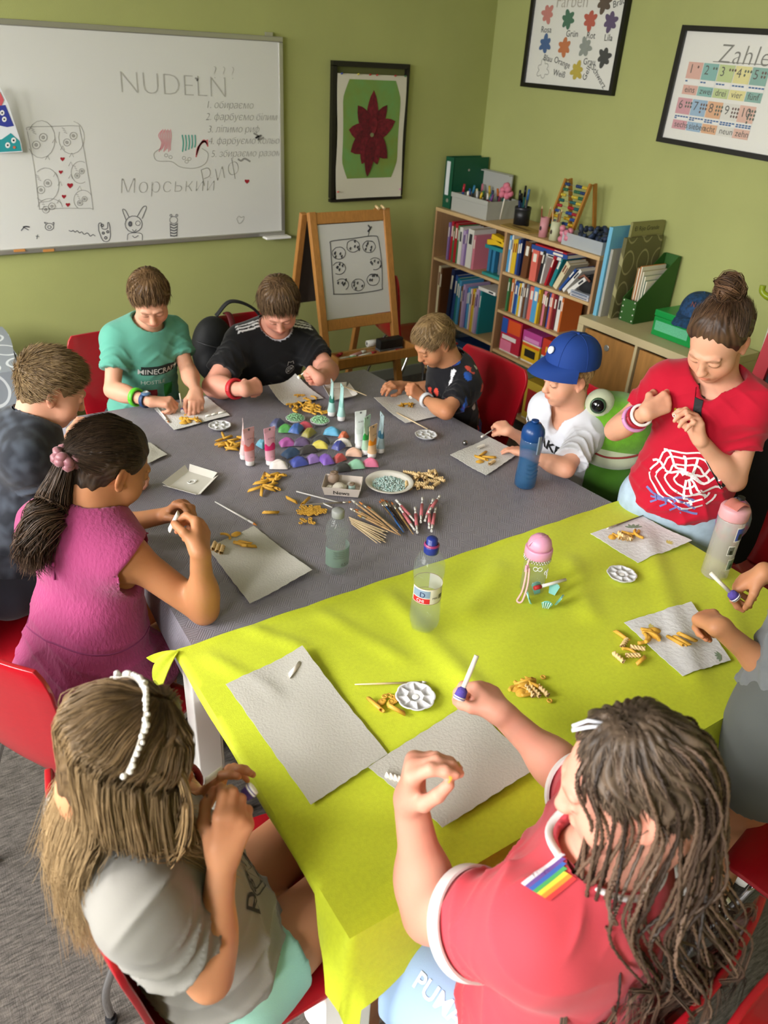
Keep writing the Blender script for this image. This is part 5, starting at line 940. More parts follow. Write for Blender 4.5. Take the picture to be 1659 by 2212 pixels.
rod('paint_brush', 'slim grey brush lying behind the grey capped bottle', 'brush', Z6(860, 286), Z6(505, 306), [('bristle', 0, .06, .001, .003, brist), ('ferrule', .06, .18, .003, .0026, met), ('handle', .18, 1, .0026, .0014, C('8A8070', .5))])
rod('paint_brush', 'white brush with orange tip beside the pink girl', 'brush', (555, 1138), (465, 1092), [('bristle', 0, .07, .001, .004, C('C8803A', .7)), ('ferrule', .07, .2, .0036, .003, wht), ('handle', .2, 1, .003, .0018, wht)], None, .002, .01)
rod('paint_brush', 'pale wooden brush above the near flower palette', 'brush', (921, 1476), (766, 1481), [('bristle', 0, .06, .0015, .0035, C('D8D8D4', .6)), ('ferrule', .06, .22, .0032, .0028, met), ('handle', .22, 1, .0028, .0016, woodl)])
rod('lolly_stick', 'short wooden stick at the edge of the sheet of the girl with braids', 'stick', (1072, 1568), (1097, 1595), [('shaft', 0, 1, .0022, .0022, woodl)], None, .008)
rod('lolly_stick', 'long wooden stick on the towel of the small boy', 'stick', (857, 895), (923, 930), [('shaft', 0, 1, .0022, .0022, woodl)], None, .003)
rod('paint_brush', 'white handled brush beside the watch of the boy in green', 'brush', (365, 916), (338, 880), [('bristle', 0, .07, .001, .003, brist), ('ferrule', .07, .2, .003, .0026, met), ('handle', .2, 1, .003, .002, wht)], None, .003)
rod('paint_brush', 'brush lying along the top edge of the towel of the girl in red', 'brush', (1310, 1146), (1388, 1118), [('bristle', 0, .08, .001, .003, C('E4E0D8', .6)), ('ferrule', .08, .25, .003, .0026, met), ('handle', .25, 1, .0026, .0016, C('5A4A3A', .4))], None, .004)
# folded white cartons
def carton(label, c, lab2=''):
    P = [tp(*q) for q in c]; m = sum(P)/4; t = wthing('folded_carton', label, 'carton', m); M_ct = mat('white_carton', 'DCD8D0', .7); I_ = [m+(q-m)*.72+V3((0, 0, .0015)) for q in P]; O_ = [m+(q-m)*1.0+V3((0, 0, .016)) for q in P]
    MB().add(I_, [(0, 1, 2, 3)]).build('base_panel', M_ct, t, solid=.0015)
    for i in range(4):
        j = (i+1) % 4; a, b, c_, d_ = I_[i], I_[j], O_[j]*.92+O_[i]*.08, O_[i]*.92+O_[j]*.08; MB().add([a, b, c_, d_], [(0, 1, 2, 3)]).build('side_flap', M_ct, t, solid=.0012)
    return t, m
t, m_ = carton('open white carton with a curl of white paint near the girl in pink', [(346, 1056), (405, 1010), (476, 1032), (431, 1080)]); MB().tube([m_+V3((.016*cos(a)*(1-.05*a), .012*sin(a)*(1-.05*a), .005)) for a in np.linspace(0, 9, 30)], .0018, 5).build('paint_curl', C('F2F2F0', .3), t)
t, m_ = carton('open white carton behind the pale aqua tubes', [(695, 836), (753, 833), (774, 861), (716, 873)])
rod('paint_brush', 'white brush laid across the carton behind the aqua tubes', 'brush', (738, 842), (791, 862), [('bristle', 0, .08, .002, .004, wht), ('handle', .08, 1, .0026, .002, woodl)], None, .016, .012)
p = tp(1004, 962); t = thing('silver_bead', 'round silver bead with a hole near the towel of the cap boy', 'bead', tuple(p)); MB().ball((0, 0, .010), .010, 14, 10).build('ball', mat('dark_silver', '8A8886', .25, metal=.9), t); MB().tube([(-.004, -.0085, .011), (-.0042, -.0103, .0112)], .0038, 10).build('hole', C('1A1A1A'), t)
# drinking bottles
M_pet = mat('clear_bottle_plastic', '8C9A98', .03, alpha=.13, spec=1); M_water = mat('water', '9CA8A0', .02, alpha=.10, spec=.6)
def prof_shell(prof, th=.0012): return prof
def bottle(label, px, py, prof, m, water=None, cap=None, n=32, rot=0, mod=None):
    p = tp(px, py); t = thing('drink_bottle', label, 'bottle', tuple(p), rot, 'drinking bottles on the tables'); MB().lathe(prof, n=n, mod=mod).build('bottle_body', m, t)
    if water: MB().lathe(water, n=n, mod=mod).build('water', M_water, t)
    return t
h = .165; pr1 = [(0, .004), (.022, 0), (.030, .004), (.0315, .02), (.0315, .085), (.029, .098), (.0285, .102), (.0315, .112), (.032, .13), (.028, .15), (.016, .165), (.0135, .17)]
pet5 = lambda a, z: 1-.10*max(0, 1-z/.02)*abs(cos(2.5*a))
t = bottle('clear water bottle with grey cap and faded green label on the grey cloth', 727, 1232, pr1, M_pet, [(0, .005), (.028, .006), (.030, .02), (.0305, .085), (.028, .098), (.0275, .102), (.030, .112), (.0302, .118), (0, .118)], mod=pet5)
MB().lathe([(.0155, .168), (.0165, .170), (.0165, .186), (.014, .189), (0, .189)], n=24).build('cap', C('8E908C', .4), t); MB().grid(lambda u, v: (.0320*cos(-3.3+u*3.6), .0320*sin(-3.3+u*3.6), .030+.055*v), 24, 2).build('label', mat('faded_label', '7FA08E', .4, alpha=.55), t)
def curved_text(t, name, txt, r, a0, z, size, c):
    v, f = text_mesh(txt, size); q = MB(); q.add([(r*cos(a0+x/r), r*sin(a0+x/r), z+y) for x, y in v], f); return q.build(name, C(c, .4), t)
curved_text(t, 'label_text', '0,5 L', .0324, -1.75, .034, .012, '2A3330'); 
for k in range(4): curved_text(t, 'label_text', 'mineralwasser naturell', .0324, -2.4, .058+.006*k, .0055, '3A4A44')
pr2 = [(0, .006), (.024, 0), (.034, .006), (.037, .03), (.036, .07), (.033, .10), (.033, .13), (.037, .16), (.0365, .185), (.029, .205), (.017, .218), (.014, .222)]
t = bottle('clear lemon water bottle with dark blue sports cap on the lime cloth', 914, 1358, pr2, M_pet, [(0, .007), (.033, .010), (.0358, .03), (.035, .07), (.032, .10), (.032, .13), (.0358, .16), (.0360, .168), (0, .168)], mod=lambda a, z: 1-.12*max(0, 1-z/.025)*abs(cos(2.5*a))-.02*(z < .09)*cos(6*a+z*70))
nb = C('1F2E78', .3); MB().lathe([(.0165, .216), (.0175, .219), (.0175, .236), (.013, .240), (.013, .252), (.009, .256), (0, .256)], n=24).build('cap', nb, t); MB().lathe([(.0178, .236), (.0180, .238), (.0150, .241)], n=24, top=False, bot=False).build('cap_ring', C('8A3060', .35), t)
MB().grid(lambda u, v: (.0345*cos(-3.4+u*4.2), .0345*sin(-3.4+u*4.2), .092+.042*v), 30, 2).build('label', C('D8D4C4', .4), t); MB().grid(lambda u, v: (.0348*cos(-3.3+u*1.3), .0348*sin(-3.3+u*1.3), .094+.014*v), 12, 2).build('red_panel', C('C0202C', .4), t); MB().grid(lambda u, v: (.0347*cos(-3.3+u*1.3), .0347*sin(-3.3+u*1.3), .110+.020*v), 12, 2).build('blue_panel', C('7E93A8', .4), t)
curved_text(t, 'label_text', 'CHI', .0352, -2.95, .0965, .012, 'F0F0F0'); curved_text(t, 'label_letter', 'D', .0352, -2.75, .111, .020, '1C2A5A')
for z_ in (.134, .0915): MB().lathe([(.0347, z_), (.0350, z_+.001)], n=30, top=False, bot=False).build('label_edge', C('8A2A30', .4), t)
q = MB()
for k in range(14): q.grid(lambda u, v: (.0351*cos(-1.35+.028*k+.012*u*(1+k % 2)), .0351*sin(-1.35+.028*k+.012*u*(1+k % 2)), .104+.012*v), 1, 1)
stuff(q.build('barcode', C('2A2A2A'), t)); curved_text(t, 'label_text', 'MIN', .0352, -1.85, .106, .008, '2A2A2A')
M_blue = mat('blue_translucent_tritan', '1C5C8C', .06, alpha=.62, spec=.7)
t = bottle('tall translucent blue sports bottle beside the boy in the cap', 1133, 1048, [(0, .004), (.030, 0), (.034, .004), (.035, .03), (.0325, .08), (.0325, .11), (.036, .14), (.036, .168), (.033, .172)], M_blue, [(0, .006), (.032, .008), (.033, .03), (.0305, .08), (.0305, .105), (0, .105)])
db_ = C('123F7A', .3); MB().lathe([(.0345, .168), (.037, .172), (.037, .192), (.034, .205), (.020, .222), (0, .224)], n=32).build('cap', db_, t); MB().box((-.004, -.0375, .160), (.012, .006, .062)).build('carry_loop', C('6E7A84', .4), t, bevel=.002); MB().tube([(0, 0, .224), (.0, 0, .232)], .012, 14).build('spout', db_, t)
for k, zz in enumerate((.045, .06, .075, .09)): MB().tube([(.0355*cos(a)*.99, .0355*sin(a)*.99, zz+.004*sin((a+1.6)*4)) for a in np.linspace(-2.4, -.9, 12)], .0012, 5).build('grip_ridge', M_blue, t)
pinkb = C('D898B4', .35)
t = bottle('small clear bottle with pink dome lid and glitter band on the lime cloth', 1148, 1272, [(0, .003), (.029, 0), (.032, .004), (.032, .106), (.030, .11)], M_pet, [(0, .004), (.030, .005), (.0305, .05), (0, .05)])
MB().lathe([(.034, .108), (.0355, .110), (.0355, .130), (.033, .133)], n=30).build('lid_collar', pinkb, t); MB().lathe([(.031, .132), (.031, .142), (.027, .155), (.017, .165), (0, .168)], n=28).build('dome_lid', pinkb, t); MB().tube([(.0315*cos(a), .006*cos(a*2), .142+.024*sin(a)) for a in np.linspace(0, pi, 16)], .0025, 6).build('lid_ridge', pinkb, t)
q = MB()
for k in range(60): a = k*2*pi/30; q.ball((.0335*cos(a+.1*(k >= 30)), .0335*sin(a+.1*(k >= 30)), .1005+.0055*(k >= 30)), .0028, 6, 4)
stuff(q.build('glitter_band', mat('glitter', 'D0CCC4', .15, metal=.7), t)); MB().tube(bez([(-.033, -.005, .112), (-.045, -.012, .095), (-.050, -.018, .06), (-.058, -.022, .025), (-.072, -.024, .004), (-.064, -.034, .006), (-.046, -.026, .045), (-.040, -.016, .09)], 40), .0028, 6, flat=.5).build('wrist_strap', C('DDB0A8', .6), t); MB().box((-.0445, -.012, .088), (.008, .006, .02)).build('strap_bead', pinkb, t)
for a0, zz in ((-2.2, .085), (-1.2, .07), (-1.6, .03), (-.7, .05)):
    q = MB()
    for s in (-1, 1): q.tube([(.0325*cos(a0+s*.18*(1-cos(b))), .0325*sin(a0+s*.18*(1-cos(b))), zz+.006*sin(b)) for b in np.linspace(0, 2*pi, 14)], .0008, 5)
    q.build('bow_print', C('EFEFEF', .4), t)
M_smoke = mat('smoky_bottle_plastic', 'C8C0B4', .06, alpha=.42, spec=.7); MB_ = None
t = bottle('tall clear bottle with pink lid and photo stickers at the right', 1541, 1242, [(0, .004), (.032, 0), (.0355, .004), (.0355, .180), (.033, .186)], M_smoke, [(0, .006), (.033, .007), (.034, .12), (0, .12)])
MB().lathe([(.0365, .184), (.038, .187), (.038, .212), (.035, .218), (0, .220)], n=30).build('lid', C('D49AA0', .4), t); MB().grid(lambda u, v: (-.026+.052*v, -.02+.04*u, .220+.010*sin(pi*v)*(1+.2*sin(u*9))), 8, 8).build('flip_cap', C('C07468', .35), t, solid=.004)
MB().tube(bez([(.034, -.01, .206), (.046, -.014, .200), (.046, -.014, .188), (.036, -.012, .186)], 14), .0028, 6).build('latch', C('E4DCD8', .3), t); MB().tube(bez([(.038, .0, .185), (.046, -.004, .15), (.044, -.006, .11), (.042, -.004, .075), (.048, 0, .08), (.050, 0, .14), (.041, .002, .19)], 30), .006, 6, flat=.25).build('strap', C('C77F84', .6), t)
for a0, z0_, w, hh, c1, c2 in ((-1.75, .128, .9, .044, '4A5AA8', '3A3A2A'), (-1.95, .085, .55, .03, '6A6A62', '23231E'), (-1.65, .036, .85, .036, '7A8A84', '2E4A3E')):
    f = lambda r, i0: (lambda u, v: (r*cos(a0+w*(i0+(1-2*i0)*u)-.3), r*sin(a0+w*(i0+(1-2*i0)*u)-.3), z0_+hh*(i0+(1-2*i0)*v)))
    MB().grid(f(.0360, 0), 10, 2).build('photo_sticker', C('E6E2DC', .4), t); s_ = MB().grid(f(.0363, .08), 10, 2).build('sticker_picture', C(c1, .4), t)
    MB().grid(lambda u, v: (.0366*cos(a0+w*(.3+.4*u)-.3), .0366*sin(a0+w*(.3+.4*u)-.3), z0_+hh*(.15+.4*v)), 6, 2).build('sticker_detail', C(c2, .4), t)
# teal hair claw clips with a white stick
p = tp(1176, 1300); t = thing('paint_cup_cluster', 'cluster of small teal shell-shaped cups with white ribs', 'cups', tuple(p)); tl, tw_ = C('78C0B8', .35), C('D6EAE6', .35)
for i, (dx, dy, a) in enumerate(((-.028, .010, 2.6), (-.012, -.016, 4.0), (.016, -.014, 5.2), (.004, .026, 1.4), (.030, .010, .4))):
    R_ = rotz(a); MB().grid(lambda u, v: V3((dx, dy, 0))+R_@V3((.008+.012*v, .014*(2*u-1)*(.6+.4*v), .002+.030*v*(1-.25*(2*u-1)**2))), 8, 6).build('cup', tl, t, solid=.0022)
    for k in range(4): MB().tube([V3((dx, dy, 0))+R_@V3((.0105+.012*v, .014*(2*(.15+.23*k)-1)*(.6+.4*v), .001+.029*v)) for v in np.linspace(.05, .95, 6)], .0013, 5).build('rib', tw_, t)
rod('plastic_spatula', 'white plastic spatula with a red end across the teal cups', 'spatula', (1217, 1277), (1150, 1293), [('blade', 0, .8, .0045, .0045, wht), ('red_end', .8, 1, .006, .006, C('B82A30', .4))], None, .034, .03)
# ---------------------------------------------------------------- implicit-surface modelling of bodies
class Sdf:
    """ordered list of blended primitives, meshed with surface nets"""
    def __init__(s): s.p = []
    def cone(s, a, b, ra, rb, k=.02, cut=(), op=1): s.p.append(('c', V3(a), V3(b), ra, rb, k, cut, op)); return s
    def ell(s, c, r, R=None, k=.02, cut=(), op=1): s.p.append(('e', V3(c), V3(r), np.eye(3) if R is None else np.array(R), 0, k, cut, op)); return s
    def bbox(s, pad=.012):
        lo = np.full(3, 9.); hi = -lo
        for q in s.p:
            if q[7] < 0: continue
            a, b = s.box(q); lo = np.minimum(lo, a); hi = np.maximum(hi, b)
        return lo-pad, hi+pad
    @staticmethod
    def box(q):
        if q[0] == 'c':
            return np.minimum(q[1]-q[3], q[2]-q[4]), np.maximum(q[1]+q[3], q[2]+q[4])
        e = np.sqrt(((q[3]*q[2])**2).sum(1)); return q[1]-e, q[1]+e
    def field(s, lo, hi, h):
        n = np.ceil((hi-lo)/h).astype(int)+1; F = np.full(n, .06, np.float32)
        for q in s.p:
            a, b = s.box(q); pad = q[5]+3*h; i0 = np.maximum(np.floor((a-pad-lo)/h).astype(int), 0); i1 = np.minimum(np.ceil((b+pad-lo)/h).astype(int)+1, n)
            if (i1 <= i0).any(): continue
            X = (lo[0]+h*np.arange(i0[0], i1[0], dtype=np.float32))[:, None, None]; Y = (lo[1]+h*np.arange(i0[1], i1[1], dtype=np.float32))[None, :, None]; Z = (lo[2]+h*np.arange(i0[2], i1[2], dtype=np.float32))[None, None, :]
            if q[0] == 'c':
                A = q[1]; ba = q[2]-A; l2 = ba@ba+1e-12; x, y, z = X-A[0], Y-A[1], Z-A[2]
                t = np.clip((x*ba[0]+y*ba[1]+z*ba[2])/l2, 0, 1); d = np.sqrt((x-t*ba[0])**2+(y-t*ba[1])**2+(z-t*ba[2])**2)-(q[3]+t*(q[4]-q[3]))
            else:
                R, r = q[3], q[2]; x, y, z = X-q[1][0], Y-q[1][1], Z-q[1][2]
                u = (x*R[0, 0]+y*R[1, 0]+z*R[2, 0])/r[0]; v = (x*R[0, 1]+y*R[1, 1]+z*R[2, 1])/r[1]; w = (x*R[0, 2]+y*R[1, 2]+z*R[2, 2])/r[2]
                k0 = np.sqrt(u*u+v*v+w*w)+1e-6; k1 = np.sqrt((u/r[0])**2+(v/r[1])**2+(w/r[2])**2)+1e-6; d = k0*(k0-1)/k1
            for (cp, cn) in q[6]: d = np.maximum(d, (X-cp[0])*cn[0]+(Y-cp[1])*cn[1]+(Z-cp[2])*cn[2])
            S = F[i0[0]:i1[0], i0[1]:i1[1], i0[2]:i1[2]]; k = q[5]
            if q[7] > 0: g = np.maximum(k-np.abs(S-d), 0)/k; S[...] = np.minimum(S, d)-g*g*k*.25
            else: d = -d; g = np.maximum(k-np.abs(S-d), 0)/k; S[...] = np.maximum(S, d)+g*g*k*.25
        return F
    def mesh(s, h, lo=None, hi=None):
        if lo is None: lo, hi = s.bbox(3*h)
        F = s.field(lo, hi, h); return nets(F, lo, h)
def nets(F, lo, h):
    S = F < 0; c = np.zeros(tuple(np.array(F.shape)-1), np.int8); N = c.shape
    offs = [(i, j, k) for i in (0, 1) for j in (0, 1) for k in (0, 1)]
    for o in offs: c += S[o[0]:o[0]+N[0], o[1]:o[1]+N[1], o[2]:o[2]+N[2]]
    act = (c > 0) & (c < 8); I = np.argwhere(act); idx = np.full(N, -1, np.int32); idx[act] = np.arange(len(I))
    val = {o: F[I[:, 0]+o[0], I[:, 1]+o[1], I[:, 2]+o[2]] for o in offs}; acc = np.zeros((len(I), 3)); cnt = np.zeros(len(I))
    for o in offs:
        for ax in range(3):
            if o[ax]: continue
            p = list(o); p[ax] = 1; p = tuple(p); a, b = val[o], val[p]; m = (a < 0) != (b < 0); t = np.where(m, a/(a-b+1e-20), 0)
            for q in range(3): acc[:, q] += np.where(m, o[q]+(t if q == ax else 0), 0)
            cnt += m
    V = lo+h*(I+acc/cnt[:, None]); Q = []
    for ax in range(3):
        sl = [slice(1, n) for n in N]; sl[ax] = slice(0, N[ax]); A = S[tuple(sl)]; sl2 = list(sl); sl2[ax] = slice(1, N[ax]+1); B = S[tuple(sl2)]
        E = np.argwhere(A != B); inside = A[E[:, 0], E[:, 1], E[:, 2]]; E = E+np.array([0 if q == ax else 1 for q in range(3)])
        u, v = [(1, 2), (2, 0), (0, 1)][ax]; du = np.zeros(3, int); du[u] = 1; dv = np.zeros(3, int); dv[v] = 1
        g = lambda P: idx[P[:, 0], P[:, 1], P[:, 2]]; q4 = np.stack([g(E-du-dv), g(E-dv), g(E), g(E-du)], 1); q4[~inside] = q4[~inside][:, ::-1]; Q.append(q4)
    Q = np.concatenate(Q); return V, Q[(Q >= 0).all(1)]
def compact(V, Q, keep):
    Q = Q[keep]; used = np.unique(Q); mp = np.full(len(V), -1); mp[used] = np.arange(len(used)); return V[used], mp[Q]
def np_mesh(name, V, Q, m, col=None, smooth=True):
    me = bpy.data.meshes.new(name); n, f = len(V), len(Q); k = Q.shape[1] if f else 4
    me.vertices.add(n); me.vertices.foreach_set('co', np.asarray(V, np.float32).ravel()); me.loops.add(f*k); me.loops.foreach_set('vertex_index', np.asarray(Q, np.int32).ravel()); me.polygons.add(f); me.polygons.foreach_set('loop_start', np.arange(0, f*k, k, dtype=np.int32))
    me.polygons.foreach_set('use_smooth', np.full(f, smooth)); me.update(calc_edges=True)
    if col is not None:
        a = me.attributes.new('Col', 'FLOAT_COLOR', 'POINT'); c4 = np.ones((n, 4), np.float32); c4[:, :3] = col; a.data.foreach_set('color', c4.ravel())
    if m is not None: me.materials.append(m)
    return me
def vnormals(V, Q):
    n = np.cross(V[Q[:, 2]]-V[Q[:, 0]], V[Q[:, 3 if Q.shape[1] > 3 else 1]]-V[Q[:, 1]]); o = np.zeros_like(V)
    for i in range(Q.shape[1]): np.add.at(o, Q[:, i], n)
    return o/(np.linalg.norm(o, axis=1, keepdims=True)+1e-12)
def frame(f, up):
    """columns: right, forward, up"""
    f = nrm(f); r = nrm(np.cross(f, up)); return np.stack([r, f, np.cross(r, f)], 1)
def fw(az, down=0, roll=0):
    a, b = radians(az), radians(down); f = V3((cos(a)*cos(b), sin(a)*cos(b), -sin(b))); R = frame(f, (0, 0, 1) if abs(b) < 1.45 else (cos(a), sin(a), 0)); return R@roty(radians(roll))
M_skin = mat('skin', 'FFFFFF', .5, attr='Col', sss=.12, spec=.35, bump=.05, bscale=500)
M_cloth = mat('knit_cloth', 'FFFFFF', .85, attr='Col', sheen=.15, bump=.12, bscale=700, spec=.2)
M_hair = mat('hair', 'FFFFFF', .48, attr='Col', spec=.35)
SKIN = {'fair': np.array(lin('D8A084')[:3]), 'tan': np.array(lin('BE8560')[:3]), 'rosy': np.array(lin('DB9C86')[:3]), 'olive': np.array(lin('B27A54')[:3])}
def hashn(P, f=40, s=0):
    return (np.sin(P[:, 0]*f+1.3*np.sin(P[:, 1]*f*.8+s)+s)+np.sin(P[:, 1]*f*1.1+1.7*np.sin(P[:, 2]*f*.7))+np.sin(P[:, 2]*f*.9+1.1*np.sin(P[:, 0]*f*1.2+s)))/3

def hand_prims(S, w, k, n, side, fing, thumb=None, sc=1.0, nails=None, fat=1.0):
    """w wrist, k middle knuckle, n direction of the back of the hand, side +1 right hand; fing: 4 x (mcp, pip, dip, spread) degrees, index first"""
    w, k = V3(w), V3(k); d = nrm(k-w); n = nrm(V3(n)-d*(V3(n)@d)); lat = np.cross(n, d)*side; L = .074*sc
    offs = [.0235, .0075, -.0085, -.0225]; dist = [.073, .076, .071, .062]; ph = [(.034, .021, .017), (.038, .024, .018), (.035, .022, .018), (.027, .017, .015)]; rr = [.0088, .0090, .0086, .0076]; tips = []
    for o, ds in zip(offs, dist): S.cone(w+lat*o*.55*sc, w+d*ds*sc+lat*o*sc-n*.001, .0135*sc*fat, .0105*sc*fat, .014*sc)
    S.cone(w+d*.012*sc+lat*.012*sc-n*.006*sc, w+d*.05*sc-lat*.014*sc-n*.006*sc, .012*sc*fat, .011*sc*fat, .014*sc)
    for i in range(4):
        m, p_, q, sp = fing[i]; a = radians(sp)*side; dd = nrm(d*cos(radians(sp))+lat*sin(radians(sp))); b = w+d*dist[i]*sc+lat*offs[i]*sc; ang = 0; r0 = rr[i]*sc*fat
        for j, fl in enumerate((m, p_, q)):
            ang += radians(fl); v = dd*cos(ang)-n*sin(ang); e = b+v*ph[i][j]*sc; r1 = r0*(.93 if j < 2 else .80)
            S.cone(b, e, r0, r1, .0045*sc if j else .009*sc); S.ell(b+v*.001, (r0*1.03,)*3, k=.002) if j else None
            if j == 2 and nails is not None: nails.append((e-v*.0035*sc+(dd*sin(ang)+n*cos(ang))*r1*.9, .0052*sc))
            b, r0 = e, r1
        tips.append(b)
    t0 = w+d*.016*sc+lat*.017*sc-n*.005*sc; td = nrm(d*.62+lat*.62-n*.42) if thumb is None or thumb[0] is None else nrm(d*thumb[0][0]+lat*thumb[0][1]+n*thumb[0][2])
    t1 = t0+td*.037*sc; tgt = tips[0] if thumb is None or thumb[1] is None else V3(thumb[1]); 
    dirn = nrm(nrm(tgt-t1)+.55*td); t2 = t1+dirn*.030*sc; d3 = nrm(tgt-t2) if np.linalg.norm(tgt-t2) > .004 else dirn; t3 = t2+nrm(d3+.4*dirn)*.023*sc
    S.cone(t0, t1, .0145*sc*fat, .0105*sc*fat, .014*sc); S.cone(t1, t2, .0102*sc*fat, .0092*sc*fat, .005*sc); S.cone(t2, t3, .0092*sc*fat, .0075*sc*fat, .004*sc)
    if nails is not None: nails.append((t3-nrm(t3-t2)*.004+np.cross(nrm(t3-t2), n)*side*-.0*sc+n*.005*sc, .006*sc))
    return dict(tips=tips, thumb=t3, pinch=(tips[0]+t3)/2, d=d, n=n, lat=lat)
PINCH = [(48, 55, 25, 2), (58, 62, 30, 0), (66, 70, 35, -2), (70, 72, 35, -6)]
HOLD = [(35, 45, 25, 4), (45, 55, 30, 1), (50, 60, 30, -3), (52, 60, 30, -8)]
FIST = [(75, 85, 45, 2), (80, 90, 45, 0), (82, 90, 45, -2), (82, 85, 45, -5)]
FLAT = [(12, 18, 10, 6), (14, 16, 10, 1), (14, 18, 10, -4), (12, 20, 12, -12)]
CLAW = [(20, 45, 25, 8), (22, 42, 25, 2), (25, 42, 25, -5), (25, 45, 25, -14)]

def head_prims(S, H, R, s, N, Rt, nr=.046, cheek=1.0):
    P = lambda x, y, z: H+R@(V3((x, y, z))*s)
    e = lambda c, r, k=.02, rot=None, op=1: S.ell(P(*c), V3(r)*s, R if rot is None else R@rot, k*s, op=op)
    e((0, -.012, .030), (.071, .090, .074)); e((0, .028, -.022), (.058, .062, .078), .03); e((0, .050, -.066), (.036*cheek, .034, .032), .03)
    e((0, .067, -.088), (.019, .016, .015), .02)
    for sx in (-1, 1):
        e((sx*.034, .052, -.034), (.027*cheek, .028, .030*cheek), .025); e((sx*.030, .0805, .0075), (.0135, .009, .0105), .010)
        e((sx*.031, .092, .0145), (.017, .010, .010), .012, op=-1)
        e((sx*.0295, .0775, .0055), (.0150, .0125, .0105), .004); e((sx*.026, .083, .026), (.022, .007, .007), .012, rotz(-sx*.35)@roty(sx*.12))
        e((sx*.0088, .0985, -.0255), (.0072, .0085, .0065), .005)
        e((sx*.0705, -.012, -.004), (.0062, .019, .030), .006, rotz(sx*.40)@rotx(.18)); e((sx*.0775, -.010, -.002), (.005, .011, .018), .004, rotz(sx*.40)@rotx(.18), op=-1)
        e((sx*.0745, -.018, -.006), (.0035, .005, .012), .004); e((sx*.069, -.004, -.030), (.006, .009, .009), .006)
    S.cone(P(0, .088, .012), P(0, .104, -.020), .0075*s, .0095*s, .014*s); e((0, .1065, -.0235), (.0092, .0085, .0080), .006)
    e((0, .083, -.052), (.024, .014, .014), .014)
    e((0, .0955, -.0475), (.0185, .0065, .0045), .004); e((0, .0945, -.0565), (.0155, .0075, .0055), .004); e((0, .103, -.0520), (.021, .006, .0014), .0025, op=-1)
    nb = P(0, -.030, -.055); S.cone(V3(N), nb, nr*s*1.12, nr*s, .03); S.cone(V3(N)+Rt[:, 1]*.02, P(0, .0, -.075), nr*s*.95, nr*s*.9, .03)
def head_colours(V, C, H, R, s, brow, lipc, lash=.9, blush=1.0):
    q = (V-H)@R/s; g = lambda c, r: np.exp(-((q-V3(c))**2/V3(r)**2).sum(1)*1.0)
    def mix(w, c): w = np.clip(w, 0, 1)[:, None]; C[:] = C*(1-w)+np.array(c)*w
    fr = q[:, 1] > .03
    for sx in (-1, 1):
        mix(g((sx*.042, .07, -.03), (.022, .04, .02))*.35*blush, C.mean(0)*np.array([1.12, .72, .68])); mix(g((sx*.076, -.012, -.004), (.02, .025, .035))*.4, C.mean(0)*np.array([1.1, .72, .66]))
        arc = q[:, 2]-(.0285-.9*(np.abs(q[:, 0])-.030)**2/.03-.06*(np.abs(q[:, 0])-.03))
        mix(np.exp(-(arc/.0035)**2)*(np.abs(q[:, 0]*sx-.029) < .0165)*(q[:, 0]*sx > 0)*fr*.55, brow)
        ll = q[:, 2]-(-.0015+2.6*(q[:, 0]-sx*.0295)**2/.012*.1-.0)
        mix(np.exp(-(ll/.0022)**2)*(np.abs(q[:, 0]-sx*.0295) < .0145)*(q[:, 1] > .062)*lash, np.array([.035, .022, .016]))
        mix(np.exp(-((q[:, 2]-.0145)/.0016)**2)*(np.abs(q[:, 0]-sx*.0295) < .0135)*(q[:, 1] > .062)*.22, C.mean(0)*np.array([.6, .42, .38]))
    mix(((np.abs(q[:, 2]+.052) < .0095-(np.abs(q[:, 0])/.021)**2*.007) & (np.abs(q[:, 0]) < .020) & (q[:, 1] > .082))*.7, lipc)
    mix(g((0, .106, -.027), (.014, .014, .012))*.25*blush, C.mean(0)*np.array([1.1, .7, .65]))
    for sx in (-1, 1): mix(g((sx*.006, .1, -.0315), (.0035, .006, .0025))*.7, C.mean(0)*np.array([.45, .28, .25]))
    return C

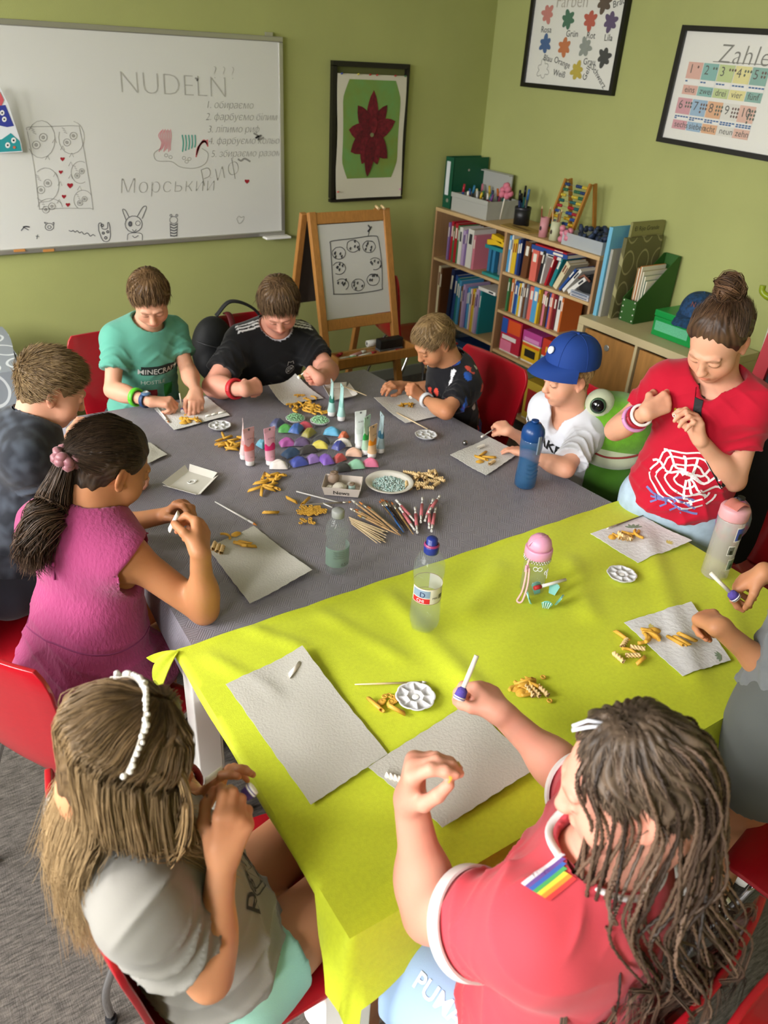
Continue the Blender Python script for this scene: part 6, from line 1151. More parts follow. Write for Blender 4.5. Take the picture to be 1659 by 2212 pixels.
def strand_mesh(roots, dirs, length, width, segs, bend, cols, r, sides=3, taper=1.0):
    """thin tapering tubes; roots Nx3, dirs Nx3, bend Nx3 added progressively"""
    n = len(roots); L = length if hasattr(length, '__len__') else np.full(n, length); pts = [roots]; d = dirs.copy()
    for i in range(segs):
        d = d+bend*(1.0/segs); d /= np.linalg.norm(d, axis=1, keepdims=True)+1e-9; pts.append(pts[-1]+d*(L/segs)[:, None])
    return tubes(np.stack(pts, 1), width, cols, sides, taper)
def tubes(P, width, cols, sides=3, taper=1.0, w0=.7, cols2=None):
    n, m, _ = P.shape; T = np.empty_like(P); T[:, 1:-1] = P[:, 2:]-P[:, :-2]; T[:, 0] = P[:, 1]-P[:, 0]; T[:, -1] = P[:, -1]-P[:, -2]; T /= np.linalg.norm(T, axis=2, keepdims=True)+1e-9
    ref = np.where(np.abs(T[:, :, 2:3]) < .9, np.array([0, 0, 1.]), np.array([1., 0, 0])); A = np.cross(T, ref); A /= np.linalg.norm(A, axis=2, keepdims=True)+1e-9; B = np.cross(T, A)
    t = np.linspace(0, 1, m); w = width*np.minimum(1, w0+(1-w0)*t*4)*np.where(t < .6, 1, 1-taper*(t-.6)/.4*.92); V = []
    for k in range(sides): q = 2*pi*k/sides; V.append(P+(A*cos(q)+B*sin(q))*w[None, :, None])
    V = np.stack(V, 2).reshape(-1, 3); i, j, k = np.meshgrid(np.arange(n), np.arange(m-1), np.arange(sides), indexing='ij'); k2 = (k+1) % sides; b = i*m*sides
    Q = np.stack([b+j*sides+k, b+j*sides+k2, b+(j+1)*sides+k2, b+(j+1)*sides+k], -1).reshape(-1, 4)
    if cols2 is None: return V, Q, np.repeat(cols, m*sides, axis=0)
    tt = np.clip(t*1.4-.15, 0, 1)[None, :, None]; cc = cols[:, None, :]*(1-tt)+cols2[:, None, :]*tt; return V, Q, np.repeat(cc.reshape(-1, 3), sides, axis=0)
def hair_cap(V, Q, H, R, s, hl, thick, seed=0, flow=None, nstr=2600, slen=.03, swid=.0009, lift=.35, c1=None, c2=None, noise=.004, crown=(0, -.03, .1), segs=3, curl=.3, fall=.25, jit=.16):
    """hair shell grown from the scalp plus strands following a crown-centred flow; hl = hairline height by azimuth (front..back)"""
    q = (V-H)@R/s; az = np.abs(np.degrees(np.arctan2(q[:, 0], q[:, 1]))); zl = np.interp(az, *zip(*hl)); ear = (np.abs(q[:, 0]) > .0715) & (q[:, 2] < .03)
    m = (q[:, 2]-zl+.003*np.sin(az*.31+seed))/.016; m = np.where(ear, -3, m); keep = (m[Q] > -1.4).all(1); NV = vnormals(V, Q)
    V2, Q2 = compact(V, Q, keep); ids = np.unique(Q[keep]); mm = np.clip(m[ids], 0, 2.2)/2.2; N2 = NV[ids]; q2 = q[ids]; rs = np.random.RandomState(seed)
    top = np.clip((q2[:, 2]-.0)/.1, 0, 1); th = thick[0]+(thick[1]-thick[0])*top
    cr = V3(crown); rad = q2-cr; rad[:, 2] *= .5; ang = np.arctan2(rad[:, 0], rad[:, 1])
    disp = th*mm+.0035*np.tanh(m[ids]*1.6)+noise*mm*np.sin(ang*23+5*np.sin(q2[:, 2]*60)+seed)*.5+noise*mm*hashn(q2, 90, seed)
    V3_ = V2+N2*(disp*s)[:, None]; shade = np.clip(.5+.5*hashn(q2, 120, seed)+.25*np.sin(ang*41), 0, 1)[:, None]; Cc = c1*(1-shade*.6)+c2*shade*.6
    # strands
    cand = np.where(m[ids][Q2].min(1) > .05)[0]; tri = cand[rs.randint(0, len(cand), nstr)]; uv = rs.rand(nstr, 2); p = Q2[tri]; a = V3_[p[:, 0]]*(1-uv[:, :1])*(1-uv[:, 1:])+V3_[p[:, 1]]*uv[:, :1]*(1-uv[:, 1:])+V3_[p[:, 2]]*uv[:, :1]*uv[:, 1:]+V3_[p[:, 3]]*(1-uv[:, :1])*uv[:, 1:]; nn = N2[p[:, 0]]; mk = mm[p].min(1)
    ql = (a-H)@R/s; d = ql-cr; d[:, 2] *= .6
    if flow is not None: d = d*.5+flow(ql)
    d = d/(np.linalg.norm(d, axis=1, keepdims=True)+1e-6)+rs.normal(0, jit, (nstr, 3)); dw = d@R.T; dw -= nn*(dw*nn).sum(1, keepdims=True); dw /= np.linalg.norm(dw, axis=1, keepdims=True)+1e-6
    dirs = dw+nn*(lift*(.6+.8*rs.rand(nstr)))[:, None]; bend = -nn*curl+np.array([0, 0, -fall]); L = slen*s*(.6+.7*rs.rand(nstr))*np.clip(.35+mk, 0, 1)
    mixv = rs.rand(nstr, 1); cc = c1*(1-mixv)+c2*mixv; SV, SQ, SCc = strand_mesh(a-nn*.002, dirs, L, swid*s, segs, bend, cc, rs)
    return np.concatenate([V3_, SV]), np.concatenate([Q2, SQ+len(V3_)]), np.concatenate([Cc, SCc])
def guide_hair(guides, per, spread, width, c1, c2, seed=0, segs=16, frizz=.004, twist=0, c3=None, wave=0):
    """locks: list of (polyline, radius list) -> many strands wandering round each guide"""
    rs = np.random.RandomState(seed); Ps = []; Cs = []; C3 = []
    for g, rad in guides:
        G = np.array(bez(g, segs)); m = len(G); t = np.linspace(0, 1, m); rr = np.interp(t, np.linspace(0, 1, len(rad)), rad); T = np.gradient(G, axis=0); T /= np.linalg.norm(T, axis=1, keepdims=True)+1e-9
        ref = np.array([.31, .72, .61]); A = np.cross(T, ref); A /= np.linalg.norm(A, axis=1, keepdims=True)+1e-9; B = np.cross(T, A)
        for _ in range(per):
            a0 = rs.rand()*2*pi; r0 = sqrt(rs.rand()); ph = rs.rand()*6; fr = rs.uniform(2, 5); a = a0+twist*t+.5*np.sin(fr*t+ph); r = rr*r0*(1+.15*np.sin(fr*1.7*t+ph))
            Ps.append(G+A*(r*np.cos(a))[:, None]*spread+B*(r*np.sin(a))[:, None]*spread+rs.normal(0, frizz, (1, 3))*t[:, None]**2); x = rs.rand(); Cs.append(c1*(1-x)+c2*x); C3.append((c3 if c3 is not None else c2)*(.75+.5*rs.rand()))
            if wave: Ps[-1] = Ps[-1]+(A*np.sin(t*9+ph)[:, None]+B*np.cos(t*7+ph)[:, None])*wave*(t**1.5)[:, None]
    return tubes(np.array(Ps), width, np.array(Cs), 3, .8, cols2=np.array(C3) if c3 is not None else None)

def wrap_print(parent, bvh, name, items, m, o, ex, ey, n, lift=.0016):
    """flat lettering / shapes laid on a garment by projecting them along -n"""
    vs, fs = [], []
    for v2, f2 in items:
        b = len(vs); ok = []
        for x, y in v2:
            p = V3(o)+V3(ex)*x+V3(ey)*y; h = bvh.ray_cast(Vector(p+V3(n)*.10), Vector(-V3(n)), .3); ok.append(h[0] is not None and h[1].dot(Vector(n)) > .1)
            vs.append(tuple(h[0]+h[1]*lift) if h[0] is not None else tuple(p))
        fs += [tuple(i+b for i in q) for q in f2 if all(ok[i] for i in q)]
    me = bpy.data.meshes.new(name); me.from_pydata(vs, [], fs); me.materials.append(m); return link(name, me, parent)
def dense_rect(x0, y0, x1, y1, n=6, m=3):
    return [(x0+(x1-x0)*i/n, y0+(y1-y0)*j/m) for j in range(m+1) for i in range(n+1)], [(j*(n+1)+i, j*(n+1)+i+1, (j+1)*(n+1)+i+1, (j+1)*(n+1)+i) for j in range(m) for i in range(n)]
def ribbon2(pts, w):
    P = [V3((p[0], p[1])) for p in pts]; vs = []; m = len(P)
    for i in range(m):
        t = P[min(i+1, m-1)]-P[max(i-1, 0)]; t = t/(np.linalg.norm(t)+1e-9); q = V3((-t[1], t[0]))*w/2; vs += [tuple(P[i]+q), tuple(P[i]-q)]
    return vs, [(2*i, 2*i+1, 2*i+3, 2*i+2) for i in range(m-1)]

def folds(q, V, s):
    """drapery: ridges running from the armpits and round the waist and sleeves, in garment coordinates"""
    def ridge(a): return (1-np.abs(np.sin(a)))**2
    x, y, z = q[:, 0], q[:, 1], q[:, 2]; m1 = np.clip(hashn(q, 16, 1.7)*1.4+.25, 0, 1); m2 = np.clip(hashn(q, 14, 4.1)*1.4+.25, 0, 1)
    w = .0075*ridge(46*(z*.75+.62*np.abs(x))+2.0*np.sin(22*y+1)+1.1*np.sin(9*z))*m1+.0065*ridge(40*(z*.8-.45*np.abs(x)-.3*y)+1.7*np.sin(17*x)+.8)*m2
    w += .006*ridge(52*z+2.2*np.sin(14*x+3*y))*np.exp(-((z+.34*s.size)/.10)**2)
    for sd in 'LR':
        t, d = s.near_arm(V, sd, 0); a, b = s.J['s'+sd], s.J['e'+sd]; ba = nrm(b-a); u = nrm(np.cross(ba, (0.1, .2, 1))); v = np.cross(ba, u); ang = np.arctan2((V-a)@u, (V-a)@v); k = np.exp(-((d-.05)/.03)**2)*np.clip((t-.1)*4, 0, 1)*(t < 1.1)
        w += .0065*k*ridge(17*t*1.1+1.6*np.sin(ang*2+t*3))
    near = np.linalg.norm(q-V3((0, .01, .01)), axis=1); return (w-.0022)*np.clip((near-.085)/.05, 0, 1)
class Person:
    def __init__(s, label, J, az, size=1.0, head=(0, 0, 0), hs=1.0, skin='fair', girth=1.0, seated=True, knees=None, feet=None, hands=(None, None), armr=1.0, lip=None, browc=None, cheek=1.0, legs=True):
        s.J = {k: V3(v) for k, v in J.items()}; J = s.J; s.size = size; s.g = girth
        if seated: J['Pv'][2] = min(J['Pv'][2], .555)
        s.fwd = V3((cos(radians(az)), sin(radians(az)), 0)); up = nrm(J['N']-J['Pv']); r = nrm(J['sR']-J['sL']); f = nrm(np.cross(up, r)); r = np.cross(f, up); s.Rt = np.stack([r, f, up], 1)
        s.hs = hs*.97; s.HR = fw(*head); s.H = J['H']; s.skin = SKIN[skin]
        s.root = wthing('person', label, 'person', (J['Pv'][0], J['Pv'][1], .0 if not seated else J['Pv'][2]-.1))
        S = s.S = Sdf(); g, z = girth, size; N, Pv = J['N'], J['Pv']; Rt = s.Rt; T = lambda x, y, t: N+(Pv-N)*t+Rt[:, 0]*x+Rt[:, 1]*y
        s.torso = [('e', T(0, .015*z, .30), V3((.108*g, .074*g, .135))*z, Rt, .04), ('e', T(0, .010*z, .62), V3((.098*g, .078*g, .13))*z, Rt, .05), ('e', T(0, -.0, .98), V3((.116*g, .090*g, .095))*z, Rt, .05), ('e', T(0, -.012, .16), V3((.095, .060, .065))*z, Rt, .04)]
        for sh in ('sL', 'sR'):
            s.torso.append(('c', N-Rt[:, 2]*.015, J[sh], .043*z, .037*z*armr, .04)); s.torso.append(('c', T(0, .02, .25), J[sh]-Rt[:, 2]*.02, .055*z, .034*z*armr, .04))
        for q in s.torso: (S.ell(q[1], q[2], q[3], q[4]) if q[0] == 'e' else S.cone(q[1], q[2], q[3], q[4], q[5]))
        s.ar = [.037*z*armr, .030*z*armr, .0285*z*armr, .0200*z*(armr*.5+.5)]; s.nails = []; s.hand = {}
        for sd, sg in (('L', -1), ('R', 1)):
            a, b, c, k = (J[q+sd] for q in ('s', 'e', 'w', 'k')); S.cone(a, b, s.ar[0], s.ar[1], .03); S.cone(b, c, s.ar[2]*1.05, s.ar[3], .012); S.ell(b+(c-b)*.28, V3((s.ar[2]*1.12, s.ar[2]*1.05, .055*z)), frame(np.cross(c-b, (0.2, .1, 1)), c-b)@np.eye(3), .03)
            hp = hands[0 if sg < 0 else 1]
            if hp: s.hand[sd] = hand_prims(S, c, k, hp[0], sg, hp[1], hp[2] if len(hp) > 2 else None, z*.90, s.nails, armr*.5+.5)
        # legs
        s.leg = {}
        hipo = .078*z; kn = knees; s.kl = []
        for i, (sd, sg) in enumerate((('L', -1), ('R', 1))):
            hp_ = T(sg*hipo, .0, 1.02)
            if seated: kne = V3(kn[i]) if kn else hp_+s.fwd*.36*z+V3((0, 0, -.02)); ft = V3(feet[i]) if feet else V3((kne[0], kne[1], .07))-s.fwd*.04
            else: ft = V3(feet[i]); kne = V3(kn[i]) if kn else hp_*.48+ft*.52+s.fwd*.02
            s.leg[sd] = (hp_, kne, ft)
            S.cone(hp_, kne, .076*z*g, .052*z*g, .04); S.cone(kne, ft, .050*z*g, .030*z, .015); S.ell(kne+(ft-kne)*.3-s.fwd*.015, V3((.043, .045, .10))*z*g, frame(np.cross(ft-kne, (1, .2, 0)), ft-kne), .03)
            S.cone(ft-V3((0, 0, .03)), ft+s.fwd*.13*z-V3((0, 0, .045)), .030*z, .022*z, .02)
        head_prims(S, s.H, s.HR, s.hs, N, Rt, .046 if girth < 1.15 else .052, cheek)
        s.brow = np.array(lin('5A3A22')[:3]) if browc is None else np.array(lin(browc)[:3]); s.lip = s.skin*np.array([.88, .45, .44]) if lip is None else np.array(lin(lip)[:3])
    def colour(s, V):
        C = np.tile(s.skin, (len(V), 1))*(1+.05*hashn(V, 25)[:, None]); C[:, 1:] *= 1+.03*hashn(V, 60)[:, None]
        for sd in 'LR':
            for q, r, w in ((s.J['e'+sd], .03, .22), (s.J['k'+sd], .035, .16)): ww = np.exp(-((V-q)**2).sum(1)/r**2)*w; C *= 1-ww[:, None]*np.array([-.05, .45, .5])
            if sd in s.hand:
                for t in s.hand[sd]['tips']+[s.hand[sd]['thumb']]: ww = np.exp(-((V-t)**2).sum(1)/.012**2)*.3; C *= 1-ww[:, None]*np.array([-.08, .4, .4])
        for c, r in s.nails:
            ww = np.clip(1.4-((V-c)**2).sum(1)/r**2, 0, 1)[:, None]*.6; C = C*(1-ww)+np.clip(s.skin*1.15+.06, 0, 1)*np.array([1.02, .95, .95])*ww
        return C
    def body(s, hb=.0062, hh=.0031, hd=.0024):
        regs = [(s.H+s.HR@V3((0, .01, -.005)), .132*s.hs, hh)]
        for sd in 'LR':
            if sd in s.hand: c = s.J['w'+sd]*.35+s.J['k'+sd]*.65; regs.append((c+nrm(s.J['k'+sd]-s.J['w'+sd])*.02*s.size, .105*s.size, hd))
        parts = []; V, Q = s.S.mesh(hb); c = V[Q].mean(1); keep = np.ones(len(Q), bool)
        for (ce, r, h) in regs: keep &= ((c-ce)**2).sum(1) > (r-hb*1.2)**2
        parts.append(compact(V, Q, keep)); done = []
        for (ce, r, h) in regs:
            V, Q = s.S.mesh(h, ce-r-.004, ce+r+.004); c = V[Q].mean(1); keep = ((c-ce)**2).sum(1) < r*r
            for (c2, r2) in done: keep &= ((c-c2)**2).sum(1) > (r2-h)**2
            parts.append(compact(V, Q, keep)); done.append((ce, r))
        s.headV, s.headQ = parts[1]; o = 0; Vs, Qs = [], []
        for V, Q in parts: Vs.append(V); Qs.append(Q+o); o += len(V)
        V = np.concatenate(Vs); Q = np.concatenate(Qs); C = s.colour(V); a = len(parts[0][0]); b = a+len(parts[1][0]); C[a:b] = head_colours(V[a:b], C[a:b].copy(), s.H, s.HR, s.hs, s.brow, s.lip)
        s.bodyo = link('body', np_mesh('body', V, Q, M_skin, C), s.root); return s
    def shirt(s, name, col, sleeve=.6, inflate=.011, hem=1.0, neck=.062, neckdown=0.0, sl_r=.020, m=None, h=.0055, flare=.012, hempl=None, extra=None, belly=0, cap=0, cut=True, fold=1.0, hollow=False):
        """garment grown from the torso, with hollow sleeves; col(p_local, V) gives vertex colours"""
        G = Sdf(); z = s.size; J = s.J; N, Pv, Rt = J['N'], J['Pv'], s.Rt; hp = N+(Pv-N)*hem; cutp = [(hp, -Rt[:, 2])] if cut else []
        for q in s.torso:
            if q[0] == 'e': G.ell(q[1]+Rt[:, 1]*belly, q[2]+inflate+(.006 if q[4] == .05 else 0), q[3], q[4]*1.6)
            else: G.cone(q[1], q[2], q[3]+inflate, q[4]+inflate, q[5]*1.8)
        G.ell(N+(Pv-N)*.8+Rt[:, 1]*(.005+belly), V3((.122*s.g+flare, .092*s.g+flare, .17))*z, Rt, .05)
        if sleeve:
            for sd in 'LR':
                a, b = J['s'+sd], J['e'+sd]; e = a+(b-a)*sleeve; d = nrm(b-a); dn = V3((0, 0, -.006)); G.cone(a, e+d*.03+dn, s.ar[0]+inflate+.002, s.ar[1]+sl_r+.006, .024, [(e, d)])
            for sd in ('LR' if hollow else ''):
                a, b = J['s'+sd], J['e'+sd]; e = a+(b-a)*sleeve; d = nrm(b-a); r = s.ar[1]+sl_r-.003; G.cone(e-d*.03+V3((0, 0, -.006)), e+d*.03+V3((0, 0, -.006)), r*.93, r, .004, [(e-d*.016, -d), (e+d*.006, d)], -1)
        elif cap:
            for sd in 'LR':
                a, b = J['s'+sd], J['e'+sd]; d = nrm(b-a); G.cone(a, a+d*cap, s.ar[0]+inflate, s.ar[0]+inflate*.8, .02); G.cone(a+d*cap, b, s.ar[0]+.03, s.ar[0]+.03, .006, [(a+d*cap, -d)], -1)
        if extra: extra(G)
        nb = s.H+s.HR@V3((0, -.03, -.055))*s.hs; ax = nrm(nrm(nb-N+Rt[:, 1]*.01)+.7*Rt[:, 2]); G.cone(N+ax*.012+Rt[:, 1]*(.008+neckdown*.4)-Rt[:, 2]*neckdown, N+ax*.20+Rt[:, 1]*.03, neck*z, neck*z*1.2, .006, op=-1)
        if neckdown: G.cone(N+Rt[:, 1]*.05, N+Rt[:, 1]*.10-Rt[:, 2]*neckdown, .05*z, .02*z, .01, op=-1)
        if cut: G.ell(hp-Rt[:, 2]*.5, (.5, .5, .5), Rt, .004, op=-1)
        V, Q = G.mesh(h); q = (V-N)@Rt; s.sV, s.sQ = V, Q
        NV = vnormals(V, Q); w = hashn(np.stack([q[:, 0]*1.0, q[:, 1], q[:, 2]*.45], 1), 34)*.0016+hashn(q, 75, 2)*.0006+fold*folds(q, V, s); V = V+NV*w[:, None]*s.size; s.sV = V
        Cc = col(q, V, s) if callable(col) else np.tile(np.array(lin(col)[:3]), (len(V), 1))*(1+.04*hashn(V, 30)[:, None])
        o = link(name, np_mesh(name, V, Q, m or M_cloth, Cc), s.root); s.sbvh = BVHTree.FromPolygons([tuple(v) for v in V], [tuple(f) for f in Q.tolist()]); s.shirto = o; return o
    def cuffs(s, sleeve, sl_r, c, w=.022, inflate=.011):
        for sd in 'LR':
            a, b = s.J['s'+sd], s.J['e'+sd]; d = nrm(b-a); e = a+(b-a)*sleeve; u = nrm(np.cross(d, (0, 0, 1))); v = np.cross(d, u); L = np.linalg.norm(b-a); f = lambda t: (s.ar[0]+inflate+.002)+((s.ar[1]+sl_r+.006)-(s.ar[0]+inflate+.002))*t/(sleeve*L+.03)
            MB().grid(lambda k, t: e-d*w*(1-t)+V3((0, 0, -.006))*(sleeve*L-w*(1-t))/(sleeve*L+.03)+(u*cos(2*pi*k)+v*sin(2*pi*k))*(f(sleeve*L-w*(1-t))+.0045+.0015*sin(9*k)), 48, 4).build('sleeve_cuff', C(c, .85), s.shirto, solid=.004)
    def collar(s, c, neck, r=.0075, flat=1.6):
        nb = s.H+s.HR@V3((0, -.03, -.055))*s.hs; N = s.J['N']; ax = nrm(nb-N+s.Rt[:, 1]*.01); u = nrm(np.cross(ax, s.Rt[:, 1])); v = np.cross(u, ax); c0 = N+s.Rt[:, 1]*.012; P = []
        for t in np.linspace(0, 2*pi, 49):
            d = u*cos(t)+v*sin(t); ax2 = nrm(ax+.7*s.Rt[:, 2]); h = s.sbvh.ray_cast(Vector(c0+ax2*.10+d*(neck*s.size+.012)), Vector(-ax2), .4); P.append(V3(h[0]) if h[0] is not None else c0+d*neck*s.size)
        P = np.array(P); 
        for _ in range(3): P[1:-1] = (P[:-2]+P[1:-1]*2+P[2:])/4; P[0] = P[-1] = (P[0]+P[1]+P[-2])/3
        MB().tube(list(P+ax*.001), r, 8, cap=False, flat=.6).build('collar_band', C(c, .85), s.shirto)
    def outside(s, p, gap=.012):
        """keep a hair point off the garment"""
        h = s.sbvh.find_nearest(Vector(p)); l, n_ = V3(h[0]), V3(h[1]); return l+n_*gap if (V3(p)-l)@n_ < gap else V3(p)
    def near_arm(s, V, sd, f):
        """distance-based mask helpers along an upper arm: parameter t and radius"""
        a, b = s.J['s'+sd], s.J['e'+sd]; ba = b-a; t = ((V-a)@ba)/(ba@ba); d = np.linalg.norm(V-a-t[:, None]*ba, axis=1); return t, d
    def shorts(s, name, col, frac=.55, infl=.012, m=None, waist=.80, flare=.0, h=.0065):
        G = Sdf(); z, g = s.size, s.g; J = s.J; N, Pv, Rt = J['N'], J['Pv'], s.Rt; wp = N+(Pv-N)*waist
        G.ell(Pv, V3((.125*g, .095*g, .095))*z+infl, Rt, .04); G.ell(N+(Pv-N)*.80, V3((.112*g, .088*g, .10))*z+infl, Rt, .04)
        for sd in 'LR':
            hp, kn, ft = s.leg[sd]; e = hp+(kn-hp)*min(frac, 1); d = nrm(kn-hp)
            G.cone(hp, e+d*.03, .076*z*g+infl+.004, (.076+(.052-.076)*min(frac, 1))*z*g+infl+flare, .03, [(e, d)] if frac <= 1 else [])
            if frac > 1: G.cone(kn, ft, .050*z*g+infl, .034*z+infl, .02)
        if frac <= 1:
            for sd in 'LR': hp, kn, ft = s.leg[sd]; e = hp+(kn-hp)*frac; d = nrm(kn-hp); r = (.076+(.052-.076)*frac)*z*g+infl+flare-.012; G.cone(e-d*.06, e+d*.05, r, r, .004, [(e-d*.03, -d), (e+d*.01, d)], -1)
        G.ell(wp+Rt[:, 2]*.4, (.4, .4, .4), Rt, .004, op=-1)
        V, Q = G.mesh(h); NV = vnormals(V, Q); V = V+NV*(hashn(V, 40)*.002)[:, None]; q = (V-N)@Rt
        Cc = col(q, V, s) if callable(col) else np.tile(np.array(lin(col)[:3]), (len(V), 1))*(1+.05*hashn(V, 30)[:, None]); s.pV, s.pQ = V, Q
        return link(name, np_mesh(name, V, Q, m or M_cloth, Cc), s.root)
    def shoes(s, c='D8D4CC'):
        for sd in 'LR':
            hp, kn, ft = s.leg[sd]; G = Sdf(); f = s.fwd; G.cone(ft-V3((0, 0, .035))-f*.02, ft+f*.13*s.size-V3((0, 0, .048)), .036*s.size, .030*s.size, .02, [((0, 0, .001), V3((0, 0, -1)))])
            V, Q = G.mesh(.006); link('shoe', np_mesh('shoe', V, Q, C(c)), s.root)
    def hair(s, name, hl, thick, c1, c2, extra=None, **k):
        c1, c2 = np.array(lin(c1)[:3]), np.array(lin(c2)[:3]); V, Q, Cc = hair_cap(s.headV, s.headQ, s.H, s.HR, s.hs, hl, thick, c1=c1, c2=c2, **k)
        if extra is not None:
            for (v, q, c) in extra: Q = np.concatenate([Q, q+len(V)]); V = np.concatenate([V, v]); Cc = np.concatenate([Cc, c])
        s.hairo = link(name, np_mesh(name, V, Q, M_hair, Cc), s.root); return s.hairo
    def P(s, x, y, z): return s.H+s.HR@(V3((x, y, z))*s.hs)
    def band(s, name, sd, t, m, r=.004, w=1, gap=.004, parent=None, tilt=(0, 0, 0)):
        """bracelet round the forearm at fraction t from the elbow"""
        a, b = s.J['e'+sd], s.J['w'+sd]; c = a+(b-a)*t; d = nrm(nrm(b-a)+V3(tilt)); R0 = s.ar[2]*1.05+(s.ar[3]-s.ar[2]*1.05)*t+gap+(.006 if t < .6 else .003); u = nrm(np.cross(d, (0, 0, 1))); v = np.cross(d, u)
        return MB().tube([c+(u*cos(q)+v*sin(q))*R0 for q in np.linspace(0, 2*pi, 25)], r, 8, cap=False, flat=w, up=d).build(name, m, parent or s.root)
BOYHL = [(0, .060), (25, .056), (45, .046), (62, .020), (72, .004), (80, .016), (95, .022), (110, -.010), (125, -.040), (150, -.060), (180, -.064)]
GIRLHL = [(0, .080), (25, .074), (45, .056), (60, .030), (70, .010), (85, .014), (100, .005), (115, -.030), (140, -.055), (180, -.062)]
# ---------------------------------------------------------------- the children: joint positions in the room (metres)
JO = {
    'green': {'H': (0.844, 2.811, 1.089), 'N': (0.846, 2.907, 0.954), 'Pv': (0.815, 2.979, 0.557), 'sL': (0.955, 2.936, 0.915), 'sR': (0.730, 2.901, 0.930), 'eL': (0.967, 2.814, 0.789), 'eR': (0.663, 2.798, 0.768), 'wL': (0.922, 2.614, 0.786), 'wR': (0.751, 2.615, 0.775), 'kL': (0.897, 2.550, 0.765), 'kR': (0.817, 2.584, 0.775)},
    'black': {'H': (1.321, 2.724, 1.034), 'N': (1.338, 2.827, 0.895), 'Pv': (1.341, 2.991, 0.505), 'sL': (1.461, 2.810, 0.855), 'sR': (1.212, 2.840, 0.868), 'eL': (1.499, 2.632, 0.769), 'eR': (1.025, 2.713, 0.752), 'wL': (1.364, 2.469, 0.813), 'wR': (1.070, 2.510, 0.804), 'kL': (1.373, 2.543, 0.825), 'kR': (1.143, 2.532, 0.804)},
    'small': {'H': (1.732, 2.240, 0.984), 'N': (1.825, 2.227, 0.877), 'Pv': (1.904, 2.272, 0.545), 'sL': (1.817, 2.134, 0.835), 'sR': (1.854, 2.325, 0.875), 'eL': (1.676, 2.059, 0.777), 'eR': (1.849, 2.320, 0.738), 'wL': (1.687, 2.233, 0.769), 'wR': (1.683, 2.368, 0.770), 'kL': (1.643, 2.247, 0.810), 'kR': (1.625, 2.358, 0.786)},
    'cap': {'H': (1.894, 1.702, 1.005), 'N': (1.952, 1.700, 0.876), 'Pv': (2.009, 1.752, 0.540), 'sL': (1.931, 1.605, 0.832), 'sR': (1.913, 1.799, 0.857), 'eL': (1.770, 1.524, 0.769), 'eR': (1.908, 1.794, 0.702), 'wL': (1.751, 1.692, 0.754), 'wR': (1.758, 1.808, 0.790), 'kL': (1.742, 1.750, 0.748), 'kR': (1.766, 1.869, 0.795)},
    'red': {'H': (1.869, 1.183, 1.298), 'N': (1.963, 1.213, 1.162), 'Pv': (1.944, 1.223, 0.752), 'sL': (1.984, 1.096, 1.123), 'sR': (1.880, 1.307, 1.137), 'eL': (1.985, 1.078, 0.891), 'eR': (1.816, 1.405, 0.951), 'wL': (1.840, 1.135, 1.031), 'wR': (1.744, 1.259, 1.082), 'kL': (1.818, 1.150, 1.099), 'kR': (1.802, 1.241, 1.113)},
    'acid': {'H': (0.346, 2.143, 1.068), 'N': (0.276, 2.144, 0.976), 'Pv': (0.108, 2.085, 0.598), 'sL': (0.187, 2.237, 0.927), 'sR': (0.237, 2.029, 0.941), 'eL': (0.336, 2.263, 0.767), 'eR': (0.296, 2.048, 0.752), 'wL': (0.436, 2.425, 0.801), 'wR': (0.488, 2.080, 0.769), 'kL': (0.487, 2.466, 0.818), 'kR': (0.551, 2.107, 0.774)},
    'pink': {'H': (0.355, 1.617, 1.074), 'N': (0.292, 1.613, 0.965), 'Pv': (0.214, 1.579, 0.535), 'sL': (0.213, 1.711, 0.913), 'sR': (0.335, 1.506, 0.910), 'eL': (0.335, 1.867, 0.765), 'eR': (0.477, 1.415, 0.754), 'wL': (0.522, 1.781, 0.809), 'wR': (0.461, 1.361, 0.957), 'kL': (0.554, 1.740, 0.862), 'kR': (0.489, 1.419, 0.993)},
    'blond': {'H': (0.132, 0.765, 1.077), 'N': (0.115, 0.783, 0.921), 'Pv': (0.227, 0.759, 0.541), 'sL': (0.086, 0.891, 0.883), 'sR': (0.099, 0.654, 0.929), 'eL': (0.235, 1.022, 0.759), 'eR': (0.167, 0.605, 0.770), 'wL': (0.249, 0.838, 0.840), 'wR': (0.220, 0.659, 0.943), 'kL': (0.284, 0.825, 0.905), 'kR': (0.241, 0.664, 0.999)},
    'braid': {'H': (0.667, 0.364, 1.129), 'N': (0.658, 0.361, 0.959), 'Pv': (0.663, 0.370, 0.539), 'sL': (0.532, 0.358, 0.930), 'sR': (0.761, 0.436, 0.933), 'eL': (0.495, 0.521, 0.768), 'eR': (0.899, 0.600, 0.740), 'wL': (0.485, 0.588, 0.974), 'wR': (0.792, 0.717, 0.874), 'kL': (0.486, 0.590, 1.051), 'kR': (0.803, 0.794, 0.877)},
    'grey': {'H': (1.556, 0.598, 1.305), 'N': (1.558, 0.516, 1.152), 'Pv': (1.461, 0.499, 0.742), 'sL': (1.434, 0.527, 1.141), 'sR': (1.667, 0.553, 1.095), 'eL': (1.443, 0.531, 0.798), 'eR': (1.736, 0.571, 0.854), 'wL': (1.326, 0.651, 0.914), 'wR': (1.607, 0.734, 0.910), 'kL': (1.365, 0.720, 0.889), 'kR': (1.586, 0.775, 0.850)},
}
def lc(h): return np.array(lin(h)[:3])
def flatcol(c, n=.05, f=30): return lambda q, V, s: np.tile(lc(c), (len(V), 1))*(1+n*hashn(V, f)[:, None])
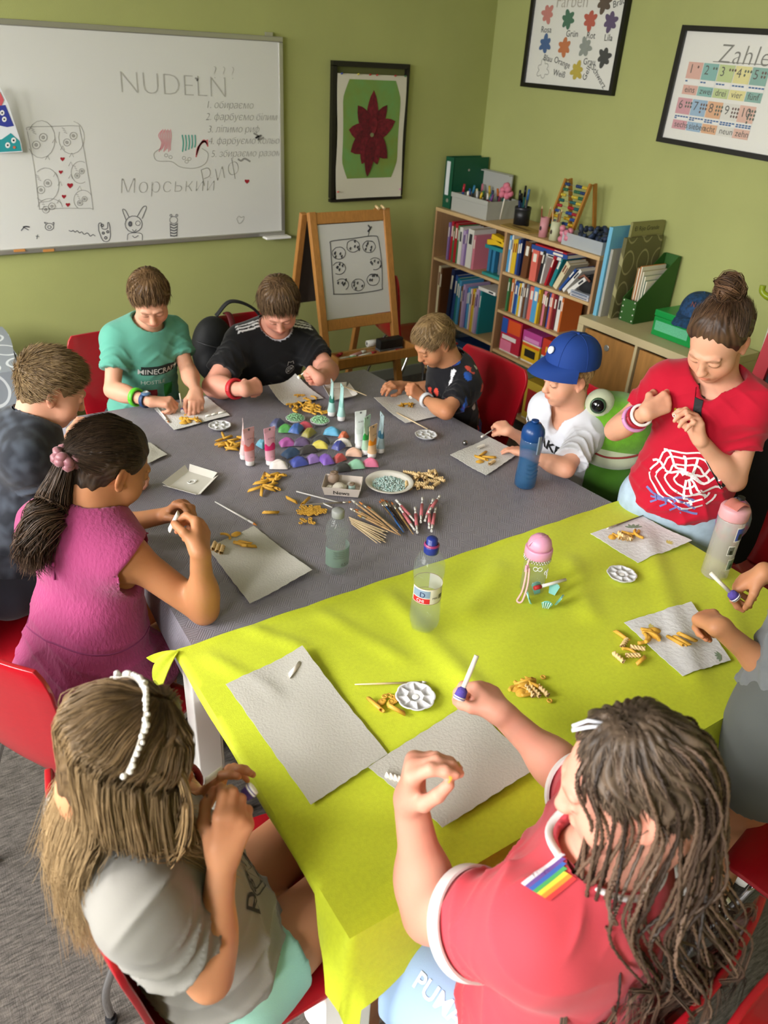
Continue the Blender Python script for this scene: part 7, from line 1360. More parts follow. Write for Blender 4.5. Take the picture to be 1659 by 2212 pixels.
def collar_mask(s, V, w=.014, neck=.062):
    nb = s.H+s.HR@V3((0, -.03, -.055))*s.hs; ax = nrm(nb-s.J['N']+s.Rt[:, 1]*.01); c = s.J['N']+s.Rt[:, 1]*.012; d = np.linalg.norm((V-c)-((V-c)@ax)[:, None]*ax, axis=1); return (d < neck*s.size+w) & (((V-c)@ax) > -.01)
def cuff_mask(s, V, fr, w):
    m = np.zeros(len(V), bool)
    for sd in 'LR':
        t, d = s.near_arm(V, sd, fr); L = np.linalg.norm(s.J['e'+sd]-s.J['s'+sd]); m |= (t > fr-w/L) & (t < fr+.06) & (d < .075)
    return m
# ---- boy in the green T-shirt
p = Person('boy in a green T-shirt with a watch dabbing paint at the far side', JO['green'], -80, .98, (-104, 40, 4), .90, 'fair', hands=((V3((.1, -.2, 1)), HOLD), (V3((-.15, -.1, 1)), PINCH))); p.body()
p.shirt('t_shirt', flatcol('5FA592'), .62); G1 = p
p.hair('short_hair', BOYHL, (.006, .017), '4A3522', '8A6A45', flow=lambda q: np.tile(V3((.1, .8, -.2)), (len(q), 1)), nstr=3600, slen=.036, lift=.22, seed=3)
n = p.Rt[:, 1]; ox = p.J['N']+(p.J['Pv']-p.J['N'])*.42+p.Rt[:, 1]*.1; ex, ey = p.Rt[:, 0]*-1, p.Rt[:, 2]; ex = -p.Rt[:, 0]
ex = p.Rt[:, 0]*1.0
def chest(p, t, dx=0): return p.J['N']+(p.J['Pv']-p.J['N'])*t+p.Rt[:, 1]*.1+p.Rt[:, 0]*dx
exv = -p.Rt[:, 0]          # reading direction seen from in front
def wear_text(p, name, txt, t, size, c, dx=0, bold=.01, sl=0, shear=0, lift=.0018, space=1.0):
    v, f = text_mesh(txt, size, bold=bold, align='CENTER', shear=shear, space=space); r = -p.Rt[:, 0]; u = p.Rt[:, 2]; exr = r*cos(sl)+u*sin(sl); eyr = -r*sin(sl)+u*cos(sl)
    return wrap_print(p.shirto, p.sbvh, name, [(v, f)], C(c, .8), chest(p, t, dx), exr, eyr, p.Rt[:, 1], lift)
def wear_rect(p, name, x0, y0, x1, y1, t, c, sl=0, lift=.0014):
    r = -p.Rt[:, 0]; u = p.Rt[:, 2]; return wrap_print(p.shirto, p.sbvh, name, [dense_rect(x0, y0, x1, y1, 10, 4)], C(c, .8), chest(p, t), r*cos(sl)+u*sin(sl), -r*sin(sl)+u*cos(sl), p.Rt[:, 1], lift)
wear_rect(p, 'dark_print_block', -.066, -.006, .066, .030, .33, '1E2A28', .05, .003); wear_text(p, 'shirt_title', 'MINECRAFT', .33, .029, 'C9CDC8', 0, .012, .05, lift=.0055)
wear_text(p, 'shirt_word', 'HOSTILE', .45, .024, 'D0E4DA', .02, .0, .03, lift=.004); wear_rect(p, 'green_print_block', .025, -.06, .065, -.01, .45, '2C8A3A'); wear_rect(p, 'red_print_block', -.045, -.045, -.005, -.018, .47, '8A2A34')
p.shorts('shorts', '2A3038'); p.shoes('3A3A40')
p.band('wristband', 'R', .62, C('5CC832', .4), .0055, 2.0, .004); w_ = wthing('wrist_watch', 'blue wrist watch on the right wrist of the boy in green', 'watch', p.J['wR']); p.band('watch_strap', 'R', .86, C('23406A', .5), .003, 3.2, .003, w_)
a, b = p.J['eR'], p.J['wR']; c = a+(b-a)*.86; MB().lathe([(.016, 0), (.017, .006), (.013, .008), (0, .008)], c+V3((0, -.012, .026)), 20, R=frame((0, 1, 0), (0, -.4, 1))).build('watch_case', C('4A6A90', .3), w_); MB().lathe([(0, 0), (.012, 0)], c+V3((0, -.012, .026))+V3((0, -.4, 1))/1.08*.0086, 18, R=frame((0, 1, .4), (0, -.4, 1))).build('watch_face', C('E4E8EA', .2), w_)
# ---- boy in black
def blackcol(q, V, s):
    C_ = np.tile(lc('141416'), (len(V), 1))
    for sd in 'LR':
        N, a = s.J['N'], s.J['s'+sd]; ba = a-N; t = ((V-N)@ba)/(ba@ba); perp = (V-N-t[:, None]*ba)@s.Rt[:, 1]; up = (V-N)@s.Rt[:, 2] > -.05
        for k in (-.026, -.010, .006): C_[(np.abs(perp-.012-k) < .0042) & (t > .30) & (t < 1.15) & up] = lc('D8D8DA')
    C_[collar_mask(s, V, .008, .058)] = lc('C9CBD6'); return C_
p = Person('boy in a black sports shirt with a red wristband bent over his paper', JO['black'], -80, 1.06, (-112, 44, 4), .95, 'rosy', girth=1.22, armr=1.25, cheek=1.12, hands=((V3((.6, -.35, .6)), FIST), (V3((-.25, -.7, .7)), PINCH))); p.body(); G2 = p
p.shirt('sports_shirt', blackcol, .70, neck=.060)
p.hair('short_hair', BOYHL, (.008, .022), '3E2C1C', '7D6142', flow=lambda q: np.tile(V3((-.2, .9, -.3)), (len(q), 1)), nstr=4000, slen=.045, lift=.2, seed=5, fall=.5)
v = [ribbon2(circ(.055, -.10, .018, .02), .003), ribbon2(circ(.055, -.10, .010, .011), .003), ribbon2([(.040, -.075), (.044, -.062), (.055, -.066), (.066, -.062), (.070, -.075)], .003), ribbon2([(.043, -.11), (.067, -.088)], .003)]
wrap_print(p.shirto, p.sbvh, 'club_crest', v, C('A8A8A4', .7), p.J['N']+p.Rt[:, 1]*.1, -p.Rt[:, 0], p.Rt[:, 2], p.Rt[:, 1])
rs = random.Random(4); v = [ribbon2([(x+.02*sin(k), y+.012*k) for k in range(5)], .002) for x, y in [(-.07+.02*i, -.24+.012*(i % 4)) for i in range(8)]]; wrap_print(p.shirto, p.sbvh, 'tonal_print', v, C('5A5A5C', .7), p.J['N']+p.Rt[:, 1]*.1, -p.Rt[:, 0], p.Rt[:, 2], p.Rt[:, 1])
p.shorts('shorts', '1B1C22'); p.shoes('E0E0E0'); p.band('wristband', 'R', .72, C('C0242E', .5), .006, 2.2, .004)
# ---- small boy in the splatter shirt
def splat_col(q, V, s):
    C_ = np.tile(lc('121217'), (len(V), 1)); a = hashn(V, 55, 1); b = hashn(V, 48, 4); c = hashn(V, 110, 2); C_[(b > .52)] = lc('1F4C9A'); C_[(b > .52) & (c > .35)] = lc('3C2C6A'); C_[(a > .50) & (c > -.05)] = lc('D24A3A'); C_[(a < -.66) & (c > .2)] = lc('D8D8DC'); return C_
p = Person('small boy in a black splatter print shirt with a silver wristband', JO['small'], 178, .86, (172, 38, -4), .84, 'tan', hands=((V3((.1, 0, 1)), FLAT), (V3((0, -.2, 1)), CLAW)) if False else ((V3((-.3, -.6, .7)), FIST), (V3((.05, -.2, 1)), CLAW))); p.body(); G3 = p
p.shirt('t_shirt', splat_col, .66, h=.0045)
p.hair('short_hair', BOYHL, (.006, .019), '5A4428', 'A68A5E', flow=lambda q: np.tile(V3((.2, .9, -.2)), (len(q), 1)), nstr=3600, slen=.042, lift=.2, seed=8)
p.shorts('shorts', '23252B'); p.shoes('50505A'); p.band('wristband', 'L', .80, C('C8CACE', .25), .005, 2.2, .004)
# ---- boy with the blue cap
p = Person('boy in a white T-shirt and blue baseball cap holding a paint brush', JO['cap'], 172, .86, (166, 14, -3), .88, 'fair', hands=((V3((.1, -.1, 1)), FLAT), (V3((-.2, .3, .9)), PINCH))); p.body(); G4 = p
p.shirt('t_shirt', flatcol('D6D8E0', .03), .74, neck=.068, neckdown=.035, sl_r=.026, h=.0045, flare=.02); wear_text(p, 'shirt_word', 'BALAKED', .33, .055, '17171A', .02, .028, -.12)
p.hair('short_hair', BOYHL, (.004, .006), '8A6A42', 'C9A574', flow=lambda q: np.tile(V3((.1, .9, -.5)), (len(q), 1)), nstr=3000, slen=.026, lift=.15, seed=9)
cpt = wthing('baseball_cap_hat', 'royal blue baseball cap on the head of the boy in white', 'cap', p.H); qa, qb = MB(), MB(); cap_mesh(qa, qb, p.P(0, -.020, .060), p.HR@rotx(.24), .93); M_bc = mat('royal_blue_twill', '123A86', .8, bump=.1, bscale=900)
qa.build('crown', M_bc, cpt, solid=.002); qb.build('peak', M_bc, cpt, solid=.003); MB().ball(p.H+p.HR@rotx(.24)@(V3((0, 0, .106))*.93)+p.HR@V3((0, -.020, .060))*p.hs, .006, 8, 5).build('button', M_bc, cpt)
for k in range(6):
    a = k*pi/3; cc = p.P(0, -.020, .060); MB().tube([cc+p.HR@rotx(.24)@(V3((.089*cos(a)*sin(pi/2*t)**.8, .101*sin(a)*sin(pi/2*t)**.8, .107*cos(pi/2*t)**.75))*.93) for t in np.linspace(.04, 1, 12)], .0010, 5).build('seam', M_bc, cpt)
v = circ(0, 0, .014, .012)[:-1]; cb_ = p.P(0, -.020, .060)+p.HR@rotx(.24)@(V3((0, .0985, .055))*.93); MB().prism(v, cb_, p.HR[:, 0], p.HR[:, 2]*.85-p.HR[:, 1]*.5, p.HR[:, 1]*.004).build('badge', C('D8DCE4'), cpt)
p.shorts('shorts', 'C9CCD0'); p.shoes('8A8F98')
# ---- standing girl in red
p = Person('standing girl in a red printed T-shirt and light jeans with a hair bun', JO['red'], 212, 1.02, (194, 40, 0), .97, 'fair', seated=False, feet=((2.0, 1.10, .075), (1.93, 1.29, .075)), hands=((V3((.75, -.35, .35)), HOLD), (V3((-.45, -.75, .5)), PINCH))); p.body(); G5 = p
p.shirt('t_shirt', flatcol('B3122C', .06), .52, neck=.072, neckdown=.015, hem=.98, sl_r=.018, hollow=True)
v = []; rs = random.Random(2)
cen = (.02, -.27)
for i in range(9):
    a = radians(150-i*30); L = rs.uniform(.07, .11); pts = [(cen[0]+L*t*cos(a+.4*t), cen[1]+.9*L*t*sin(a+.4*t)+.01*sin(9*t)) for t in np.linspace(.1, 1, 12)]; v.append(ribbon2(pts, .007))
for r_ in (.03, .055, .08, .10): v.append(ribbon2([(cen[0]+r_*cos(a)*(1+.08*sin(6*a)), cen[1]+.85*r_*sin(a)*(1+.08*cos(5*a))) for a in np.linspace(.2, 5.9, 40)], .0055))
wrap_print(p.shirto, p.sbvh, 'white_print', v, C('DCD4D6', .8), p.J['N']+p.Rt[:, 1]*.1, -p.Rt[:, 0], p.Rt[:, 2], p.Rt[:, 1])
v = [ribbon2([(x, -.335+.01*sin(40*x+j)-.012*j) for x in np.linspace(-.08+.02*j, .06+.01*j, 16)], .007) for j in range(3)]+[ribbon2([(-.05+.03*i, -.34), (-.04+.03*i, -.36), (-.055+.03*i, -.375)], .006) for i in range(4)]
wrap_print(p.shirto, p.sbvh, 'blue_print', v, C('6A6FA8', .8), p.J['N']+p.Rt[:, 1]*.1, -p.Rt[:, 0], p.Rt[:, 2], p.Rt[:, 1])
M_denim = mat('washed_denim', 'FFFFFF', .8, attr='Col', noise=.25, nscale=25, bump=.2, bscale=900); p.shorts('denim_shorts', flatcol('A9BECF', .10, 22), .62, .010, M_denim, .84, .012)
j_ = p.J['N']; q = MB(); st_ = [(.075, -.40), (.07, -.43), (.045, -.455), (.01, -.46)]
redh = '33241A', '6E5038'; c1, c2 = lc(redh[0]), lc(redh[1]); bun = p.P(0, -.075, .135); gl = []
for i in range(26):
    a0 = rng.random()*6; u = nrm((rng.gauss(0, 1), rng.gauss(0, 1), rng.gauss(0, 1))); v_ = nrm(np.cross(u, (.3, .5, .8))); w_ = np.cross(u, v_); R_ = .036*rng.uniform(.75, 1.05); gl.append(([bun+(v_*cos(a)+w_*sin(a))*R_*(1+.1*sin(3*a)) for a in np.linspace(a0, a0+4.6, 8)], [.005, .008, .007, .003]))
ex1 = guide_hair(gl, 16, 1, .0011, c1, c2*1.2, 5, 14, .004)
up_ = p.HR[:, 2]*.1-p.HR[:, 1]*.1; gl2 = []
p.hair('hair_bun', GIRLHL, (.006, .014), *redh, flow=lambda q: (V3((0, -.085, .115))-q)*14, nstr=6500, slen=.055, lift=.06, seed=12, jit=.05, curl=.25, fall=0, swid=.0008, noise=.003, extra=[ex1])
p.shoes('E4E0DC'); p.band('pink_bangle', 'R', .66, C('C98AB8', .35), .006, 1.2, .008); p.band('bead_bracelet', 'R', .75, C('A01830', .4), .0055, 1.2, .004); p.band('white_bangle', 'R', .86, C('E8E6E4', .35), .0045, 1.2, .005)
wrap_print(p.root, p.sbvh, 'bag_strap', [ribbon2([(-.035+.003*k+.0009*max(0, k-8)**1.6, .03-.012*k) for k in range(0, 30)], .022)], C('17171A', .7), p.J['N']+p.Rt[:, 1]*.1, -p.Rt[:, 0], p.Rt[:, 2], p.Rt[:, 1], .004)
bgp = wthing('shoulder_bag', 'small multicoloured patterned bag hanging beside the girl in red', 'bag', p.J['Pv']+V3((0, 0, -.1))); c_ = p.J['N']-p.Rt[:, 0]*.175+p.Rt[:, 1]*.05-p.Rt[:, 2]*.38; MB().ball(c_, (.05, .045, .075), 16, 10, p.Rt).build('pouch', mat('bag_print', 'B0487A', .7, col2='3C8A9A', nscale=45), bgp); MB().tube([c_+p.Rt[:, 2]*.05, c_+p.Rt[:, 2]*.08], .012, 8).build('clasp', C('17171A'), bgp)
# ---- boy in the acid wash shirt
def acid(q, V, s):
    C_ = np.tile(lc('24272E'), (len(V), 1)); a = np.clip(hashn(V, 70)*.6+hashn(V, 150)*.5+.2, 0, 1)[:, None]*.6; C_ = C_*(1-a)+lc('5A626E')*a
    m = cuff_mask(s, V, .40, .012) | collar_mask(s, V, .012); C_[m] = lc('4A525E'); return C_
p = Person('boy in a charcoal acid wash T-shirt at the left end of the table', JO['acid'], 12, .95, (0, 32, 0), .94, 'fair', hands=((V3((-.2, -.6, .8)), FIST), (V3((0, 0, 1)), HOLD))); p.body(); G6 = p
p.shirt('t_shirt', acid, .40, neck=.062, sl_r=.016)
p.hair('short_hair', BOYHL, (.007, .015), '5A4630', '9A8058', flow=lambda q: V3((.15, .5, .2))-q*2, nstr=4600, slen=.032, lift=.40, seed=15, crown=(.0, -.06, .085), curl=.1, fall=0)
p.shorts('shorts', '2A2C34'); p.shoes('2A2A30')
# ---- girl in the pink dress
M_crinkle = mat('crinkled_pink_cotton', 'FFFFFF', .85, attr='Col', sheen=.2, bump=.75, bscale=130, stretch=(1, 1, .45), spec=.2)
p = Person('girl in a pink dress with a long brown ponytail painting pasta', JO['pink'], 30, 1.03, (16, 32, 3), .97, 'olive', girth=1.08, armr=1.08, hands=((V3((.1, .35, .9)), HOLD), (V3((.55, -.8, .2)), PINCH))); p.body(); G7 = p
def skirt(G):
    for sd in 'LR': hp, kn, ft = p.leg[sd]; G.cone(hp, hp+(kn-hp)*.45, .100, .088, .05, [(hp+(kn-hp)*.42, nrm(kn-hp))])
    G.ell(p.J['Pv'], (.155, .13, .11), p.Rt, .05)
p.shirt('pink_dress', flatcol('983C68', .06, 40), 0, .010, neck=.06, m=M_crinkle, extra=skirt, cap=.012, cut=False)
q_ = p.J['N']+(p.J['Pv']-p.J['N'])*.66; ws = []
for a in np.linspace(0, 2*pi, 61): d = p.Rt[:, 0]*cos(a)+p.Rt[:, 1]*sin(a); h_ = p.sbvh.ray_cast(Vector(q_+d*.4+p.Rt[:, 2]*.006*sin(3*a)), Vector(-d), .5); ws.append(V3(h_[0]) if h_[0] is not None else q_+d*.12)
MB().tube(ws, .0022, 6, cap=False).build('waist_seam', C('7E2F5C', .9), p.root)
b0 = p.J['N']-p.Rt[:, 2]*.07-p.Rt[:, 1]*.098; MB().tube([b0+p.Rt[:, 2]*.01, b0-p.Rt[:, 2]*.06], .0022, 5).build('back_placket', C('8A2A62', .9), p.root); MB().ball(b0-p.Rt[:, 1]*.004-p.Rt[:, 2]*.02, .0055, 8, 6).build('back_button', C('B04484', .6), p.root)
c1, c2 = lc('1E1610'), lc('5A4534'); sc0 = p.P(0, -.118, .012); tail = [sc0, at(118, 1075, d=1.70), at(95, 1120, d=1.68), at(75, 1170, d=1.68), at(72, 1215, d=1.70)]
ex1 = guide_hair([(tail, [.014, .034, .042, .036, .020])], 900, 1, .0011, c1, c2, 3, 18, .012); wav = [([sc0]+[x+V3((rng.gauss(0, .014), rng.gauss(0, .014), rng.gauss(0, .01))) for x in tail[1:]], [.006, .012, .014, .008]) for _ in range(16)]; ex2 = guide_hair(wav, 30, 1, .0011, c1, c2*1.3, 4, 16, .01)
p.hair('ponytail_hair', GIRLHL, (.007, .013), '1E1610', '4E3B2C', flow=lambda q: (V3((0, -.118, .012))-q)*14, nstr=7000, slen=.055, lift=.03, seed=21, jit=.05, curl=.2, fall=0, swid=.0008, noise=.002, extra=[ex1, ex2])
sc_ = wthing('scrunchie', 'dusty pink satin scrunchie round the ponytail', 'scrunchie', sc0); d = nrm(tail[1]-sc0); u = nrm(np.cross(d, (0, 0, 1))); v_ = np.cross(d, u)
for k in range(2):
    q = MB(); q.tube([sc0+d*(.010+.012*k)+(u*cos(a)+v_*sin(a))*(.022+.004*sin(7*a+k))+d*.005*sin(5*a) for a in np.linspace(0, 2*pi, 41)], [.0095+.002*sin(9*a) for a in np.linspace(0, 2*pi, 41)], 8, cap=False); q.build('satin_loop', mat('dusty_pink_satin', '8E5A62', .4, sheen=.2), sc_)
p.shoes('E0DCD8')
# ---- blonde girl
p = Person('blonde girl in a light grey T-shirt dabbing paint at the near left', JO['blond'], 5, .98, (-8, 36, 0), .93, 'tan', hands=((V3((.0, .45, .9)), [(10, 25, 20, 8), (14, 30, 25, 3), (20, 35, 25, -3), (30, 40, 30, -8)], ((.25, .45, .75), JO['blond']['kL']+V3((-.02, 0, .06)))), (V3((-.25, -.85, .35)), PINCH)), knees=((.60, .95, .53), (.62, .80, .53)), feet=((.56, .96, .07), (.58, .80, .07))); p.body(); G8 = p
p.shirt('t_shirt', flatcol('84817B', .05), .62, sl_r=.028, flare=.012, neck=.066, h=.0045, hem=1.16, fold=1.5, hollow=True)
p.shorts('mint_shorts', '8FBFB0', .24, .010)
# print on the front
v, f = text_mesh('Big Apple', .052, shear=.3, bold=-.004); wrap_print(p.shirto, p.sbvh, 'script_print', [(v, f)], C('2E2E30', .8), chest(p, .62)+p.Rt[:, 0]*.10, nrm(-p.Rt[:, 0]*.95+p.Rt[:, 2]*.25), nrm(p.Rt[:, 2]*.95+p.Rt[:, 0]*.25), p.Rt[:, 1])
v = []
for pts in ([(-.09, -.05), (-.09, -.14), (-.075, -.14), (-.075, -.09), (-.03, -.14), (-.015, -.14), (-.015, -.05), (-.03, -.05), (-.03, -.10), (-.075, -.05), (-.09, -.05)], [(0, -.05), (.03, -.09), (.03, -.14), (.045, -.14), (.045, -.09), (.075, -.05), (.058, -.05), (.038, -.075), (.017, -.05), (0, -.05)], circ(.0, -.235, .045, .04), circ(.0, -.235, .035, .03), [(-.02, -.26), (-.02, -.21), (0, -.24), (.02, -.21), (.02, -.26)]): v.append(ribbon2(pts, .0025))
wrap_print(p.shirto, p.sbvh, 'outline_print', v, C('3A3A3C', .8), p.J['N']+p.Rt[:, 1]*.1+p.Rt[:, 0]*.02, -p.Rt[:, 0], p.Rt[:, 2], p.Rt[:, 1])
c1, c2 = lc('4A3826'), lc('C9A678'); gl = []
for i in range(84):
    a = radians(-176+352*i/83); front = cos(a) > .25; sx = sin(a)
    if abs(a) < radians(48): continue
    sh_ = lambda th, e=0: p.P((.081+e)*sin(th)*sx*1.0, -.012+(.098+e)*sin(th)*cos(a)+.02*cos(th)*cos(a), .030+(.088+e)*cos(th)); jit = rng.uniform(-.006, .006)
    top = sh_(.05, jit); mid1 = sh_(.65, jit); mid2 = sh_(1.15, jit); ear = sh_(1.52, jit+.002); low = ear*.94+p.H*.06+V3((0, 0, -.10))+p.HR@V3((.012*sx, .01*cos(a), 0))
    tgt = p.J['N']+p.Rt[:, 0]*(.088*sx)+p.Rt[:, 1]*((.085 if cos(a) > 0 else .095)*cos(a)+.008)+V3((0, 0, .02)); low2 = tgt*.85+low*.15; end = tgt+p.Rt[:, 1]*(.035 if cos(a) > -.2 else 0)+V3((rng.gauss(0, .014), rng.gauss(0, .014), -.10+rng.gauss(0, .025)))
    end2 = end+V3((0, 0, -.05)); gl.append(([top, mid1, mid2, ear, p.outside(low), p.outside(low2), p.outside(end, .016)], [.006, .010, .011, .012, .014, .013, .005]))
ex1 = guide_hair(gl, 84, 1, .00065, lc('3E2F20'), lc('8A6E4A'), 8, 21, .009, c3=lc('9A805C'), wave=.004)
fly = [([p.P(.02*rng.uniform(-1, 1), 0, .10), p.P(.09*s1, .05, .05), p.P(.10*s1, .09, -.03), p.P(.08*s1, .10, -.09), p.P(.07*s1, .10+.03*rng.random(), -.16)], [.003, .006, .008, .010, .004]) for s1 in (-1, 1, 1, -1, 1, -1)]; ex2 = guide_hair(fly, 14, 1, .0009, c1, c2*1.1, 9, 18, .02)
p.hair('long_blonde_hair', GIRLHL, (.008, .016), '3E2F20', '7A6242', flow=lambda q: np.stack([q[:, 0]*10, q[:, 1]*3, -.6+0*q[:, 0]], 1), nstr=500, slen=.02, lift=.0, seed=31, swid=.0008, noise=.003, crown=(0, -.02, .108), extra=[ex1, ex2])
hbnd = wthing('pearl_headband', 'headband of small white pearl beads on the blonde girl', 'headband', p.P(0, 0, .12))
for i in range(34):
    t = -1.25+2.5*i/33; jx = rng.gauss(0, .0015); MB().ball(p.P(.100*sin(t)+.004, .0-.045-.006*abs(t)+jx*2, .030+.106*cos(t)), rng.uniform(.0032, .0052)*p.hs, 8, 6).build('pearl_bead', C('E4E0DA', .25), hbnd)
MB().tube([p.P(.096*sin(t)+.004, -.045-.006*abs(t), .030+.101*cos(t)) for t in np.linspace(-1.3, 1.3, 24)], .0015, 5).build('band_wire', C('B8B0A4', .4), hbnd)
p.shoes('C9C4BC'); p.band('red_thread_bracelet', 'L', .55, C('7A1626', .7), .006, 2.4, .004)
# ---- girl with braids
p = Person('girl with long braids in a coral red T-shirt in the near foreground', JO['braid'], 105, 1.06, (136, 24, 4), .96, 'rosy', girth=1.25, armr=1.30, cheek=1.1, hands=((V3((-.75, .60, .1)), [(50, 40, 20, 4), (62, 45, 25, 0), (70, 35, 20, -4), (74, 30, 20, -10)]), (V3((.35, -.2, .9)), HOLD))); p.body(hb=.006); G9 = p
p.shirt('t_shirt', flatcol('C6444F', .04), .58, sl_r=.026, neck=.061, h=.0042, hem=1.02, flare=.02, hollow=True); p.cuffs(.58, .026, 'DDD6D4'); p.collar('DDD6D4', .061)
uu = p.J['sL']-p.J['N']; Lr = np.linalg.norm(uu); uu = nrm(uu-p.Rt[:, 2]*(uu@p.Rt[:, 2])); vv = np.cross(p.Rt[:, 2], uu)*-1
for k, c in enumerate(('D8D4DC', '6A4A92', '3A62B0', '4AA05A', 'E0CA40', 'E08A30', 'D03A3A')): wrap_print(p.shirto, p.sbvh, 'rainbow_stripe', [ribbon2([(.055+.006*j, .030-.0058*k) for j in range(13)], .0058)], C(c, .8), p.J['N']+p.Rt[:, 2]*.02, uu, p.Rt[:, 1]-p.Rt[:, 2]*0, p.Rt[:, 2], .0022)
p.shorts('blue_shorts', '9DB8DC', .62, .016)
pb = BVHTree.FromPolygons([tuple(v) for v in p.pV], [tuple(f) for f in p.pQ.tolist()]); hp, kn, ft = p.leg['L']; dth = nrm(kn-hp); n_ = nrm(V3((-.65, 0, .76))); v, f = text_mesh('PUMA', .038, bold=.02, align='CENTER'); wrap_print([c for c in p.root.children if c.name.startswith('blue_shorts')][0], pb, 'shorts_lettering', [(v, f)], C('DCE8F4', .7), hp+(kn-hp)*.33+n_*.08, -dth, -nrm(np.cross(n_, dth)), n_)
c1, c2 = lc('241A14'), lc('6A5444'); gl = []
def braid(pts, r0, n=70, seed=0):
    G = np.array(bez(pts, n)); m = len(G); t = np.linspace(0, 1, m); T = np.gradient(G, axis=0); T /= np.linalg.norm(T, axis=1, keepdims=True)+1e-9; A = np.cross(T, (.3, .7, .62)); A /= np.linalg.norm(A, axis=1, keepdims=True); B = np.cross(T, A); L = np.linalg.norm(np.diff(G, axis=0), axis=1).sum(); w = 2*pi*L/.011; rr = r0*np.interp(t, [0, .08, .85, 1], [.8, 1, .85, .35]); out = []
    for k in range(3):
        ph = w*t+2*pi*k/3; out.append(G+A*(rr*np.cos(ph)*.8)[:, None]+B*(rr*np.sin(2*ph)*.45)[:, None])
    return np.array(out)
BR = []; BC = []; rs = np.random.RandomState(3)
for i in range(84):
    a = radians(40+286*(i/83)+rng.gauss(0, 2)) ; a = pi-(-pi+a) if False else a        # azimuth round the head from front right via back to front left
    sx, cy = sin(a), cos(a); ring = i % 3
    st0 = p.P(.045*sx*(1+.25*ring), -.012+.055*cy*(1+.25*ring), .098-.018*ring); m1 = p.P(.074*sx, -.012+.092*cy, .062-.01*ring); m2 = p.P(.080*sx, -.012+.100*cy, -.01)
    side = p.J['N']+p.Rt[:, 0]*(.098*sx+.02)+p.Rt[:, 1]*(.08*cy-.05)+V3((0, 0, .015)); lo_ = side+p.Rt[:, 1]*-.045*(1 if cy < .3 else 0)+p.Rt[:, 0]*.02+V3((0, 0, -.08)); en = lo_+V3((rs.normal(0, .014), rs.normal(0, .012), -.05+rs.normal(0, .03)))
    if cy > .1: lo_ = side+p.Rt[:, 1]*.03+V3((0, 0, -.08)); en = lo_+V3((0, 0, -.06))
    jt = lambda g: V3((rs.normal(0, g), rs.normal(0, g), rs.normal(0, g*.6))); b = braid([st0, m1+jt(.004), m2+jt(.007), jt(.010)+(m2+side)/2+V3((0, 0, -.02))+p.HR@V3((.01*sx, .01*cy, 0)), p.outside(side+jt(.012)), p.outside(lo_+jt(.014)), p.outside(en+jt(.018))], .0020, 84); BR += list(b); x = rs.rand(); BC += [c1*(1-x)+c2*x]*3
mlen = min(len(b) for b in BR); ex1 = tubes(np.array([b[:mlen] for b in BR]), .0018, np.array(BC), 5, .7, .9)
ends = guide_hair([([b[-12], b[-1], b[-1]+V3((rs.normal(0, .006), rs.normal(0, .006), -.025)), b[-1]+V3((rs.normal(0, .01), rs.normal(0, .01), -.055))], [.002, .003, .004, .002]) for b in BR[::3]], 12, 1, .0007, c1*1.2, c2*1.2, 6, 10, .006)
p.hair('braided_hair', GIRLHL, (.006, .010), '2E241C', '7A6654', flow=lambda q: np.stack([q[:, 0]*8, q[:, 1]*6, -.4+0*q[:, 0]], 1), nstr=2600, slen=.03, lift=.12, seed=41, noise=.006, crown=(0, -.02, .108), extra=[ex1, ends])
hc = wthing('hair_clip', 'small white snap clip on top of the braids', 'hair clip', p.P(0, .03, .12)); cc = p.P(-.005, .035, .113); u, v_ = p.HR[:, 0], p.HR[:, 1]
for dx in (-.006, .006): MB().tube([cc+u*(dx*.4-.012*0)+v_*-.02, cc+u*dx+v_*0+p.HR[:, 2]*.004, cc+u*dx*.6+v_*.02], .0032, 6, flat=.6).build('clip_arm', C('DCDCE6', .25), hc)
p.shoes('F0ECE8')
# ---- standing girl in grey at the right edge
p = Person('standing girl in grey shorts cut off by the right edge of the photo', JO['grey'], 97, 1.05, (110, 30, 0), .95, 'tan', seated=False, feet=((1.47, .50, .075), (1.62, .52, .075)), knees=((1.43, .50, .42), (1.58, .51, .42)), girth=.95, hands=((V3((-.3, -.2, .95)), PINCH), (V3((-.1, .1, 1)), HOLD))); p.body(); G10 = p
p.shirt('grey_top', flatcol('6F7274', .06), .5, hem=.92); p.shorts('grey_shorts', flatcol('5B5E5C', .08), .60, .022, None, .84, .030)
p.hair('brown_hair', GIRLHL, (.008, .016), '3A2A1C', '6A5038', flow=lambda q: (V3((0, -.12, .0))-q)*12, nstr=1500, slen=.05, lift=.05, seed=51); p.shoes('EAE6E2')
q = p.J['N']+(p.J['Pv']-p.J['N'])*.86
for k in range(4): MB().tube([q-p.Rt[:, 2]*(.011*k)+p.Rt[:, 0]*cos(a)*.142+p.Rt[:, 1]*sin(a)*.122 for a in np.linspace(0, 2*pi, 49)], [.0045+.0012*sin(24*a) for a in np.linspace(0, 2*pi, 49)], 6, cap=False).build('waistband_gather', C('63665F', .9), p.root)
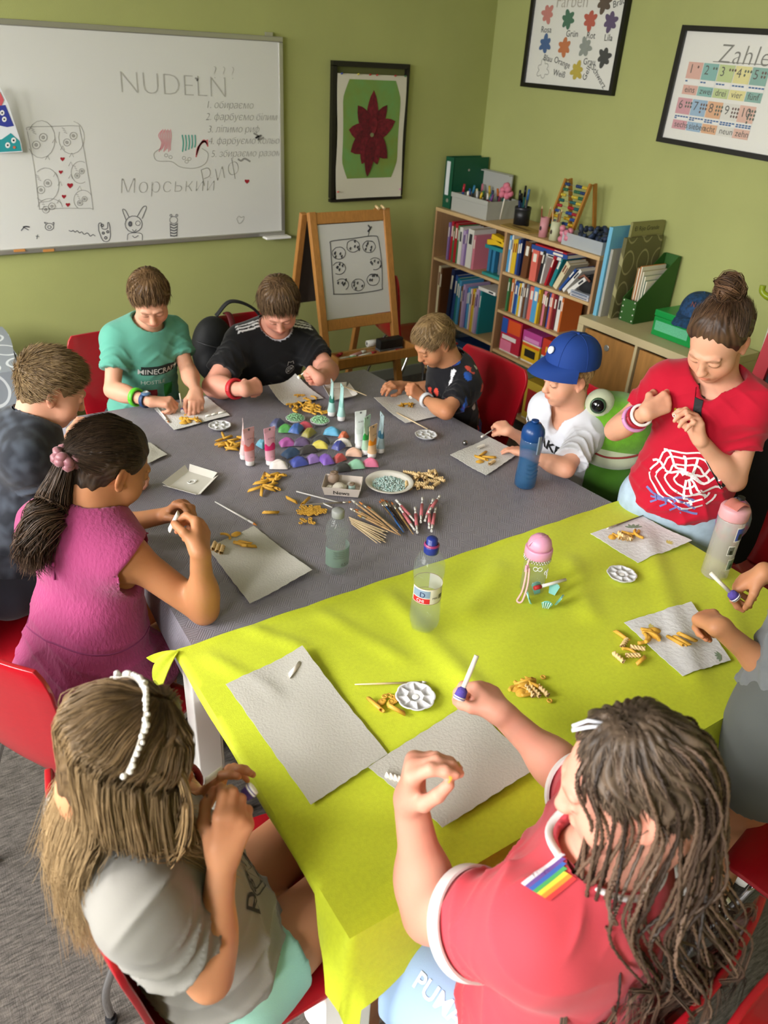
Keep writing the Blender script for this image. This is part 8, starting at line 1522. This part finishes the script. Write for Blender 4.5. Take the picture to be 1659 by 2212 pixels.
# ---------------------------------------------------------------- things held in hands, frog, backpack, seat package
def held_brush(label, tip, end, sponge, handle='E6E0D0', r=.0045, thick=.010, L0=.018):
    tip, end = V3(tip), V3(end); t = wthing('sponge_brush', label, 'brush', tip, 'sponge brushes held by the children'); d = nrm(end-tip)
    MB().tube([tip+d*L0, end], r, 9).build('handle', C(handle, .5), t); MB().tube([tip, tip+d*L0*.75, tip+d*L0], [thick*1.05, thick*.9, r], 10).build('sponge', mat('sponge_'+sponge, sponge, .9, bump=.5, bscale=250), t); MB().tube([tip-d*.003, tip+d*.004], [thick*.95, thick*1.08], 10).build('wet_paint', C('ECEAE6', .4), t); return t
def pin(p, sd): return p.hand[sd]['pinch']
def dep(q): return float((V3(q)-CAMP)@CF)
def hb(label, p, sd, tip_px, end_px, sponge, dd=(0, 0), **k):
    q = pin(p, sd); d = dep(q); return held_brush(label, at(*tip_px, d=d+dd[0]), at(*end_px, d=d+dd[1]), sponge, **k)
hb('sponge brush with violet tip in the hand of the boy in green', G1, 'R', (394, 888), (388, 850), '5A4496', (-.01, .02), r=.003, thick=.007, L0=.012)
hb('small brush with yellow tip in the hand of the boy in black', G2, 'L', (645, 815), (668, 795), 'D8C03C', (-.03, 0), r=.0028, thick=.007, L0=.012)
hb('small brush with yellow tip in the fist of the small boy', G3, 'L', (887, 858), (893, 835), 'E0D030', (-.02, 0), r=.0028, thick=.007, L0=.012)
hb('fine metal brush held by the boy in the cap', G4, 'R', (1041, 943), (1075, 922), 'D8D8D4', (-.03, 0), handle='9A9690', r=.0022, thick=.004, L0=.012)
hb('white brush with yellow tip held by the girl in red', G5, 'R', (1462, 890), (1452, 833), 'DCC832', (-.03, -.02), r=.0042, thick=.007, L0=.014)
hb('white brush with violet tip held by the girl in grey', G10, 'R', (1590, 1292), (1535, 1238), '5A4AA0', (-.03, -.03), r=.0048, thick=.0125, L0=.022)
hb('wooden brush with violet tip held by the blonde girl', G8, 'R', (545, 1705), (458, 1778), '5A489C', (.01, .0), r=.0035, thick=.010, L0=.018)
hb('white brush with violet tip raised by the girl with braids', G9, 'R', (992, 1508), (1030, 1416), '5A4AA4', (-.06, -.06), r=.0048, thick=.0115, L0=.022)
def hp(kind, label, p, sd, off=(0, 0, 0), rot=(0, .3, .5), sc=1.0):
    o = bpy.data.objects.new(PN[kind], PM[kind][0]); COL.objects.link(o); o.location = tuple(pin(p, sd)+V3(off)); o.rotation_euler = rot; o.scale = (sc,)*3; return tag(o, label, 'pasta', 'pasta held by the children')
hp('white_penne', 'white painted pasta held by the girl in red', G5, 'L'); hp('white_penne', 'white painted pasta held by the girl in pink', G7, 'R', (-.0, .0, .005), (0, -.8, .4)); hp('white_penne', 'white painted pasta held by the girl in grey', G10, 'L', (0, 0, .004)); hp('penne', 'penne held by the girl with braids', G9, 'L', (.01, .01, 0)); hp('white_penne', 'white pasta held by the blonde girl in her left hand', G8, 'L'); hp('elbow', 'macaroni held by the boy in black', G2, 'R'); hp('penne', 'penne under the fingers of the boy in green', G1, 'L', (0, 0, -.004))
# plush frog
M_plush = mat('lime_plush', '5E9A14', .95, sheen=.4, bump=.4, bscale=500, noise=.12, nscale=60); M_pluc = mat('cream_plush', 'B8BFA0', .95, sheen=.4, bump=.4, bscale=500)
fc = at(1330, 922, x=2.06); fr = wthing('plush_frog', 'big lime green plush frog with round eyes on a red chair', 'plush toy', (fc[0]+.06, fc[1], .45)); Rf = fw(212, 12)
G = Sdf(); G.ell(fc, (.150, .115, .125), Rf, .03); G.ell(fc+Rf@V3((.06, .03, .10)), (.052, .05, .05), Rf, .03); G.ell(fc+Rf@V3((-.075, .03, .10)), (.052, .05, .05), Rf, .03); V, Q = G.mesh(.006); link('head', np_mesh('head', V, Q, M_plush), fr)
G = Sdf(); G.ell(fc+V3((.02, .0, -.20)), (.12, .11, .13), Rf, .03); V, Q = G.mesh(.007); link('torso', np_mesh('torso', V, Q, mat('dark_green_plush', '3F7410', .95, sheen=.4, bump=.4, bscale=500)), fr)
G = Sdf(); G.ell(fc+Rf@V3((0, .052, -.062)), (.122, .082, .058), Rf, .02); V, Q = G.mesh(.006); link('cream_chin', np_mesh('cream_chin', V, Q, M_pluc), fr)
MB().tube([fc+Rf@V3((.142*sin(a), .010+.118*cos(a), -.022-.020*cos(a)+.012*abs(sin(a)))) for a in np.linspace(-1.35, 1.35, 30)], .0035, 6).build('mouth_seam', C('8A2A2A', .8), fr)
for sx in (.06, -.075):
    e = fc+Rf@V3((sx, .042, .108)); ey_ = MB().ball(e, .050, 18, 12).build('eye_patch', M_pluc, fr); dv = nrm(Rf@V3((0, .85, .35))); Re = frame(np.cross(dv, (0, 0, 1)), dv)
    MB().lathe([(.023, -.004), (.021, .004), (.012, .008), (0, .009)], e+dv*.048, 20, R=Re).build('pupil', C('0C0C0E', .1), ey_); MB().lathe([(.027, -.006), (.0265, .001), (.022, .003)], e+dv*.048, 20, R=Re).build('iris_ring', C('2E4A30', .3), ey_); MB().ball(e+dv*.056+Rf@V3((.006, 0, .006)), .004, 8, 6).build('eye_glint', C('FFFFFF', .2), ey_)
for sx in (-1, 1):
    G = Sdf(); b = fc+V3((.02, 0, -.19)); G.cone(b+Rf@V3((sx*.10, .02, .06)), b+Rf@V3((sx*.15, .10, -.04)), .035, .03, .02); V, Q = G.mesh(.007); link('arm', np_mesh('arm', V, Q, M_plush), fr)
    G = Sdf(); G.cone(b+Rf@V3((sx*.07, .06, -.09)), b+Rf@V3((sx*.12, .20, -.075)), .045, .04, .02); V, Q = G.mesh(.007); link('leg', np_mesh('leg', V, Q, M_plush), fr)
# backpack body
bc_ = at(462, 755, y=3.17); G = Sdf(); G.ell(bc_, (.10, .085, .15), None, .02); G.ell(bc_+V3((.0, -.05, -.05)), (.08, .05, .08), None, .02); V, Q = G.mesh(.007); link('pack_body', np_mesh('pack_body', V, Q, bm), bp)
MB().tube([bc_+V3((.055+.02*cos(a), -.09*sin(a)*1.0, .155*cos(a)*1.0)) for a in np.linspace(-.3, 3.3, 24)], .014, 8, flat=.4).build('red_trim', C('5A1018', .6), bp); MB().tube(bez([bc_+V3((.03, .03, .14)), bc_+V3((.10, .02, .20)), bc_+V3((.20, .0, .16)), bc_+V3((.26, -.02, .06))], 20), .018, 8, flat=.35).build('shoulder_strap', C('1A1A1D', .7), bp)
MB().tube(bez([bc_+V3((-.09, -.03, .06)), bc_+V3((-.05, -.085, .05)), bc_+V3((.02, -.10, .03)), bc_+V3((.07, -.08, .02))], 16), .003, 6).build('zip', C('3A3A3E', .4), bp)
# packaged craft item on the seat of the blonde girl
pk_ = at(562, 2130, z=.462); t = wthing('blister_pack', 'blue craft item in a clear pack with orange card on the near red seat', 'package', pk_); P = [at(x, y, z=.462) for x, y in ((503, 2160), (530, 2150), (548, 2212), (515, 2225))]
MB().add([p_+V3((0, 0, .002)) for p_ in P], [(0, 1, 2, 3)]).build('card', C('B8742E', .6), t, solid=.002); q = MB(); P2 = [at(x, y, z=.464) for x, y in ((548, 2085), (600, 2068), (618, 2110), (596, 2168), (540, 2178))]; c = sum(P2)/5
q.add([c+V3((0, 0, .018))]+[p_ for p_ in P2]+[p_*.7+c*.3+V3((0, 0, .014)) for p_ in P2], [(1+i, 1+(i+1) % 5, 6+(i+1) % 5, 6+i) for i in range(5)]+[(6+i, 6+(i+1) % 5, 0) for i in range(5)], True); q.build('blue_insert', C('3E6EA8', .5), t)
q = MB(); 
for k in range(8): a = P2[0]*(1-(.15+.09*k))+P2[4]*(.15+.09*k); b = P2[1]*(1-(.15+.09*k))+P2[3]*(.15+.09*k); q.tube([a*.75+b*.25+V3((0, 0, .0165)), a*.3+b*.7+V3((0, 0, .0165))], .0006, 4)
stuff(q.build('printed_lines', C('1E3460'), t)); q = MB(); q.add([c+V3((0, 0, .024))]+[c+(p_-c)*1.12 for p_ in P2]+[c+(p_-c)*.8+V3((0, 0, .02)) for p_ in P2], [(1+i, 1+(i+1) % 5, 6+(i+1) % 5, 6+i) for i in range(5)]+[(6+i, 6+(i+1) % 5, 0) for i in range(5)], True); q.build('clear_blister', M_film, t)
MB().tube([at(612, 2098, z=.468), at(690, 2066, z=.472)], .003, 7).build('stick', C('D8D8DC', .3), t)
for o in bpy.data.objects:
    if '_w' in o: del o['_w']
